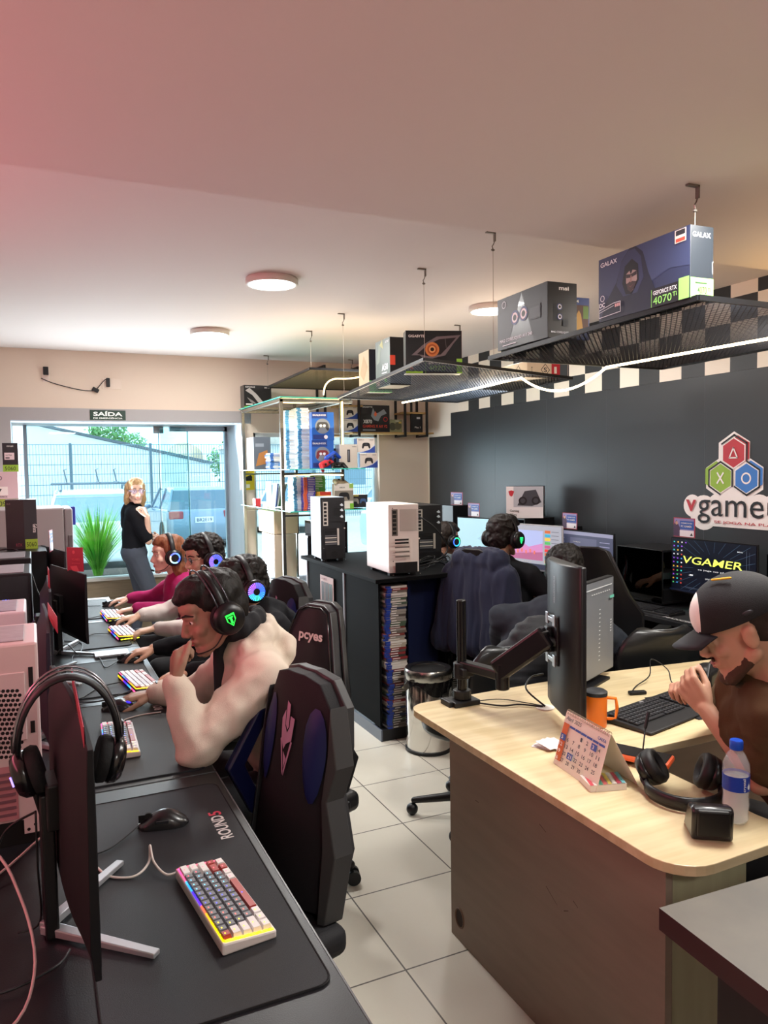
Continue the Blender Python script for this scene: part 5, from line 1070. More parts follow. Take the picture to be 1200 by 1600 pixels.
t = thing('monitor', 'wide monitor with a grey text screen behind the arm-mounted one', 'monitor', (2.14, 2.46, .76)); t.rotation_euler = (0, 0, math.radians(27)); sc = mat('#6a6d72', .3, e=.12)
B().bx(-.26,.115,.0,.03,.02,.42).build('housing', BLK, t, .004); f = Face((-.255,-.0002,.025), (1,0,0), (0,0,1), .365, .39); f.r(0,0,1,1,sc); tw = mat('#c8cccf', .5, e=.2)
for k in range(13): f.r(.56,.15+k*.045,.60,.158+k*.045,tw)
for k in range(9): f.r(.35+k*.06,.87,.38+k*.06,.878,tw)
for k in range(5): f.r(.86,.42+k*.03,.9,.43+k*.03,tw)
f.r(.85,.78,.97,.81,mat('#5fae9a',.4,e=.2)).r(.05,.93,.9,.938,tw); f.done('screen', t); b = B(); b.box((-.07,.06,.10), (.05,.03,.22)); b.box((-.07,.06,-.004), (.2,.16,.012)); b.build('stand', BLK, t, .003)
for k, (pts, l) in enumerate([([(1.50,2.42,.757),(1.56,2.35,.757),(1.63,2.33,.757),(1.69,2.27,.757)], 'black cable from the arm clamp to the counter grommet'), ([(1.51,2.44,.757),(1.60,2.42,.757),(1.66,2.34,.757),(1.70,2.27,.757)], 'second thinner cable running beside it to the grommet'), ([(1.63,2.14,1.07),(1.58,2.20,1.0),(1.56,2.26,.98),(1.58,2.14,1.05)], 'cable looping at the monitor arm joint'), ([(1.70,2.27,.757),(1.68,2.36,.80),(1.73,2.40,.83),(1.76,2.36,.85)], 'cable rising from the grommet behind the monitor')]):
    cable(pts, .0035 if k != 1 else .002, BLK, l)
b = B(); b.cyl((1.70,2.27,.7505), (1.70,2.27,.754), .035, n=28); q = b.build('cable_grommet', mat('#d8d4cc', .5), None); tag(q, 'white cable grommet disc in the counter behind the portrait monitor', 'grommet')
# mug
t = thing('travel_mug', 'orange mug with a dark lid behind the desk calendar', 'mug', (1.735, 2.03, .7505)); b = B(); b.lathe([(.033,0),(.036,.004),(.038,.11),(.035,.112),(.033,.01),(.0005,.008)], n=32); b.build('mug_body', mat('#e8781c', .4), t, smooth=True)
B().lathe([(.039,.11),(.039,.122),(.03,.128),(.0005,.128)], n=32).build('lid', DG, t, smooth=True); b = B(); b.tube([(.036,-.0,.095),(.07,-.02,.092),(.074,-.022,.06),(.07,-.02,.02),(.036,-.0,.02)], .006, 8); b.build('handle', mat('#e8781c', .4), t, smooth=2)
# counter keyboard & pad
q = B(); q.bx(-.17,.20,-.15,.13,0,.003); q = q.build('mouse_mat', mat('#17171a', .8), None, .002); q.location = (2.27, 2.05, .7505); q.rotation_euler = (0,0,-.06); tag(q, 'black mouse mat with a red emblem under the wide keyboard on the counter', 'mouse mat')
f = Face((0,0,.0034), (1,0,0), (0,1,0), .1, .06); f.O = V((-.02,.04,.0034)); f.p([(0,.2),(.4,.5),(.2,.9),(.7,.6),(1,.9),(.8,.3),(.4,.1)], mat('#b02a30')).p([(.9,.3),(1.3,.5),(1.5,.2),(1.2,0)], mat('#b02a30')); f.done('red_emblem', q)
t = thing('keyboard', 'wide black wireless keyboard on the reception counter', 'keyboard', (2.03, 2.03, .753), math.radians(13)); b = B(); b.prism([(-.115,0),(.09,0),(.09,.022),(.06,.02),(-.06,.014),(-.115,.008)], -.235, .235, 'x'); b.build('case', mat('#1c1d20', .5), t, .006, True)
b = B(); kk = mat('#26272b', .4); b.m(kk)
for r in range(6):
    y = .055-r*.0205; n = 22
    for c in range(n):
        x = -.215+c*.0197
        if c in (15, 19) : continue
        if r == 5 and 3 < c < 9:
            if c == 4: b.box((x+.035, y, .0155+.0012*(5-r)+.003), (.09,.016,.006))
            continue
        b.box((x, y, .0155+.0012*(5-r)+.003), (.0165,.017,.006))
b.build('keycaps', None, t, .0015, seg=1); f = Face((-.2,-.05,.026), (1,0,0), (0,1,0), .4, .13); f.k = 0
lt = mat('#8f9296', .5, e=.05); b = B(); b.m(lt)
for r in range(6):
    for c in range(22):
        if c in (15, 19) or (r == 5 and 3 < c < 9): continue
        x = -.218+c*.0197; y = .058-r*.0205; z = .0155+.0012*(5-r)+.0063; b.quad((x,y-.003,z),(x+.003,y-.003,z),(x+.003,y,z),(x,y,z))
b.build('key_legends', None, t); b = B(); b.ell((0,.078,.0215), (.012,.006,.001)); b.build('badge', SIL, t)
# speakers
t = thing('desktop_speaker', 'black angled desktop speaker standing behind the wide keyboard', 'speaker', (2.46, 2.22, .7505), .35); b = B(); b.prism([(-.045,0),(.05,0),(.035,.075),(-.02,.085),(-.05,.06)], -.055, .055, 'x'); b.build('cabinet', BLK, t, .01, True)
t = thing('desktop_speaker', 'second black speaker with a round knob, beside the bearded man', 'speaker', (2.60, 2.25, .7505), .35); b = B(); b.prism([(-.045,0),(.05,0),(.035,.08),(-.02,.09),(-.05,.065)], -.065, .065, 'x'); b.build('cabinet', BLK, t, .01, True); B().cyl((.035,-.052,.035), (.035,-.062,.036), .012).build('knob', SIL, t, .002)
cable([(2.10,2.25,.757),(2.18,2.31,.757),(2.28,2.34,.78),(2.31,2.36,.84),(2.36,2.32,.80),(2.34,2.27,.757),(2.41,2.22,.76)], .0025, BLK, 'thin black cable looping up behind the wide keyboard')
t = thing('cable_dongle', 'small black cable dongle beside the keyboard loop', 'dongle', (2.12, 2.24, .7505), -.3); B().bx(-.035,.035,-.012,.012,0,.014).build('dongle_body', BLK, t, .004)
# notes, calendar
for k, (x, y, r) in enumerate(((1.475,1.965,.5),(1.48,1.955,.35),(1.487,1.948,.62),(1.48,1.94,.2))):
    q = B(); q.bx(-.045,.045,-.032,.032,0,.0007); q = q.build('paper_note', mat('#e8e2e4', .7), None); q.location = (x, y, .7505+k*.0035); q.rotation_euler = (.05*k, .03*k, r); tag(q, 'loose white paper note in the small fanned pile left of the calendar', 'paper', 'paper notes beside the calendar')
t = thing('desk_calendar', 'spiral desk calendar showing a month grid with orange and blue columns', 'calendar', (1.425, 1.715, .7505)); yaw = math.atan2(1.604-1.829, 1.369-1.396)
t.rotation_euler = (0, 0, yaw+.0); w, sl, hh = .225, .075, .155
# local x along the face (left to right for the viewer), front toward -y
pg = mat('#e6ddd0', .6); b = B(); b.m(pg); L_ = [(-w/2,-sl/2,0),(w/2,-sl/2,0),(w/2,.01,hh),(-w/2,.01,hh)]; R_ = [(w/2,.10,0),(-w/2,.10,0),(-w/2,.014,hh),(w/2,.014,hh)]
for Q in (L_, R_): Q = [V(p) for p in Q]; n = (Q[1]-Q[0]).cross(Q[3]-Q[0]).normalized()*.0008; b.add(Q+[p-n for p in Q], [(0,1,2,3),(7,6,5,4),(0,4,5,1),(1,5,6,2),(2,6,7,3),(3,7,4,0)])
b.build('pages', None, t); b = B()
for i in range(24): x = -w/2+.008+i*(w-.016)/23; b.tube([(x, .012+.007*math.cos(a), hh+.007*math.sin(a)) for a in [2*PI*k/8 for k in range(8)]], .0009, 4, True)
b.build('spiral_binding', mat('#9a8f80', .3, .6), t); nn = V((0, -hh, sl/2+.01)); f = Face((-w/2,-sl/2-.0003,.0), (1,0,0), (0, sl/2+.01, hh), w, math.hypot(hh, sl/2+.01)); f.N = -f.N if f.N.y > 0 else f.N
or_ = mat('#c9622e', .5); bu = mat('#3d55a4', .5); ink = mat('#3a3a48', .6); f.t('Abril 2025', .04,.86,.07,ink,.35,0,shear=.2).t('CAIXA', .78,.83,.055,bu,.18,.02)
cw = .135; x0 = .03
for c in range(7): f.r(x0+c*cw+.004,.75,x0+(c+1)*cw-.008,.79,bu if c else or_)
f.r(x0,.10,x0+cw-.01,.80,or_); days = [['','','','1','2','3','4'],['5','6','7','8','9','10','11'],['12','13','14','15','16','17','18'],['19','20','21','22','23','24','25'],['26','27','28','29','30','','']]
for r, row in enumerate(days):
    for c, dd in enumerate(row):
        y = .63-r*.125
        if (r, c) in ((1,0),(0,5),(3,2)): f.r(x0+c*cw+.004,y-.02,x0+(c+1)*cw-.01,y+.095,bu)
        if dd: f.t(dd, x0+c*cw+.03, y, .07, WHT if c == 0 or (r,c) in ((0,5),(3,2)) else ink, .03*len(dd)+.01, .02)
f.done('print', t)
q = B(); q.bx(-.06,.045,-.045,.03,0,.018); q = q.build('sticky_note_pad', mat('#dfd8d0', .6), None); q.location = (1.432, 1.64, .7505); q.rotation_euler = (0,0,-.3)
tag(q, 'colourful striped note pad under the desk calendar', 'note pad'); f = Face((-.06,-.045,.018), (1,0,0), (0,1,0), .105, .075)
for i, c in enumerate(('#c8505a','#e8e2d8','#5aa88a','#d86a6a','#e8d06a','#e8e2d8','#b8485a','#6ab0b8')): f.p([(i/8,0),((i+.8)/8,0),((i+.8)/8+.1,1),(i/8+.1,1)], mat(c))
f.done('stripes', q)
t = thing('phone', 'orange-edged phone lying behind the calendar', 'phone', (1.60, 1.755, .765)); t.rotation_euler = (0, -.1, math.radians(28)); B().bx(-.035,.035,-.15,.15,0,.02).build('bumper_case', mat('#d8582a', .5), t, .008); B().bx(-.030,.030,-.142,.142,.0195,.0215).build('screen', mat('#17181b', .15), t, .002)
q = B(); q.bx(-.04,.04,-.03,.03,0,.012); q = q.build('phone_rest', BLK, None, .003); q.location = (1.60, 1.76, .751); tag(q, 'black block propping up the orange-edged phone', 'stand')
# headphones on the counter
t = thing('headphones', 'black over-ear headphones with a raised mic lying on the counter', 'headphones', (1.58, 1.50, .7505), math.radians(-38)); b = B()
pts = [(.095*math.cos(a), -.02-.105*math.sin(a), .022+.0*math.sin(a)) for a in [PI*k/16 for k in range(17)]]; b.tube(pts, .01, 8, flat=(.02, .007, (0,0,1))); b.build('headband', mat('#151517', .35), t, smooth=2)
for s, tilt in ((-1, .75), (1, .35)):
    qt = V((-s*1, -.25 if s < 0 else 0, tilt)).normalized().to_track_quat('Z', 'Y'); c = V((s*.085, .03, .048)); b = B(); b.lathe([(.024,.03),(.03,.04),(.044,.038),(.050,.026),(.048,.01)], c, 30, qt); b.build('ear_cushion', mat('#101012', .55), t, smooth=2)
    b = B(); b.lathe([(.0005,-.02),(.036,-.018),(.044,-.008),(.049,.010)], c, 30, qt); b.lathe([(.0005,.012),(.026,.03)], c, 20, qt); b.build('ear_cup', mat('#0e0e10', .3), t, smooth=2); b = B(); b.tube([(s*.096,-.03,.024), (s*.104,.0,.03), c+V((s*.02,0,0))], .006, 6); b.build('yoke', mat('#1d1d20', .25), t, smooth=2)
b = B(); b.cyl((-.10,.05,.06), (-.085,.085,.16), .0022); b.cap((-.087,.08,.15), (-.078,.09,.19), .0048, .0048); b.build('microphone', BLK, t, smooth=2)
# phone stand
t = thing('phone_stand', 'black wedge-shaped holder at the rounded corner of the counter', 'stand', (1.465, 1.305, .7505), math.radians(-35)); b = B(); b.prism([(-.045,0),(.05,0),(.0,.075),(-.04,.085),(-.055,.075)], -.05, .045, 'x'); b.build('wedge_body', mat('#141317', .3, coat=.3), t, .007, True)
b = B(); b.bx(-.04,.035,-.06,-.05,.015,.08); b.build('soft_pad', mat('#0e0d10', .5), t, .005)
# bottle
t = thing('water_bottle', 'clear plastic water bottle with blue cap and blue label', 'bottle', (1.572, 1.318, .7505)); pl = mat('#eaf4f8', .04, tr=1, alpha=1, ior=1.12); prof = [(.012,.0),(.026,.002),(.031,.012),(.030,.03),(.032,.05),(.030,.068),(.0315,.08),(.0315,.125),(.0325,.13),(.031,.15),(.022,.172),(.0135,.184),(.0125,.192),(.0125,.198)]
b = B(); b.lathe(prof, n=40); b.build('bottle_body', frost('#eef3f6', .2), t, smooth=2)
b = B(); b.lathe([(.010,.002),(.0245,.004),(.0295,.012),(.0285,.03),(.0305,.05),(.0285,.068),(.030,.08),(.030,.118),(.0005,.118)], n=40); b.build('water', frost('#e4e8ea', .42), t, smooth=2)
b = B(); b.lathe([(.0322,.082),(.0322,.124)], n=40); b.mi = b.mi[:-0] if 0 else b.mi; b = B(); n = 40; b.add([(.0322*math.cos(2*PI*i/n), .0322*math.sin(2*PI*i/n), z) for z in (.086,.124) for i in range(n)], [(i, (i+1)%n, n+(i+1)%n, n+i) for i in range(n)]); b.build('label', mat('#1f3fa8', .4), t, smooth=2)
b = B(); b.lathe([(.0155,.186),(.016,.188),(.016,.205),(.0145,.209),(.0005,.209)], n=30); b.build('cap', mat('#1c4fc4', .35), t, smooth=True)
vs, fs, a0, b0, a1, b1 = textmesh('crystal', .02); b = B(); ang0 = math.radians(-110); b.add([(.0326*math.cos(ang0-(y-b0)/(b1-b0)*-.28), .0326*math.sin(ang0+(y-b0)/(b1-b0)*.28), .088+(x-a0)/(a1-a0)*.033) for x, y, z in [(v[0], b1-(v[1]-b0), 0) for v in vs]], [f[::-1] for f in fs])
b.add([(.0327*math.cos(ang0+.55+.16*math.cos(a)*(1 if math.sin(a) < 0 else (1-math.sin(a)))), .0327*math.sin(ang0+.55+.16*math.cos(a)*(1 if math.sin(a) < 0 else (1-math.sin(a)))), .100+.008*math.sin(a)+(.006 if math.sin(a) > .9 else 0)) for a in [2*PI*k/20 for k in range(20)]], [tuple(range(20))]); b.build('label_print', mat('#e9f0f6', .5), t)
# dark table bottom right
t = thing('side_counter', 'dark table with a worn grey laminate top at the bottom right corner', 'table', (.96, .94, 0)); GT = mat('#625e53', .5, nz=.25, ns=5, c2='#514e46')
p0 = V((.935, .935, 0)); ex = V((.25, -.012, 0)).normalized(); ey = V((-.014, -.22, 0)).normalized(); off = V((.96,.94,0))
c4 = [p0, p0+ex*.9, p0+ex*.9+ey*.8, p0+ey*.8]; b = B(off); b.m(GT); vs = [p+V((0,0,.90)) for p in c4]+[p+V((0,0,.862)) for p in c4]; b.add(vs, [(3,2,1,0)]); b.m(mat('#3a1f22', .4)); b.add(vs, [(0,1,5,4),(1,2,6,5),(2,3,7,6),(3,0,4,7),(4,5,6,7)])
o = b.build('table_top', None, t); b = B(off); q0 = p0+ex*.03+ey*.10; c4 = [q0, q0+ex*.85, q0+ex*.85+ey*.65, q0+ey*.65]; vs = [p+V((0,0,.862)) for p in c4]+list(c4); b.add(vs, [(0,1,5,4),(1,2,6,5),(2,3,7,6),(3,0,4,7)]); b.build('side_panel', mat('#1a0d10', .5), t)
# chair of the man in brown and office chairs
def ochair(label, loc, rz, w=.44, hb=.42, zb=.5, group='round-backed office chairs', rim=True):
    t = thing('office_chair', label, 'chair', loc, rz, group); m_ = mat('#15181a', .35, coat=.15); b = B(); rows = []
    for i in range(9):
        v = -.97+1.94*i/8; z = zb+hb*(v+1)/2; ww = w/2*(1-abs(v)**3.2)**(1/3.2)*(1 if v > 0 else .9)
        rows.append([(ww*(-1+2*k/8), -.20-.07*(v+1)/2+.05*(abs(-1+2*k/8))**2, z) for k in range(9)])
    b.add([p for r in rows for p in r], [(i*9+k, (i+1)*9+k, (i+1)*9+k+1, i*9+k+1) for i in range(8) for k in range(8)]); o = b.build('backrest', m_, t, smooth=2, sub=1); q = o.modifiers.new('s', 'SOLIDIFY'); q.thickness = .035
    ring = [V(r[0]) for r in rows]+[V(p) for p in rows[-1][1:-1]]+[V(r[-1]) for r in rows[::-1]]
    if rim: B().tube([p+V((0,-.02,0)) for p in ring], .006, 6).build('rim', mat('#5a5f62', .3, .5), t, smooth=2)
    b = B(); b.prism(arc(0,0,.23,0,345,24), .42, .49, 'z'); b.build('seat', m_, t, .025, True, 3); B().cyl((0,-.2,.42), (0,-.25,.62), .02).build('back_bar', BLK, t); B().cyl((0,0,.06), (0,0,.42), .025).build('gas_cylinder', BLK, t)
    for i in range(5):
        a = 2*PI*i/5; d = V((math.cos(a), math.sin(a), 0)); b = B(); b.cap((0,0,.1), d*.27+V((0,0,.07)), .025, .015); b.ell(d*.28+V((0,0,.028)), .028); b.build('leg', BLK, t, smooth=2)
    return t
ochair('black round-backed office chair behind the counter, in front of the green-trimmed chair', (2.70, 2.88, 0), math.radians(-12), zb=.44, hb=.45)
ochair('small black office chair behind the monitor arm clamp', (1.83, 3.02, 0), math.radians(8), w=.36, hb=.4, zb=.47)
ochair('black office chair under the man in the brown T-shirt', (2.02, 1.20, 0), math.radians(25), zb=.5, hb=.25)
# quilted jacket hung on chair
b = B((1.98, 2.80, 0)); b.ell((1.98,2.80,.62), (.22,.10,.30)); b.ell((2.04,2.78,.8), (.17,.09,.18)); q = remesh(b, 'quilted_vest', mat('#1c1f24', .7), None, .012, 4, .014, 16, stretch=(.3,.3,1.6)); q.location = (1.98, 2.80, 0); tag(q, 'black quilted garment draped below the monitor arm', 'garment')
# ---------------------------------------------------------------- right wall desk
for (y0, y1, l) in ((1.6, 3.75, 'black wall desk under the bright lettered screen'), (3.76, 5.0, 'black wall desk under the browser screen'), (5.01, 6.4, 'black wall desk under the blank white monitor')):
    t = thing('desk', l, 'desk', (3.64, (y0+y1)/2, 0)); d = y1-y0; B().bx(-.34, .35, -d/2, d/2, .72, .75).build('desk_top', mat('#1a1b1e', .35), t, .003)
    for s in (-1, 1): B().bx(-.3, .33, s*(d/2-.02)-.012, s*(d/2-.02)+.012, 0, .72).build('side_panel', BLK, t)
    B().bx(.3,.32,-d/2+.03,d/2-.03,.25,.72).build('modesty_panel', BLK, t)
def screen_tex(t, W, H, zb, draw):
    f = Face((-W/2+.008, -.0016, zb+.014), (1,0,0), (0,0,1), W-.016, H-.022); draw(f); f.done('screen_image', t)
sb = lambda c, e=.8: mat(c, .35, e=e*.55)
def vg(f):
    f.r(0,0,1,1,sb('#0c1220',.8)); rnd = random.Random(3)
    for i in range(26):
        a = 2*PI*i/26+rnd.random()*.1; r0 = .25+.1*rnd.random(); f.line([(.52+r0*math.cos(a)*.8, .5+r0*math.sin(a)), (max(.01,min(.99,.52+.7*math.cos(a)*.8)), max(.01,min(.99,.5+.7*math.sin(a))))], .0018, sb('#3f5872', .7))
    ic = ['#c84a3a','#3a8ad8','#e8b83a','#4ac86a','#d8d8e0','#8a4ad8','#3ac8c8']
    for r in range(11):
        for c in range(4 if r < 1 else (3 if r < 9 else 3)): f.r(.035+c*.05,.925-r*.078,.052+c*.05,.95-r*.078,sb(ic[rnd.randrange(7)],1))
    f.t('VGAMER', .152,.545,.150,sb('#2c3a12',.9),.73,.02,shear=.25).t('VGAMER', .155,.55,.138,sb('#e6f06a',1.5),.715,.005,shear=.25).t('se joga no play', .36,.44,.035,sb('#e8ecf0',1),.36,0)
    f.r(.26,.33,.30,.35,sb('#dfe6ea',1)).t('PLAY', .25,.32,.02,sb('#dfe6ea',1),.05).t('OPTIONS', .45,.29,.025,sb('#dfe6ea',1),.08).r(.0,.0,1,.035,sb('#10182a',.9))
    f.line([(.2,.1),(.85,.06),(.92,.15),(.92,.9)], .0015, sb('#5a6a80',.8)); f.line([(.2,.08),(.88,.03),(.95,.12),(.95,.88)], .001, sb('#5a6a80',.8)); f.t('MENU', .82,.86,.02,sb('#dfe6ea',1),.06)
def br1(f):
    f.r(0,0,1,1,sb('#474b63',.8)).r(0,.92,1,1,sb('#8a8ca6',.8)).r(.24,.55,.72,.86,sb('#5c5f78',.8)).r(.36,.36,.62,.44,sb('#d8cf3a',1)).r(.5,.58,.58,.62,sb('#3a8ad8',1)).r(.6,.58,.7,.62,sb('#7ab0e8',1))
    for k in range(9): f.r(.04,.82-k*.09,.13,.84-k*.09,sb('#8a8fae',.8)); 
    f.t('Configurar', .3,.75,.03,WHT,.14); 
    for k in range(4): f.r(.78,.8-k*.09,.95,.815-k*.09,sb('#9a9ab8',.8))
def br2(f):
    f.r(0,0,1,1,sb('#a3a7b4',.9)).r(.02,.2,.66,.88,sb('#a8b4e0',1)).p([(.02,.55),(.2,.65),(.4,.5),(.66,.6),(.66,.3),(.02,.3)], sb('#c98ac0',.9)).p([(.02,.3),(.66,.4),(.66,.2),(.02,.2)], sb('#b06a90',.9)); rnd = random.Random(5)
    cc = ['#c8683a','#3aa8c8','#e8c04a','#5ab86a','#b85a8a','#d83a3a']
    for k in range(10): f.r(.70,.84-k*.085,.80,.90-k*.085,sb(cc[k%6],1)).r(.82,.87-k*.085,.95,.88-k*.085,sb('#55586a',.8))
    for k in range(5): f.r(.18+k*.08,.34+.03*(k%2),.21+k*.08,.42+.03*(k%2),sb('#d87a6a',1))
    f.r(0,0,1,.12,sb('#3c3f52',.8)).t('RODA O MUNDO', .06,.14,.03,WHT,.4)
def blank(f): f.r(0,0,1,1,sb('#a9cfdb',.95)).p([(.45,.45),(.55,.55),(.6,.5),(.7,.6),(.66,.42),(.56,.38)], sb('#9abfca',.95)).c(.78,.05,.03,BLK)
mr = math.radians
m = monitor('monitor', 'monitor showing a glowing green lettered wallpaper on the wall desk', (3.64, 3.24, .7505), mr(-90), .63, .345, .10, vee=False); screen_tex(m, .63, .345, .10, vg)
m = monitor('monitor', 'monitor with a dark browser page behind the green-trimmed chair', (3.62, 4.36, .7505), mr(-90), .62, .345, .08, vee=False); screen_tex(m, .62, .345, .08, br1)
m = monitor('monitor', 'monitor showing a pale pink and blue game stream, before the man in the black T-shirt', (3.52, 4.83, .7505), mr(-78), .56, .36, .09, vee=False, back='#c8c8cc'); screen_tex(m, .56, .36, .09, br2)
m = monitor('monitor', 'monitor with a blank pale blue screen before the boy in the dark jacket', (3.52, 5.62, .7505), mr(-76), .56, .34, .12, vee=False); screen_tex(m, .56, .34, .12, blank)
for l, p, r in (('promotional card standing on the green-lettered monitor', (3.66, 3.47, 1.196), -90), ('promotional card standing on the monitor with the dark browser page', (3.64, 4.55, 1.178), -90), ('promotional card standing on the blank pale blue monitor', (3.54, 5.75, 1.214), -85), ('promotional card at the corner of the white wall strip behind the dark tower', (3.6, 6.15, 1.30), -80)):
    card(l, p, mr(r), .17, .12)
t = thing('storage_box', 'small shelf box carrying the far promotional card', 'box', (3.6, 6.15, .751)); B().bx(-.1,.1,-.1,.1,0,.549).build('box_body', BLK, t, .003)
# wall-desk keyboards
def kb2(label, loc, rz, W=.44, D=.14):
    t = thing('keyboard', label, 'keyboard', loc, rz); B().prism([(-D/2,0),(D/2,0),(D/2,.024),(-D/2,.014)], -W/2, W/2, 'x').build('case', BLK, t, .004); b = B(); b.m(mat('#1f2024', .35))
    for r in range(6):
        for c in range(22):
            if c in (15,): continue
            b.box((-W/2+.018+c*.0193, D/2-.02-r*.0205, .0265-.0018*r), (.0165,.0175,.008))
    b.build('keycaps', None, t); return t
kb2('black full-size keyboard in front of the green-lettered monitor', (3.42, 3.52, .7505), mr(-87)); kb2('dark keyboard under the hands of the man in the black T-shirt', (3.14, 4.0, .7505), mr(-75)) if 0 else None
kb2('black keyboard in front of the browser monitor', (3.42, 4.3, .7505), mr(-90)); kb2('black keyboard in front of the blank pale blue monitor', (3.42, 5.25, .7505), mr(-80))
q = B(); q.bx(-.14,.14,-.42,.42,0,.003); q = q.build('mouse_mat', mat('#1d1e22', .7), None); q.location = (3.46, 3.20, .7505); tag(q, 'long black desk mat in front of the green-lettered monitor', 'mouse mat')
f = Face((-.125,-.38,.0034), (0,1,0), (-1,0,0), .3, .03); f.O = V((-.13,.12,.0034)); f.R = V((0,-1,0)); f.U = V((1,0,0)); f.N = V((0,0,1)); f.t('MANCER', 0,0,1,mat('#c8c8cc'),.75,.02).t('X', .85,0,1,mat('#c83a5a'),.12,.02); f.done('lettering', q)
mouse('black mouse on the mat in front of the green-lettered monitor', (3.44, 3.03, .7545), mr(-90))
# towers on the wall desk
def glasscase(label, loc, rz, w=.22, d=.44, h=.43, side='front', glow=('#28c8e8', '#4af06a', '#f0e03c', '#3a5cff'), disc=False):
    t = thing('computer_tower', label, 'computer tower', loc, rz); b = B(); b.bx(-w/2,w/2,-d/2,d/2,.015,.03); b.bx(-w/2,w/2,-d/2,d/2,h-.015,h); b.bx(-w/2,w/2,d/2-.01,d/2,.03,h-.015); b.bx(w/2-.01,w/2,-d/2,d/2,.03,h-.015); b.bx(-w/2,-w/2+.012,-d/2,-d/2+.012,.03,h-.015); b.bx(-w/2,w/2-.01,-d/2,d/2-.01,.03,.11); b.build('frame', BLK, t, .003)
    b = B(); b.m(mat('#2a2c31', .4)); b.bx(w/2-.05,w/2-.02,-d/2+.04,d/2-.06,.12,h-.04); b.m(mat('#6f7276', .4)); b.cyl((-w/2+.05,.12,h-.15), (w/2-.05,.12,h-.15), .055, n=24); b.cyl((-w/2+.049,.12,h-.15), (-w/2+.05,.12,h-.15), .03, n=16); b.m(mat('#34363b', .4)); b.bx(-w/2+.03,w/2-.05,-.12,.14,.16,.20); b.build('components', None, t)
    b = B()
    for i in range(12): b.m(led(glow[i*len(glow)//12], 2.5)); b.bx(w/2-.062, w/2-.050, -d/2+.03, -d/2+.045, .12+i*.016, .136+i*.016)
    if disc:
        for i in range(16): a = 2*PI*i/16; b.m(led(glow[i*len(glow)//16], 2)); b.add([(-.0,-d/2-.003,h-.13), (.07*math.cos(a),-d/2-.003,h-.13+.07*math.sin(a)), (.07*math.cos(a+.4),-d/2-.003,h-.13+.07*math.sin(a+.4))], [(0,1,2)])
    b.build('light_strip', None, t); b = B(); b.bx(-w/2-.002,-w/2,-d/2,d/2,.02,h-.005); b.build('side_glass', glass('#8a8f96', .03, .3), t); return t
glasscase('black glass-sided tower with a rainbow strip beside the green-lettered monitor', (3.74, 3.76, .7505), mr(0), .34, .40, .36)
glasscase('black tower with a round rainbow fan between the game stream and browser monitors', (3.80, 4.88, .7505), mr(-90), .2, .3, .42, disc=True)
glasscase('black tower with a blue fan ring behind the boy in the dark jacket', (3.72, 6.1, .7505), mr(0), .30, .42, .42, glow=('#2a5cff','#3a3cff','#2a8cff'), disc=True)
glasscase('dark tower at the right edge behind the green-lettered monitor', (3.80, 2.68, .7505), mr(0), .26, .42, .40, glow=('#401018','#301014'))
t = thing('gaming_headset', 'red and black headset on the tower at the right edge', 'headset', (3.74, 2.78, 1.18)); 
for s in (-1, 1): q = B(); q.lathe([(.03,-.015),(.048,-.012),(.05,.006),(.03,.02),(.0005,.022)], (s*.05,0,.045), 24, V((s,0,0)).to_track_quat('Z','Y')); q.build('ear_cup', mat('#a8202c' if s < 0 else '#1a1a1c', .35), t, smooth=2)
B().tube([(.06*math.cos(a), 0, .05+.09*math.sin(a)) for a in [PI*k/12 for k in range(13)]], .008, 8).build('headband', BLK, t, smooth=2)
glasscase('plain black tower carrying the red-badged carton', (3.78, 5.32, .7505), mr(-90), .42, .3, .475, glow=('#101214',))
t = carton('product_box', 'white and black carton with a red shield badge on the wall desk tower', 'box', (3.72, 5.22, 1.228), mr(-40), .30, .24, .26, {'all': '#131418', 'front': '#d8d3d4'}); f = bface(.30, .24, .26, 'front'); rd = mat('#b02a34')
f.r(.2,.35,1,1,mat('#a8aab0')).p([(.3,.4),(.5,.85),(.8,.9),(.95,.5),(.7,.38)], mat('#3a3c42')).c(.45,.55,.13,BLK,ri=.6).c(.8,.55,.13,BLK,ri=.6).p([(.06,.85),(.14,.88),(.22,.85),(.18,.72),(.14,.68),(.09,.73)], rd).t('Gaming', .1,.18,.09,BLK,.25).t('Slim', .1,.06,.09,BLK,.18); f.done('print', t)
f = bface(.30, .24, .26, 'right'); f.p([(.35,.88),(.5,.92),(.65,.88),(.6,.72),(.5,.66),(.4,.72)], rd).t('msi', .4,.55,.06,WHT,.2).t('GAMING', .3,.38,.05,WHT,.4).r(.2,.05,.8,.25,mat('#4a5a50')); f.done('side_print', t)
# desk clutter cables at the wall desk
for k in range(7):
    y = 4.0+.12*k; cable([(3.72, y, .757), (3.62-.03*k%.1, y+.06, .80+.03*(k%3)), (3.55, y-.05, .76), (3.5, y+.08, .757), (3.68, y+.15, .79)], .003, BLK, 'tangled black cable between the browser and game stream monitors, '+['closest to','second from','third from','fourth from','fifth from','sixth from','farthest from'][k]+' us', group='tangled cables on the wall desk')
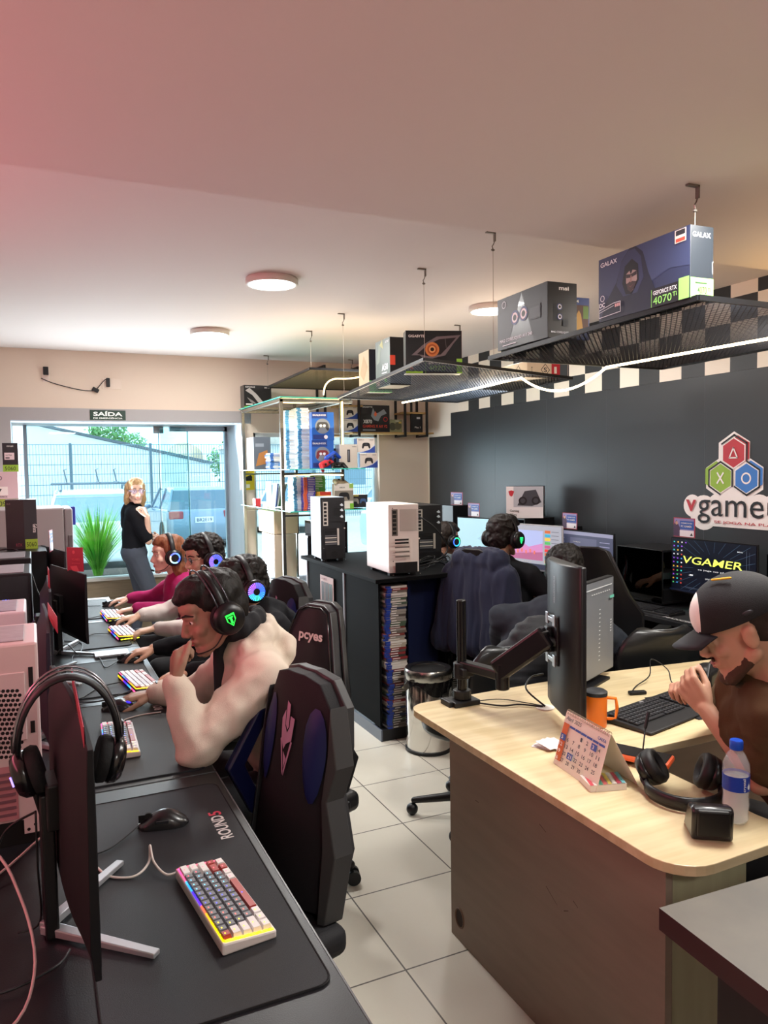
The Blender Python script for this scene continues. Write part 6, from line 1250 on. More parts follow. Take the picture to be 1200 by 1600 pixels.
# wall logo
F_ = Face((XR-.007, 3.83, 1.19), (0,-1,0), (0,0,1), .82, .68)
t = thing('wall_logo', 'white-edged shop-name wall sticker with three coloured hexagons', 'wall sticker', (XR-.007, 3.42, 1.19)); F_.O = V((0, .41, 0))
Y2u = lambda y: (3.83-y)/.82; Z2v = lambda z: (z-1.19)/.68; sw_ = mat('#ece9e6', .5)
def hexa(cy, cz, r, m, ri=None): return [(Y2u(cy-r*math.sin(PI/3*k)), Z2v(cz+r*math.cos(PI/3*k))) for k in range(6)]
H3 = [(3.39, 1.715, '#b5313c'), (3.487, 1.557, '#8db33c'), (3.293, 1.557, '#3b78c4')]
for y, z, c in H3: F_.p(hexa(y, z, .135, sw_), sw_)
F_.c(Y2u(3.39), Z2v(1.62), .12, sw_)
F_.p([(Y2u(3.50),Z2v(1.44)),(Y2u(3.28),Z2v(1.44)),(Y2u(3.39),Z2v(1.60))], sw_)
for cx_, cz_, r_ in ((3.715,1.372,.075),(3.62,1.33,.115),(3.50,1.36,.10),(3.4,1.36,.10),(3.3,1.36,.10),(3.2,1.36,.10),(3.1,1.36,.10),(3.04,1.38,.07)): F_.c(Y2u(cx_), Z2v(cz_), r_/.68, sw_, 24)
F_.r(Y2u(3.56), Z2v(1.245), Y2u(3.02), Z2v(1.33), sw_)
for (y, z, c), dx in zip(H3, (-.03, .035, -.03)): F_.p(hexa(y+dx, z+.012, .098, sw_), mat(c, .5)); F_.p(hexa(y, z, .10, 0), sw_); F_.p(hexa(y, z, .092, 0), mat(c, .5))
ik = mat('#1d1d20', .5)
def hl(y, z, r, ks): F_.line([hexa(y, z, r, 0)[k % 6] for k in ks], .011, ik)
hl(3.385, 1.72, .108, [5,0,1,2]); hl(3.487, 1.557, .104, [2,1,0,5,4,3]); hl(3.29, 1.557, .104, [1,2,3,4]); hl(3.29,1.557,.104,[0,1])
F_.line([(Y2u(y), Z2v(z)) for y, z in ((3.39,1.748),(3.42,1.685),(3.36,1.685))], .009, sw_, True); F_.line([(Y2u(3.51),Z2v(1.59)),(Y2u(3.464),Z2v(1.525))], .011, sw_).line([(Y2u(3.464),Z2v(1.59)),(Y2u(3.51),Z2v(1.525))], .011, sw_); F_.c(Y2u(3.293), Z2v(1.557), .036/.68, sw_, 28, ri=.72)
F_.t('v', Y2u(3.765), Z2v(1.335), .078/.68, mat('#b5313c'), .088/.82, .015).t('game', Y2u(3.665), Z2v(1.262), .155/.68, ik, .50/.82, .0).t('r', Y2u(3.14), Z2v(1.335), .078/.68, ik, .06/.82, .015)
F_.t('SE JOGA NA PLAY', Y2u(3.53), Z2v(1.262), .022/.68, mat('#b5313c'), .46/.82, .01)
F_.done('sticker', t)
# R-side chairs
g4 = gchair('black and green angular gaming chair by the wall desk', (2.82, 3.20, 0), mr(-60), 'black', .05)
for o in [c for c in g4.children if c.name.split('.')[0] in ('lettering',)]: bpy.data.objects.remove(o)
for o in g4.children:
    if o.name.startswith('piping'):
        o.data = o.data.copy(); o.data.materials.clear(); o.data.materials.append(mat('#6f8f3a', .5))
g5 = gchair('gaming chair with a dark blue jacket hung over it', (2.68, 4.03, 0), mr(-68), 'black', -.03)
for o in [c for c in g5.children if c.name.split('.')[0] in ('lettering',)]: bpy.data.objects.remove(o)
t = thing('hung_jacket', 'dark blue jacket draped over the back of the chair', 'jacket', (2.46, 3.93, .5)); b = B((2.46,3.93,.5))
ax = V((-.37,.93,0)).normalized(); bk_ = V((-.93,-.37,0)); c0 = V((2.45, 3.92, 0))
b.cap(c0+ax*-.12+V((0,0,1.08)), c0+ax*.12+V((0,0,1.08)), .085, .085)
for s in (-.2,-.1,0,.1,.2): b.cap(c0+ax*s*.9+V((0,0,1.04-.3*abs(s))), c0+ax*s*1.25+bk_*.03+V((0,0,.58)), .09, .09)
remesh(b, 'jacket_cloth', mat('#171f38', .85, sheen=.1), t, .011, 5, .020, 7, stretch=(2.2,2.2,.35))
g6 = gchair('white, red and black gaming chair of the boy in the dark jacket', (2.72, 5.15, 0), mr(-88), 'black', -.05)
for o in [c for c in g6.children if c.name.split('.')[0] in ('lettering',)]: bpy.data.objects.remove(o)
for o in g6.children:
    if o.name.startswith('back_shell'): o.data = o.data.copy(); o.data.materials.clear(); o.data.materials.append(mat('#c6cacb', .5))
    if o.name.startswith('piping'): o.data = o.data.copy(); o.data.materials.clear(); o.data.materials.append(mat('#c83a34', .5))
# ---------------------------------------------------------------- central black unit
t = thing('display_unit', 'black corner shelving unit holding computer towers and game stacks', 'shelving unit', (2.1, 4.6, 0)); off = V((2.1, 4.6, 0)); BU = mat('#0b0c0e', .75, spec=.1)
b = B(off); b.prism([(1.80,4.02),(2.42,4.06),(2.62,4.42),(2.62,5.48),(1.83,5.48)], .975, 1.0, 'z'); b.build('top', BU, t, .003)
b = B(off); b.bx(1.86,1.88,4.66,5.42,.08,.975); b.build('side_panel', BU, t); b = B(off); b.bx(1.852,1.862,4.655,4.675,.0,.975); b.build('edge_strip', mat('#8a8d94', .4), t); b = B(off); b.bx(1.852,1.862,5.40,5.42,.0,.975); b.build('edge_strip', mat('#8a8d94', .4), t)
b = B(off); b.bx(1.86,1.875,4.12,4.66,.08,.975); b.build('side_panel', BU, t)
b = B(off); b.prism([(1.86,4.09),(2.45,4.09),(2.45,5.42),(1.86,5.42)], 0, .07, 'z'); b.build('base', mat('#1a1b1f', .4), t, .002); b = B(off); b.bx(1.852,1.862,4.09,5.42,.0,.07); b.build('base_trim', mat('#5a6270', .35), t)
b = B(off); b.bx(2.07,2.35,4.24,4.26,.07,.975); b.build('back_panel', mat('#10183a', .4), t); b = B(off); b.bx(2.06,2.075,4.12,4.30,.07,.975); b.build('divider', mat('#10183a', .3), t); b = B(off); b.bx(2.33,2.35,4.14,4.45,.07,.975); b.build('divider', BU, t)
b = B(off); b.bx(1.88,2.06,4.24,4.25,.07,.975); b.build('back_panel', BU, t); b = B(off); b.bx(2.35,2.55,4.44,4.46,.07,.975); b.build('back_panel', BU, t)
b = B(off); b.bx(2.54,2.56,4.2,5.4,.0,.975); b.build('side_panel', BU, t)
# poster
t = thing('poster', 'photo sheet of game characters stuck on the side of the black unit', 'poster', (1.848, 4.97, .62)); B().bx(-.001,.001,-.13,.13,-.12,.28).build('sheet', mat('#c2a8a4', .6), t); f = Face((-.0012,.13,-.12), (0,-1,0), (0,0,1), .26, .40); rnd = random.Random(8)
for r in range(2):
    for c in range(3): u = .08+c*.3; v = .55-r*.42; f.r(u,v,u+.26,v+.34,mat(['#4a3a3c','#3c2c2c','#3a4a44'][c])).p([(u+.06,v),(u+.08,v+.25),(u+.13,v+.31),(u+.18,v+.25),(u+.2,v)], mat('#1c1719')).r(u+.02,v-.05,u+.22,v-.02,mat('#a84a44' if c else '#c8b0a8'))
f.t('GAMES', .1,.93,.04,mat('#7a2a2a'),.5); f.done('print', t)
# game cases
cols = ['#1f3f9a','#23459f','#1c3a8e','#d8d4cc','#8f2a2c','#3a3f38','#b8b0a0','#5a4a3a','#2a2c30','#c2b8a8','#6a7a6a','#223a70','#c8c4bc','#a84a40']
_gc = {}
def gcase(col, edge, w=.135, d=.17, h=.0145):
    k = (col, edge, w, d, h)
    if k not in _gc:
        b = B(); b.m(mat(col, .35)); b.bx(-w/2,w/2,-d/2,d/2,0,h*.96); b.m(mat(edge, .35)); b.bx(-w/2-.0004,-w/2+.028,-d/2-.0004,-d/2+.02,.0005,h*.955)
        b.m(mat('#d8d4d0', .5)); rr = random.Random(hash(col) % 99); b.bx(-w/2+.035,-w/2+.035+rr.uniform(.03,.07),-d/2-.0005,-d/2,h*.3,h*.65); _gc[k] = b.mesh('game_case')
    return _gc[k]
ORD = ['lowest','second','third','fourth','fifth','sixth','seventh','eighth','ninth','tenth','eleventh','twelfth','thirteenth','fourteenth','fifteenth','sixteenth','seventeenth','eighteenth','nineteenth']
def ordn(i):
    if i < 19: return ORD[i]
    t, u = divmod(i+1, 10); T = {2:'twent',3:'thirt',4:'fort',5:'fift',6:'sixt'}[t]
    return T+('ieth' if u == 0 else 'y-'+['','first','second','third','fourth','fifth','sixth','seventh','eighth','ninth'][u])
def stack(x, y, z, n, label, group, cl, edge='#1f3f9a', rz=0, w=.135, d=.17, h=.0145, jit=.006, lean=0, wob=0):
    for i in range(n):
        c = random.choice(cl); o = bpy.data.objects.new('game_case', gcase(c, edge, w, d, h)); C.objects.link(o)
        o.location = (x+random.uniform(-jit, jit)+lean*i+wob*math.sin(i*.12), y+random.uniform(-jit, jit), z+i*h); o.rotation_euler = (0,0,rz+random.uniform(-.05,.05)); tag(o, ordn(i)+' from the bottom: '+label, 'game case', group)
stack(1.962, 4.165, .075, 60, 'case in the tall front stack of the black unit', 'game cases in the tall front stack', ['#8f8a84','#c8c2ba','#3a3632','#6a6058','#a89c8c','#842c2e','#2f3a50','#d0ccc6','#57504a','#7a3a34','#4a5a4a'], '#253f96', wob=.008)
stack(2.455, 4.34, .075, 58, 'case in the right stack of the black unit', 'game cases in the right stack of the black unit', ['#8a8c88','#5a6058','#3a403a','#b8b8b0','#6a7068','#44484a'], '#5a625a', rz=.1, w=.12, wob=.008)
# towers on unit
def backpc(label, loc, rz, w, d, h, col, rear, ps='#141416'):
    t = thing('computer_tower', label, 'computer tower', loc, rz); b = B(); b.bx(-w/2,w/2,-d/2,d/2,.018,h); b.build('case', mat(col, .35), t, .006)
    for x in (-w/2+.03,w/2-.03):
        for y in (-d/2+.04,d/2-.05): B().bx(x-.018,x+.018,y-.018,y+.018,0,.02).build('foot', mat('#8a7a72' if rear[1] == 'e' else '#111', .6) if 0 else BLK, t)
    b = B(); b.bx(-w/2-.0005, w/2+.0005, -d/2-.004, -d/2+.001, .02, h-.002); b.build('rear_panel', mat(rear, .45), t, .002)
    f = Face((-w/2,-d/2-.0042,0), (1,0,0), (0,0,1), w, h); dk = mat('#0e0e10', .6); md = mat('#6a655e' if rear != '#1c1d20' else '#5a5c60', .5); lite = mat('#e6e2da' if rear != '#1c1d20' else '#b9b4ab', .5)
    f.r(.10,.56,.30,.93,md if rear != '#1c1d20' else lite)
    for k in range(6): f.r(.13,.58+k*.058,.25,.62+k*.058,dk)
    f.r(.36,.62,.94,.93,dk if rear == '#1c1d20' else mat('#cfc9c0')); 
    for i in range(11):
        for j in range(13):
            if (i-5)**2+(j-6)**2 > 9 or rear != '#1c1d20': f.c(.38+i*.052,.635+j*.0235,.006,dk if rear != '#1c1d20' else mat('#3a3c40'),6)
    if rear == '#1c1d20':
        for p in (.7,.8,.88): f.p([(.75,p),(.84,p+.03),(.9,p-.01),(.83,p-.02)], mat('#c8d4dc'))
    for k in range(2): f.r(.12,.50-k*.045,.58,.525-k*.045,dk)
    for k in range(5): f.r(.12,.40-k*.032,.60,.418-k*.032,lite if k % 2 else md)
    f.r(.62,.26,.70,.52,lite).c(.93,.52,.012,lite).r(.12,.05,.86,.20,mat(ps, .4)).c(.49,.125,.05,mat('#0a0a0b'))
    for q in ((.05,.03),(.95,.03),(.05,.95),(.95,.95),(.05,.22),(.95,.22)): f.c(q[0],q[1],.008,md)
    f.done('rear_ports', t); return t
backpc('white computer tower seen from behind on the black unit', (2.04, 4.30, 1.0), mr(-4), .195, .40, .435, '#dcd6d2', '#e2ddd6')
backpc('black computer tower with a pale side standing on the black unit', (1.925, 5.14, 1.0), mr(-6), .175, .30, .455, '#8f9ba6', '#1c1d20')
backpc('dark computer tower partly hidden behind the white one', (2.44, 4.72, 1.0), mr(-4), .20, .36, .40, '#15181d', '#1c1d20')
for k, pts in enumerate([[(2.3,4.5,1.35),(2.42,4.42,1.25),(2.5,4.4,1.1),(2.35,4.38,1.01)], [(2.2,4.3,1.01),(2.32,4.22,1.05),(2.45,4.3,1.01),(2.5,4.4,1.06),(2.35,4.42,1.01)], [(2.22,4.36,1.02),(2.3,4.3,1.08),(2.42,4.34,1.03),(2.56,4.42,1.02)], [(2.3,4.3,1.01),(2.38,4.36,1.07),(2.3,4.45,1.02),(2.5,4.48,1.04)], [(2.25,4.25,1.01),(2.35,4.3,1.03),(2.4,4.26,1.06),(2.48,4.36,1.01)]]): cable(pts, .005 if k < 2 else .003, BLK, 'black cable in the tangle beside the white tower on the unit', group='cable tangle on the black unit')
cable([(2.50,4.42,.99),(2.50,4.40,.9),(2.52,4.38,.7),(2.46,4.36,.6)], .003, BLK, 'black cable hanging off the right edge of the black unit')
# bin
t = thing('pedal_bin', 'shiny steel waste bin with a black bag folded over its rim', 'bin', (2.06, 3.87, 0)); b = B(); b.lathe([(.132,.015),(.134,.02),(.134,.43),(.132,.435)], n=48); b.build('steel_body', mat('#dcdad6', .12, 1), t, smooth=True); B().lathe([(.13,0),(.139,.002),(.139,.018),(.134,.022)], n=48).build('base_ring', BLK, t, smooth=True)
b = B(); b.lathe([(.137,.425),(.141,.43),(.141,.475),(.134,.487),(.12,.487),(.102,.48),(.100,.47)], n=48); b.build('lid_ring', mat('#a9a69f', .25, 1), t, smooth=True); b = B(); b.lathe([(.101,.478),(.099,.2),(.0005,.19)], n=40); b.build('liner', mat('#060607', .6), t)
b = B(); rnd = random.Random(2)
n = 60; vs = []
for j in range(5):
    for i in range(n): a = 2*PI*i/n; dp = .02+.05*abs(math.sin(a*1.5+.6))**2+.03*max(0, math.sin(a*3+1)); vs.append(((.138+.006*j/4+.004*math.sin(a*17+j))*math.cos(a), (.138+.006*j/4+.004*math.sin(a*17+j))*math.sin(a), .43-dp*j/4))
b.add(vs, [(j*n+i, j*n+(i+1)%n, (j+1)*n+(i+1)%n, (j+1)*n+i) for j in range(4) for i in range(n)]); b.add([(-.14,-.02,.43),(-.20,-.05,.40),(-.17,-.06,.385),(-.145,-.05,.40)], [(0,1,2,3)]); b.build('bag', mat('#0b0b0d', .25, coat=.4), t, smooth=2)
# ---------------------------------------------------------------- glass cabinet
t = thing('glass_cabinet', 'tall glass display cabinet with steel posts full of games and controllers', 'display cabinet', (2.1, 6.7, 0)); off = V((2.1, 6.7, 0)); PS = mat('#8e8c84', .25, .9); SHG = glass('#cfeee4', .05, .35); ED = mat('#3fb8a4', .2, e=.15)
PX = (1.885, 2.42); PY = (6.07, 7.33)
for x in PX:
    for y in PY: b = B(off); b.bx(x-.014,x+.014,y-.014,y+.014,0,2.24); b.build('post', PS, t, .002)
b = B(off)
for z in (2.235,):
    for y in PY: b.bx(PX[0]-.02,PX[1]+.1,y-.014,y+.014,z-.02,z+.008)
    for x in PX: b.bx(x-.014,x+.014,PY[0],PY[1],z-.02,z+.008)
for z in (1.62, 1.27): b.bx(PX[0],PX[1],PY[0]-.01,PY[0]+.01,z-.01,z+.006); b.bx(PX[0],PX[1],PY[1]-.01,PY[1]+.01,z-.01,z+.006)
b.build('frame', PS, t, .002)
SZ = (.20, .66, 1.315, 1.655, 2.25)
for z in SZ:
    x0, x1, y0, y1 = (1.86, 2.52, 5.80, 7.38) if z < 2 else (1.86, 2.50, 6.0, 7.38)
    b = B(off); b.bx(x0+.002,x1-.002,y0+.002,y1,z-.004,z+.004); b.build('glass_shelf', SHG, t); b = B(off); b.bx(x0,x1,y0,y0+.003,z-.004,z+.004); b.bx(x0,x0+.003,y0,y1,z-.004,z+.004); b.build('shelf_edge', ED, t)
for pts, l in (([(1.93,6.3,2.235),(2.1,6.2,2.225),(2.3,6.15,2.235),(2.4,6.07,2.24)], ''), ([(2.42,6.05,2.23),(2.42,6.05,1.68)], '')):
    b = B(off); b.tube(pts, .008 if not l else .01, 6); b.build('led_strip', led('#ffd98a', 5), t)
b = B(off); b.tube([(1.9,6.1,1.60),(2.2,6.05,1.61),(2.42,6.05,1.60)], .006, 6); b.build('led_strip', led('#ffe6b0', 3), t)
b = B(off); b.tube([(1.9,6.0,.64),(2.5,5.95,.64)], .006, 6); b.build('led_strip', led('#ffe6b0', 3), t)
# contents, shelf z=1.655
blue = ['#d8e8f2','#c9dcea','#e6eef2']
stack(2.03, 6.35, 1.66, 34, 'white case, left tall stack, upper glass shelf', 'white game cases on the upper glass shelf', blue, '#4a90b8', w=.09, d=.17, h=.0148, jit=.004)
stack(2.00+.11, 6.25, 1.66, 35, 'white case, right tall stack, upper glass shelf', 'white game cases in the right stack on the upper glass shelf', blue, '#4a90b8', w=.10, d=.17, h=.0148, jit=.004)
stack(1.99, 6.65, 1.66, 10, 'case in the low back stack, upper glass shelf', 'low back stack of game cases', ['#3a6ab0','#d8d8d0','#5a88c0'], '#3a6ab0', w=.12, d=.15, h=.0145)
t = carton('controller_box', 'grey carton at the left end of the upper glass shelf', 'box', (1.93, 6.95, 1.66), .0, .16, .25, .30, {'all': '#59606a'}); f = bface(.16,.25,.30,'front'); f.p([(.1,.1),(.3,.5),(.8,.6),(.9,.2)], mat('#a8703a')).r(.1,.7,.6,.8,mat('#8a929c')); f.done('print', t)
def padshape(f, cx, cy, s, m):
    P_ = [(-.5,.15),(-.38,.32),(-.2,.36),(.2,.36),(.38,.32),(.5,.15),(.56,-.25),(.48,-.4),(.36,-.34),(.24,-.08),(-.24,-.08),(-.36,-.34),(-.48,-.4),(-.56,-.25)]
    a = f.h/f.w; f.p([(cx+x*s*a*1.0, cy+y*s) for x, y in P_], m)
def blister(label, loc, rz, padc):
    t = carton('controller_box', label, 'box', loc, rz, .19, .09, .235, {'all': '#1d5fb8', 'right': '#2a78c8'}); f = bface(.19,.09,.235,'front'); f.r(0,.78,.7,1,mat('#123a86')).t('DUALSHOCK', .05,.86,.06,WHT,.6,.02).c(.48,.5,.27,mat('#7a8490')); padshape(f, .48,.5,.42,mat(padc)); f.c(.4,.52,.05,mat('#d8dce0')).c(.56,.52,.05,mat('#d8dce0')).r(.05,.04,.65,.2,mat('#16307a')).c(.62,.12,.07,mat('#e8ecf0')); f.done('print', t)
blister('blue controller box, upper one of the two stacked on the glass shelf', (2.22, 6.02, 1.895), -.1, '#3a3c40'); blister('blue controller box with a red pad picture, lower of the two stacked', (2.215, 6.02, 1.66), -.1, '#7a2a30')
def gamepad(label, loc, rot, col):
    t = thing('game_controller', label, 'game controller', loc, rot=rot); b = B(); b.ell((0,0,0), (.05,.03,.018)); b.cap((-.045,.01,0), (-.065,-.04,-.01), .022, .014); b.cap((.045,.01,0), (.065,-.04,-.01), .022, .014); b.cap((-.04,.01,0), (.04,.01,0), .022, .022); remesh(b, 'shell', mat(col, .35), t, .004, 3)
    for s in (-1, 1): B().cyl((s*.022,-.014,.015), (s*.022,-.014,.028), .009).build('thumb_stick', BLK, t, .002)
gamepad('blue game controller leaning in front of the stacked controller boxes', (2.255, 5.90, 1.755), (1.1,-.5,.2), '#1d48b0'); gamepad('red game controller lying below the blue one', (2.20, 5.88, 1.70), (.9,-.4,.3), '#c02a34'); gamepad('black game controller at the foot of the upper shelf display', (2.31, 5.88, 1.685), (.5,0,.1), '#17181a')
t = carton('product_box', 'dark carton behind the red and blue controllers', 'box', (2.33, 6.1, 1.66), .1, .17, .1, .17, {'all': '#3a3c40'})
t = carton('console_box', 'cream game console box with a slim dark picture on the upper glass shelf', 'box', (2.43, 6.0, 1.66), mr(-3), .155, .13, .20, {'all': '#d8d2c6', 'left': '#b9c0c8'}); f = bface(.155,.13,.20,'front'); f.r(.42,.25,.58,.78,mat('#2a2c34')).r(.48,.3,.52,.74,mat('#8a8c96')).t('STATION 4', .7,.88,.04,DG,.25); f.done('print', t)
def dsbox(label, loc, rz=0, s=1, group=None):
    w, d, h = .16*s, .09*s, .125*s; t = carton('controller_box', label, 'box', loc, rz, w, d, h, {'all': '#e2dcd2', 'left': '#2e58b8', 'right': '#d8d2c8'}, group); f = bface(w, d, h, 'front'); f.p([(.0,.0),(.0,.05),(.35,.08),(.7,.22),(1,.5),(1,0)], mat('#2a4aa0')).p([(0,0.05),(.45,.12),(.8,.35),(1,.62),(1,.5),(.7,.22),(.35,.08),(0,.0)], mat('#cdd6e4')); padshape(f, .5,.5,.55,mat('#1b1c20')); f.r(.43,.5,.57,.62,mat('#3a3c42')).t('DualSense', .08,.86,.06,DG,.3).r(.7,.86,.92,.89,DG); f.done('print', t); return t
dsbox('white controller box, upper of the two stacked at the shelf end by the window', (2.62-.02, 6.0, 1.788), mr(-4)); dsbox('white controller box, lower of the two stacked at the shelf end by the window', (2.615, 5.98, 1.66), mr(-4), 1.0)
# shelf z=1.315
stack(2.03, 6.2, 1.32, 19, 'white case in the middle shelf stack', 'white game cases on the middle glass shelf', blue, '#4a90b8', w=.07, d=.16, h=.0142, jit=.003)
stack(2.11, 6.12, 1.32, 19, 'violet case in the middle shelf stack', 'violet game cases on the middle glass shelf', ['#4438a8','#5040b4','#3f3a9a'], '#d8603a', w=.10, d=.16, h=.0142, jit=.003)
stack(2.235, 6.25, 1.44, 12, 'green case behind the yellow box, middle glass shelf', 'green game cases on the middle glass shelf', ['#4a9a2c','#58a834','#3f8a28'], '#3f8a28', w=.13, d=.16, h=.0145, jit=.004)
t = carton('game_box', 'yellow and orange illustrated box on the middle glass shelf', 'box', (2.225, 6.02, 1.32), 0, .10, .1, .145, {'all': '#e0a02c'}); f = bface(.10,.1,.145,'front'); f.r(0,.8,1,1,mat('#c0382a')).c(.4,.5,.18,mat('#4a2a1a')).c(.65,.3,.14,mat('#e8e0d0')).p([(.1,.1),(.3,.35),(.5,.1)], mat('#d84a2a')); f.done('print', t)
q = B(); q.bx(2.17,2.30,6.15,6.35,1.32,1.44); q = q.build('carton', mat('#5aa03a', .5), None, .002); tag(q, 'green carton supporting the green game cases on the middle glass shelf', 'box')
t = carton('controller_box', 'white and green controller box at the front of the middle glass shelf', 'box', (2.38, 5.97, 1.32), mr(-5), .165, .08, .21, {'all': '#e2ddd2', 'right': '#78b832'}); f = bface(.165,.08,.21,'front'); f.r(0,.3,1,.72,mat('#8a8478')); padshape(f, .5,.5,.42,mat('#1e1e20')); f.r(.8,0,1,.2,mat('#78b832')).r(.78,.82,1,1,mat('#9ac860')).t('XBOX', .25,.82,.05,DG,.3); f.done('print', t)
gamepad('beige game controller resting on top of the white and green box', (2.36, 5.98, 1.545), (.2,.1,.2), '#c8b89a')
t = carton('product_box', 'dark gamepad carton at the right of the middle glass shelf', 'box', (2.55, 6.08, 1.32), 0, .17, .1, .11, {'all': '#2f3136'}); f = bface(.17,.1,.11,'front'); padshape(f,.3,.5,.6,mat('#9a958c')); padshape(f,.75,.5,.5,mat('#4a6a9a')); f.r(.1,.85,.5,1,mat('#b8a84a')); f.done('print', t)
t = carton('toy_box', 'red-topped small box at the left end of the middle glass shelf', 'box', (1.90, 6.95, 1.32), 0, .05, .1, .07, {'all': '#c8343a'})
for k in range(4): q = B(); q.box((0,0,.11), (.012,.13,.21)); q = q.build('game_case', mat(['#3a4a80','#e6e4e0','#3f6a3a','#8a9088'][k], .4), None); q.location = (1.93+.022*k, 6.5+.02*k, 1.322); q.rotation_euler = (0, .12+.05*k, 0); tag(q, ['navy','white','green','grey'][k]+' game case leaning at the left of the middle glass shelf', 'game case', 'leaning game cases')
q = B(); q.bx(1.985,1.99,6.75,6.92,1.32,1.55); q = q.build('greeting_print', mat('#f0ece4', .6), None); tag(q, 'white framed print leaning at the back of the middle glass shelf', 'print')
# lower shelves: cases
for l, loc, w, d, h, c, s in (('tall black computer case with a glass edge on the lower glass shelf', (2.25, 6.05, .665), .24, .4, .55, '#101114', 0), ('cream carton on the lower glass shelf beside the post', (2.0, 6.6, .665), .2, .4, .42, '#d8c8b0', 0), ('black computer case at the bottom of the glass cabinet', (2.2, 6.0, .206), .3, .34, .42, '#0e0f11', 0), ('black slim case in front, on the lower glass shelf', (2.06, 5.95, .665), .1, .25, .45, '#16181c', 0)):
    t = thing('computer_case', l, 'computer case', loc); B().bx(-w/2,w/2,-d/2,d/2,0,h).build('case', mat(c, .25, coat=.3), t, .004); B().bx(-w/2-.002,-w/2,-d/2+.01,d/2-.01,.02,h-.02).build('side_glass', mat('#6a7480', .1, .2), t)
t = carton('carton', 'green and white printed carton at the bottom of the glass cabinet', 'box', (1.965, 6.0, .206), 0, .12, .34, .40, {'all': '#8ab852', 'left': '#a8cc70', 'front': '#b8c8c0'})
for k, (z, c) in enumerate(((.42,'#e6dccb'),)): q = B(); q.bx(1.9,2.12,6.4,6.9,1.09,1.29); q = q.build('carton', mat('#dcc6a4', .6), None, .003); tag(q, 'cream carton on top of the pile under the middle glass shelf', 'box')
# GPU box on glass bracket at the wall
t = carton('graphics_card_box', 'black graphics card box with a silver picture at the top left of the glass cabinet', 'box', (2.0, 7.25, 2.262), 0, .27, .14, .21, {'all': '#15161a', 'right': '#2a2b30'}); f = bface(.27,.14,.21,'front'); f.r(0,0,1,.05,mat('#6ab83a')).p([(.05,.75),(.3,.55),(.55,.15),(.75,.15),(.45,.6),(.2,.88)], mat('#b8b4b0')).p([(.1,.45),(.25,.2),(.5,.1),(.3,.3)], mat('#8a8684')).t('GEFORCE', .05,.88,.07,WHT,.35).t('MINI', .75,.86,.07,WHT,.18).r(.06,.1,.3,.16,WHT); f.done('print', t)
# ---------------------------------------------------------------- wall shelf on back wall
t = thing('wall_shelf', 'black metal frames with pale wood boards on the back wall', 'wall shelf', (3.3, 7.33, 2.0)); off = V((3.3, 7.33, 2.0)); fr = mat('#131315', .4)
for x in (2.70, 3.07, 3.60, 3.86):
    b = B(off); z1 = 2.70 if x < 3.1 else 2.40; z0 = 1.985
    for y in (7.21, 7.44): b.bx(x-.011,x+.011,y-.011,y+.011,z0,z1)
    b.bx(x-.011,x+.011,7.21,7.44,z1-.02,z1); b.bx(x-.011,x+.011,7.21,7.44,z0,z0+.02); b.build('frame', fr, t)
for x0, x1, z in ((3.0,3.95,2.025),(2.85,3.12,2.30),(3.58,3.88,2.24),(2.68,2.9,1.995)): b = B(off); b.bx(x0,x1,7.22,7.44,z-.01,z+.008); b.build('board', mat('#b9965e', .5, nz=.2, ns=6, stretch=(1,6,6)), t, .002)
b = B(off); b.bx(3.68,3.70,7.23,7.25,2.03,2.40); b.bx(3.6,3.9,7.22,7.24,2.38,2.40); b.build('frame', fr, t)
dsbox('white controller box, upper of the two on the wall shelf', (2.98, 7.28, 2.165), 0, 1.05) ; dsbox('white controller box, lower of the two on the wall shelf', (2.98, 7.28, 2.034), 0, 1.05)
t = carton('motherboard_box', 'black motherboard box with an orange robot picture on the wall shelf', 'box', (3.27, 7.29, 2.034), 0, .33, .09, .28, {'all': '#141417', 'left': '#5a2020'}); f = bface(.33,.09,.28,'front'); og = mat('#d8643a'); gy = mat('#8a9298')
f.t('GIGABYTE', .05,.9,.05,WHT,.35,.02).p([(.35,.6),(.42,.9),(.5,.7),(.6,.72),(.8,.86),(.9,.7),(.7,.6),(.6,.4),(.45,.45)], gy).p([(.45,.65),(.5,.78),(.56,.66),(.5,.56)], og).t('X870', .08,.32,.14,WHT,.3,.02).t('GAMING X AX V2', .06,.16,.11,mat('#c8402a'),.85,.02).r(.06,.05,.5,.1,gy).c(.85,.48,.09,mat('#b02a2a'),ri=.7); f.done('print', t)
t = carton('game_box', 'camouflage-coloured box beside the motherboard box on the wall shelf', 'box', (3.51, 7.30, 2.034), 0, .16, .07, .135, {'all': '#8a8a66'}); f = bface(.16,.07,.135,'front'); f.c(.3,.45,.3,mat('#4a4a38')).c(.7,.5,.3,mat('#5a5640')).t('GAMER', .5,.85,.08,WHT,.3).r(.75,.7,.95,.82,mat('#c8a84a')); f.done('print', t)
t = carton('product_box', 'small black hang-tab box at the right end of the wall shelf', 'box', (3.78, 7.30, 2.034), 0, .12, .06, .20, {'all': '#17181c'}); f = bface(.12,.06,.20,'front'); f.t('Play 3', .2,.2,.12,WHT,.6).r(.4,.72,.75,.82,mat('#c8ccd0')); f.done('print', t)
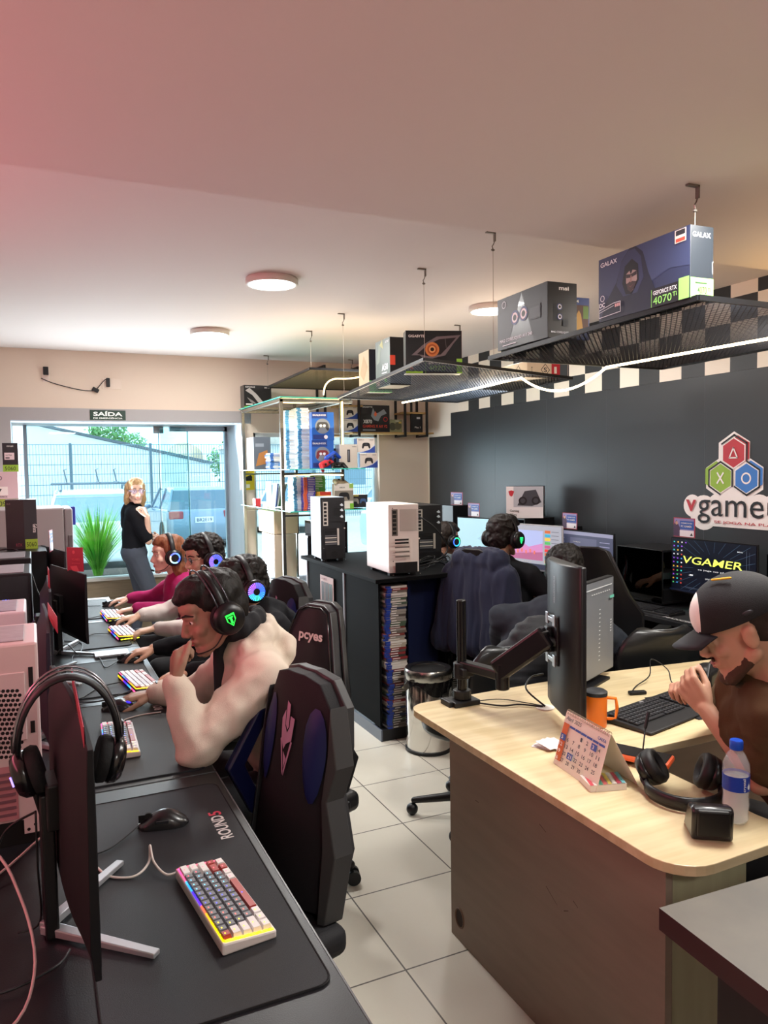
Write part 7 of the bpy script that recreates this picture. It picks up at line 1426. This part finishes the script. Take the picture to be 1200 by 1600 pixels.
# white panel notch right of shelf already part of the wall
# ---------------------------------------------------------------- hanging mesh shelves
def lerp4(c, u, v): return (c[0]*(1-u)+c[1]*u)*(1-v)+(c[3]*(1-u)+c[2]*u)*v
def meshshelf(label, crn, hooks, col, nu, nv, group='hanging mesh shelves'):
    crn = [V(p) for p in crn]; o0 = crn[0].copy(); t = thing('hanging_shelf', label, 'shelf', tuple(o0), 0, group); mt = mat(col, .45, .3); b = B(o0)
    # expanded metal: zigzag strands along the long side
    for i in range(nu+1):
        for sgn in (1, -1):
            pts = []
            for j in range(nv+1):
                u = (i+(.5*(j % 2))*sgn)/nu
                if u < 0 or u > 1: u = min(1, max(0, u))
                pts.append(lerp4(crn, u, j/nv))
            for j in range(nv):
                p, q = pts[j], pts[j+1]; d = (q-p)
                if d.length < 1e-6: continue
                s = d.cross(V((0,0,1))).normalized()*.0018; z = V((0,0,.0016)); b.add([p-s-z, p+s+z, q+s+z, q-s-z], [(0,1,2,3)])
    b.build('mesh_sheet', mt, t); b = B(o0)
    for i in range(4): p, q = crn[i], crn[(i+1)%4]; d = (q-p).normalized(); s = d.cross(V((0,0,1))).normalized()*.006; z = V((0,0,.009)); b.add([p-s-z,p+s-z,p+s+z,p-s+z,q-s-z,q+s-z,q+s+z,q-s+z], [(0,1,2,3),(7,6,5,4),(0,4,5,1),(1,5,6,2),(2,6,7,3),(3,7,4,0)])
    b.build('edge_frame', mat('#1c1e22', .35, .3), t)
    for k, (p, zc) in enumerate(hooks):
        p = V(p); b = B(o0); b.cyl(p+V((0,0,.0)), V((p.x, p.y, zc-.07)), .0013, n=5); w_ = b.build('wire', mat('#b9b2a6', .4, .3), t)
        b = B(o0); h = V((p.x, p.y, zc)); b.box(h-V((.012,0,.004)), (.05,.014,.006)); b.box(h-V((-.01,0,.022)), (.006,.014,.04)); b.tube([h-V((-.01,0,.04)), h-V((-.004,0,.055)), h-V((.004,0,.065)), h-V((0,0,.078))], .0025, 5); b.ell(h-V((0,0,.082)), (.01,.006,.006)); b.build('ceiling_hook', mat('#7d7770', .35, .7), w_)
    return t
meshshelf('nearest hanging black mesh shelf carrying the hooded-figure box', [(1.985,1.83,2.19),(3.12,1.83,2.19),(3.2,3.2,2.185),(2.02,3.13,2.175)], [((2.0,1.86,2.19), ZN),((3.1,1.86,2.19), ZN),((2.02,3.09,2.175), ZC),((3.15,3.12,2.18), ZC)], '#1f2126', 44, 96)
meshshelf('middle hanging black mesh shelf carrying the eye picture box', [(2.0,3.76,2.255),(3.10,3.85,2.20),(3.13,5.32,2.18),(2.06,5.22,2.178)], [((2.02,3.79,2.25), ZC),((3.08,3.87,2.2), ZC),((2.05,5.08,2.18), ZC),((3.06,5.17,2.18), ZC)], '#2a3440', 44, 96)
meshshelf('far hanging mesh shelf over the glass cabinet', [(2.05,5.80,2.462),(3.0,5.80,2.462),(3.0,7.18,2.458),(2.10,7.19,2.458)], [((2.06,5.8,2.46), ZC),((3.0,5.8,2.46), ZC),((2.10,7.17,2.46), ZC),((2.98,7.17,2.46), ZC)], '#6e6248', 40, 84)
# LED strip running from shelf to shelf
pts = spline([(2.86,1.75,2.172),(2.82,2.5,2.172),(2.76,3.15,2.165)], 6)+catenary((2.76,3.15,2.165), (2.72,3.86,2.19), .10)[1:]+spline([(2.72,3.9,2.188),(2.66,4.5,2.165),(2.6,5.25,2.155)], 5)
b = B(V((2.8,1.75,2.17))); b.tube(pts, .0065, 8); q = b.build('led_strip', led('#ffe9b8', 9), None, smooth=2); q.location = (2.8,1.75,2.17); tag(q, 'warm white LED strip sagging between the two nearer hanging shelves', 'light strip')
b = B(V((2.5,6,2.45))); b.tube(spline([(2.66,5.95,2.45),(2.55,6.2,2.445),(2.42,6.25,2.44),(2.33,6.2,2.38),(2.28,6.12,2.29)]), .006, 8); q = b.build('led_strip', led('#ffe0a0', 6), None, smooth=2); q.location = (2.5,6,2.45); tag(q, 'warm LED strip under the far hanging shelf running down to the glass cabinet', 'light strip')
# products on shelf 1
zz = 2.196
t = carton('graphics_card_box', 'large dark blue graphics card box with a hooded figure, on the nearest hanging shelf', 'box', (2.035, 2.085, zz), mr(-2), .10, .46, .235, {'all': '#262c33', 'left': '#2c3450'}, None); f = bface(.10,.46,.235,'left'); gc = mat('#dfe3ea', .5); gn = mat('#8fd96a', .5)
f.p([(.0,.3),(.3,.42),(.55,.36),(.8,.5),(1,.45),(1,1),(0,1)], mat('#333c5c')).p([(.02,.0),(.1,.3),(.22,.55),(.28,.85),(.37,1.0),(.44,1.0),(.52,.88),(.58,.55),(.66,.25),(.78,.0)], mat('#191d30')).p([(.22,.5),(.27,.82),(.36,.97),(.43,.97),(.5,.82),(.53,.5),(.46,.3),(.3,.3)], mat('#2b3150')).p([(.29,.5),(.32,.75),(.4,.83),(.47,.72),(.48,.48),(.4,.3),(.33,.32)], mat('#0f1119'))
f.p([(.335,.62),(.375,.66),(.39,.60),(.41,.66),(.455,.63),(.46,.5),(.42,.36),(.39,.33),(.355,.38),(.335,.5)], mat('#94807c')).p([(.335,.62),(.39,.60),(.455,.63),(.455,.57),(.39,.55),(.338,.56)], mat('#2a2024')).p([(.34,.47),(.39,.50),(.455,.47),(.43,.38),(.39,.33),(.355,.38)], mat('#3a2c2c')).p([(.36,.44),(.39,.42),(.425,.45),(.39,.40)], mat('#5a3a3a')).p([(.39,.58),(.4,.58),(.4,.48),(.385,.48)], mat('#8a6a62'))
f.t('GALAX', .03,.86,.07,gc,.20,.01).r(.62,.0,.9,.27,mat('#15171e')).r(.62,.0,.624,.26,gn).t('GEFORCE RTX', .64,.17,.06,gc,.24,.01).t('4070', .64,.03,.11,gn,.19,.0).t('Ti', .84,.08,.06,gn,.04).r(.9,.0,1,.30,gn).r(.86,.80,.97,.98,mat('#d8ccc4')).r(.87,.9,.96,.97,mat('#2a2a30')).r(.87,.81,.96,.86,mat('#d8483a'))
f.c(.06,.36,.05,gc,ri=.8).t('OC', .02,.22,.07,gc,.07,.02).line([(.02,.18),(.2,.24),(.28,.24),(.28,.08),(.02,.06)], .002, gc, True).line([(.02,.14),(.2,.2)], .0015, gc)
for k in range(3): f.r(.215+k*.022,.17,.232+k*.022,.22,mat('#c89a9a'))
f.done('print', t); f = bface(.10,.46,.235,'front'); f.t('GALAX', .08,.84,.07,gc,.78,.01).r(0,0,1,.28,gn).t('4070', .3,.06,.1,mat('#2a4a2a'),.4).t('Ti', .75,.1,.05,mat('#2a4a2a'),.12).r(.2,.2,.7,.22,mat('#2a4a2a')).line([(.95,.35),(.93,.5),(.97,.52)], .002, gc); f.done('side_print', t)
t = carton('cooler_box', 'black liquid cooler box with two eye-like fans, on the nearest hanging shelf', 'box', (2.085, 2.845, zz), mr(-2), .15, .40, .235, {'all': '#191a1d', 'left': '#34373a'}, None); f = bface(.15,.40,.235,'left'); f.p([(0,0),(0,1),(.5,1),(.2,0)], mat('#3d4145')).p([(.5,1),(1,1),(1,.0),(.75,0)], mat('#2c2f32'))
def fan(f, u, v, r, asp): f.c(u,v,r,mat('#3a4a7a'),asp=asp).c(u,v,r*.85,mat('#c9505a'),asp=asp,n=3).c(u,v,r*.7,mat('#e8e4e6'),asp=asp).c(u,v,r*.42,mat('#17171a'),asp=asp)
fan(f,.37,.55,.14,.6); fan(f,.55,.57,.14,.6); f.r(.66,.40,.88,.66,mat('#26282c')).r(.68,.43,.86,.62,mat('#3f4448')); f.c(.15,.86,.07,gc,asp=.6,ri=.85).t('MAG CORELIQUID A13 240', .06,.12,.07,gc,.66,.0).r(.12,.06,.4,.075,gc); f.done('print', t)
f = bface(.15,.40,.235,'front'); f.t('msi', .38,.86,.07,WHT,.34,.03).r(.2,.3,.36,.62,mat('#101114')); fan(f,.4,.56,.06,1.5); fan(f,.4,.38,.06,1.5); f.r(.5,.22,.68,.34,mat('#2c2e32')).t('MAG CORELIQUID', .1,.08,.04,gc,.6); f.done('side_print', t)
t = carton('game_case_box', 'blue game case standing between the cooler box and the hooded-figure box', 'box', (2.17, 2.66, zz), mr(-4), .11, .02, .18, {'all': '#1f3a80'}); f = bface(.11,.02,.18,'front'); f.r(.1,.2,.95,.82,mat('#5a3a2a')).p([(.3,.2),(.4,.6),(.5,.7),(.6,.6),(.7,.2)], mat('#c89a4a')).r(.7,.5,.95,.8,mat('#6a8a3a')).t('PS4', .1,.87,.07,WHT,.4).t('PlayStation', .1,.06,.06,WHT,.6); f.done('print', t)
# shelf 2
z2 = lambda x, y: 2.255-(y-3.76)*.052-(x-2.0)*.045+.008
t = carton('graphics_card_box', 'black graphics card box with an amber robot eye on the middle hanging shelf', 'box', (2.24, 4.10, 2.222), mr(-18), .345, .09, .255, {'all': '#141518', 'right': '#b8342e'}); f = bface(.345,.09,.255,'front'); gl_ = mat('#9ad84a'); mt_ = mat('#7a7276')
f.p([(.1,.42),(.3,.66),(.55,.86),(.98,.9),(.85,.7),(.7,.42),(.5,.36),(.38,.28),(.25,.42)], mt_).p([(.2,.45),(.4,.68),(.6,.8),(.9,.84),(.78,.66),(.62,.44),(.4,.4)], mat('#221e20')).c(.47,.56,.17,mat('#d88a4a')).c(.47,.56,.12,mat('#b05a2a')).c(.47,.56,.08,mat('#e8b070')).c(.47,.56,.045,mat('#2a1408')).line([(.7,.85),(.72,.6)], .002, mt_)
f.t('GIGABYTE', .05,.84,.06,WHT,.28,.02).t('GEFORCE RTX', .40,.21,.055,WHT,.32,.02).t('4070', .40,.06,.12,gl_,.30,0).r(.72,.1,.86,.17,mat('#3a3d42')).t('SUPER', .74,.115,.035,gl_,.1).r(.345,.0,.35,.26,gl_).r(0,0,.3,.05,gl_).r(.05,.18,.25,.2,WHT).r(.07,.08,.13,.14,mat('#c8502a')).r(.9,.0,1,.34,gl_); f.done('print', t)
f = bface(.345,.09,.255,'right'); f.r(0,0,1,.34,gl_).r(.2,.45,.9,.75,mat('#e0c8c0')).r(.3,.05,.9,.3,mat('#3a5a2a')); f.done('side_print', t)
t = carton('headset_box', 'grey-green headset carton left of the robot eye box', 'box', (2.24, 4.66, 2.20), mr(-3), .15, .26, .315, {'all': '#141517', 'left': '#5a6b68'}); f = bface(.15,.26,.315,'left'); f.p([(.1,.5),(.25,.95),(.4,.85),(.3,.55)], mat('#7d8c80')).p([(.3,.9),(.5,1),(.55,.8)], mat('#a8a878')).t('A50', .45,.34,.14,gc,.42,.03).r(.45,.28,.8,.3,gc).c(.72,.14,.06,mat('#6ac83a')).r(.08,.04,.3,.13,mat('#d8b8a8')).t('ASTRO', .7,.9,.05,gc,.25); f.done('print', t)
f = bface(.15,.26,.315,'front'); f.r(0,.42,.25,.62,mat('#c8402a')); f.done('side_print', t)
t = carton('graphics_card_box', 'black and white graphics card box with a red badge, farthest on the middle shelf', 'box', (2.27, 5.02, 2.19), mr(-6), .17, .24, .30, {'all': '#15161c', 'left': '#c9b89a'}); f = bface(.17,.24,.30,'front'); f.r(0,0,1,.27,mat('#6ab06a')).t('4090', .3,.06,.12,mat('#1c3a24'),.6).p([(.5,.9),(.65,.93),(.8,.9),(.75,.75),(.65,.7),(.55,.76)], mat('#c82a34')).t('msi', .5,.62,.04,WHT,.25).t('GAMING', .3,.42,.05,WHT,.6).t('TRIO', .5,.34,.05,WHT,.35); f.done('print', t)
f = bface(.17,.24,.30,'left'); f.p([(.1,.5),(.5,.9),(.9,.6),(.5,.3)], mat('#b09a78')); f.done('side_print', t)
t = carton('product_box', 'long pale carton with a red end and diamond emblem on the middle hanging shelf', 'box', (2.97, 4.25, 2.205), mr(-4), .24, .62, .105, {'all': '#e0d2bc', 'right': '#17171a'}); f = bface(.24,.62,.105,'front'); dg = mat('#3a3634'); f.line([(.42,.5),(.55,.85),(.68,.5),(.55,.15)], .004, dg, True).t('S', .50,.36,.28,dg,.10,.02).r(.74,.0,1,1,mat('#c0283a')).r(.82,.3,.9,.7,WHT).t('KETTLE', .12,.15,.5,dg,.04,.0); f.done('side_print', t)
f = bface(.24,.62,.105,'left'); f.line([(.78,.5),(.83,.85),(.88,.5),(.83,.15)], .004, dg, True).t('KETTLE BELLS', .3,.3,.3,dg,.38,.01); f.done('print', t)

bpy.data.scenes.remove(TS)
